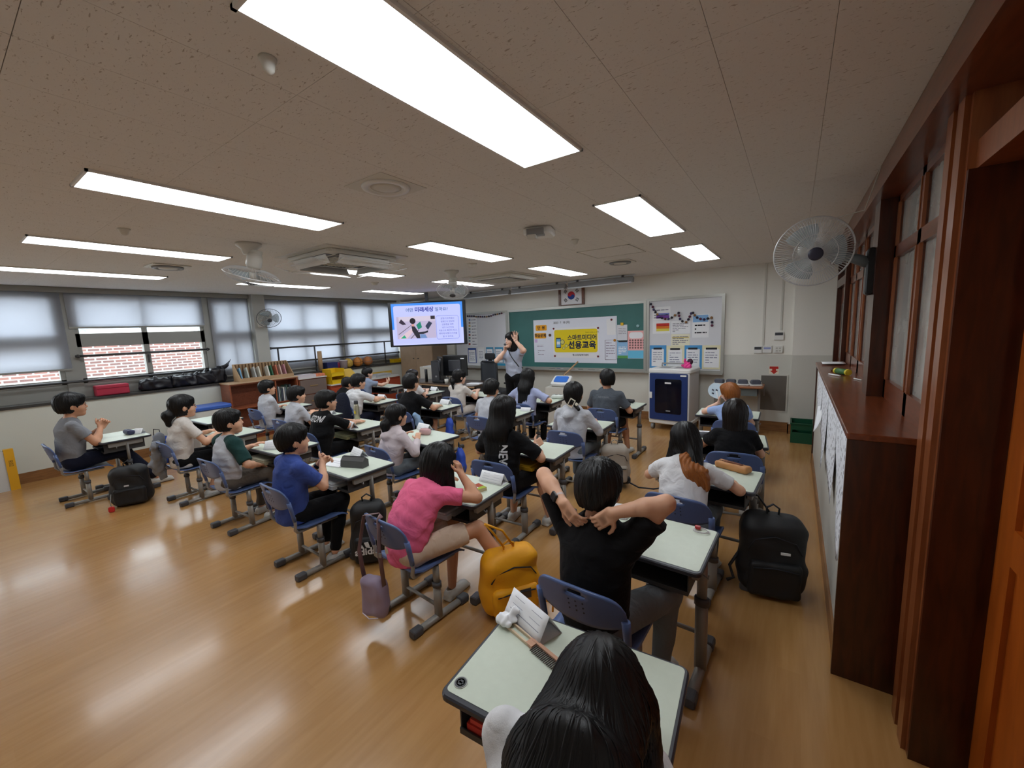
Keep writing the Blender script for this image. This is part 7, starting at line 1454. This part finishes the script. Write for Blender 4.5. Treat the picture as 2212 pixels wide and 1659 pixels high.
# steel bottle
p, r = on_desk('P19', -.12, .215); p = np.array([-4.62, 3.10, TZ]); t = thing('steel_bottle', 'steel bottle with yellow sticker on a desk in the middle of the class', 'bottle', p); MB().lathe([(.034, 0), (.036, .01), (.036, .155), (.026, .185), (.024, .2)], 20).obj('flask', mat('brushed_steel', rgb(176, 172, 150), .3, .7), t); MB().lathe([(.026, .2), (.026, .24), (.022, .246), (.0001, .246)], 18).obj('lid', M_dgrey, t); MB().bx(.0, .03, -.0375, -.0365, .08, .12).obj('sticker', pm((216, 190, 40)), t)
# books and papers in the trays
for k, c, lab in (('P14', (206, 166, 30), 'yellow book in the tray under the empty-topped desk'), ('P7', (206, 60, 44), 'red folder sticking out of the nearest desk'), ('P5', (196, 186, 180), 'crumpled papers in the tray of the pink girl\'s desk'), ('P3', (150, 144, 120), 'papers sticking out under the raglan boy\'s desk'), ('P4', (200, 204, 206), 'papers sticking out under the desk of the royal blue shirt'), ('P19', (150, 150, 110), 'papers and a green wrapper under the desk with outstretched hands')):
    p, r = on_desk(k, -.05 if k != 'P7' else -.19, -.08 if k != 'P7' else -.03); p[2] = DZ-.128; t = thing('tray_papers', lab, 'papers', p, r); MB().bx(-.17 if k != 'P7' else -.06, .17 if k != 'P7' else .06, -.16, .16, 0, .03).obj('stack', pm(c), t); MB().bx(-.15 if k != 'P7' else -.05, .15 if k != 'P7' else .05, -.155, .15, .031, .045).obj('upper_sheets', pm(tuple(min(255, v+20) for v in c)), t)
# tablet stand and blue device in front of the teacher
t = thing('blue_tablet_stand', 'blue-screened white device on a stand before the chalkboard', 'device', (-3.35, 6.35, 0), .1); MB().bbox((0, 0, .80), (.34, .26, .06), .04, 3, Rx(.5)).obj('case', M_white, t); MB().bbox((0, -.014, .83), (.25, .17, .02), .03, 3, Rx(.5)).obj('screen', mat('blue_panel', rgb(60, 116, 206), .3), t); MB().bx(-.25, .25, -.15, .15, 0, .70).obj('stand_box', M_offw, t); MB().tube([(-.25, -.05, .62), (.0, .1, .88), (.22, .25, 1.12)], .014, 8).obj('pole', M_card, t)
# paper fan of the orange-haired pupil
i_ = I['P10']; rt_ = i_['root']; w_ = i_['A'][-1][2]; c_ = w_+np.array([-.03, .06, .13])
fn_t = thing('paper_fan', 'oval white and blue paper fan held up by the orange-haired pupil', 'fan', (0, 0, 0)); fn_t.location = rt_.location; fn_t.rotation_euler = rt_.rotation_euler
MB().bbox(c_, (.20, .004, .17), .08, 8, Matrix.Rotation(.35, 3, 'Y') @ Rz(-.3), 1).obj('leaf', pm((206, 226, 240)), fn_t); MB().tube([w_+np.array([.0, .03, .0]), c_], .006, 6).obj('handle', M_white, fn_t)
q = MB()
for a in range(3):
    for b_ in range(2): q.box(c_+np.array([-.04+a*.04, -.004-.0*a, -.03+b_*.04]), (.024, .002, .016), Matrix.Rotation(.35, 3, 'Y') @ Rz(-.3))
q.obj('printed_blocks', pm((60, 66, 84)), fn_t)['kind'] = 'stuff'
# wearables and small attributes of people
def wristband(k, q, m, name, back=.03, w=.02, r=.031, box=False):
    i = I[k]; S, E, T = i['A'][q]; d = nrm(T-E); a = T-d*back; b = a-d*w
    o = MB().tube([a, b], r*i['s'], 16, False).obj(name, m, i['root'])
    if box:
        n = nrm(np.cross(d, V3(0, 0, 1)))*-1; n = nrm(V3(-.3, -.9, .25)-d*(V3(-.3, -.9, .25)@d)); R = Matrix((tuple(np.cross(d, n)), tuple(d), tuple(n))).transposed(); MB().bbox((a+b)/2+n*r*i['s'], (.036, .042, .012), .008, 3, R).obj('watch_case', M_black, i['root']); MB().bbox((a+b)/2+n*(r*i['s']+.0065), (.030, .036, .002), .006, 3, R).obj('watch_screen', mat('watch_glass', rgb(30, 26, 30), .1), i['root'])
wristband('P6', -1, pm((196, 176, 172), .5), 'watch_strap', .03, .022, .0275, True); wristband('P4', -1, M_black, 'wristband', .02, .028, .029); wristband('P14', 1, pm((226, 226, 222), .5), 'bracelet', .035, .012, .029); wristband('P14', 1, M_black, 'hair_tie', .018, .006, .029); wristband('T', -1, pm((60, 50, 50), .5), 'bracelet', .01, .006, .028)
i_ = I['P12']; g = lambda v: i_['Hc']+i_['Rh']@(np.array(v, float)*i_['HS'])
m_ = MB(); Rr = Matrix(i_['Rh'].tolist()) @ Ry(.5)
for (a, b, c, d) in ((-.03, -.022, -.045, .035), (.022, .03, -.045, .035), (-.03, .03, -.052, -.044), (-.03, .03, .028, .036)): m_.box(np.array(g((.02, -.127, -.052)))+np.array(Rr @ Vector(((a+b)/2, 0, (c+d)/2))), (b-a, .012, d-c), Rr)
m_.obj('hair_clip', mat('ivory_clip', rgb(230, 224, 208), .35), i_['root']); MB().bbox(g((.065, -.122, -.07)), (.03, .014, .03), .008, 2, Rr, 1).obj('clip_flower', mat('ivory_clip', rgb(230, 224, 208), .35), i_['root'])
i_ = I['T']; S, E, T_ = i_['A'][1]; g = lambda v: i_['Hc']+i_['Rh']@(np.array(v, float)*i_['HS']); mo = g((0, .115, -.06)); hd = T_+nrm(T_-E)*.05
MB().tube([hd-(mo-hd)*.5, mo], [.012, .014], 10).obj('microphone_body', M_black, i_['root']); MB().lathe([(.0001, -.02), (.02, -.01), (.022, .004), (.014, .018), (.0001, .022)], 12, mo).obj('microphone_head', M_dgrey, i_['root'])
glasses(i_, mat('silver_glasses', rgb(190, 190, 195), .25, .8))
_p = []
for s_ in np.linspace(0, 1, 9):
    q = i_['Np']+i_['rt']*(.07-.24*s_)*1.0+V3(0, 0, .0-.36*s_)+i_['fw']*.25; q = q[None]
    for _ in range(40): q = q-i_['fw']*np.clip(i_['T'](q)-.004, -.05, .05)[:, None]*.8
    _p.append(q[0])
MB().tube(_p, .010, 6, True, .003).obj('bag_strap', M_black, i_['root'])
i_ = I['P18']; i_ = I['P2']; F = Field(); s_ = i_['s']; F.add(ecap(i_['Wp']+V3(-.17, -.13, .10), i_['P']+V3(-.20, -.15, -.02), .05, .075, V3(0, 1, 0), .55), .03).add(cap(i_['Wp']+V3(-.06, -.19, .05), i_['P']+V3(-.18, -.17, -.10), .04, .05), .03).add(ecap(i_['P']+V3(-.19, -.15, -.05), i_['P']+V3(-.20, -.12, -.20), .065, .03, V3(0, 1, 0), .5), .03); F.disp = (lambda a_, b_: (lambda p: a_(p)+b_(p)))(wrinkle(61, .014, 34), wrinkle(62, .006, 80))
o = sdf_obj('grey_jacket', F, .009, fab('jacket_grey', (132, 136, 144))); o.location = i_['root'].location; o.rotation_euler = i_['root'].rotation_euler; tag(o, 'grey crumpled jacket hung over the chair of the girl with glasses', 'jacket')
i_ = I['P22']; F = Field(); F.add(ecap(i_['P']+V3(0, -.19, .05), i_['P']+V3(0, -.17, .25), .20, .17, V3(1, 0, 0), .22), .03); F.disp = wrinkle(62, .008, 22); o = sdf_obj('navy_jacket', F, .010, K_navy); o.location = i_['root'].location; o.rotation_euler = i_['root'].rotation_euler; tag(o, 'dark blue jacket draped over the chair of the stretched-arm pupil', 'jacket')
i_ = I['P17']; F = Field(); F.add(cap(i_['P']+V3(.19, -.06, .16), i_['P']+V3(.22, .0, -.02), .045, .055), .03).add(cap(i_['P']+V3(.22, .0, -.02), i_['P']+V3(.22, .05, -.12), .05, .03), .03); F.disp = wrinkle(63, .01, 35); o = sdf_obj('light_blue_cloth', F, .009, fab('cloth_light_blue', (150, 182, 216))); o.location = i_['root'].location; o.rotation_euler = i_['root'].rotation_euler; tag(o, 'light blue cloth hanging beside the plain black shirt', 'cloth')
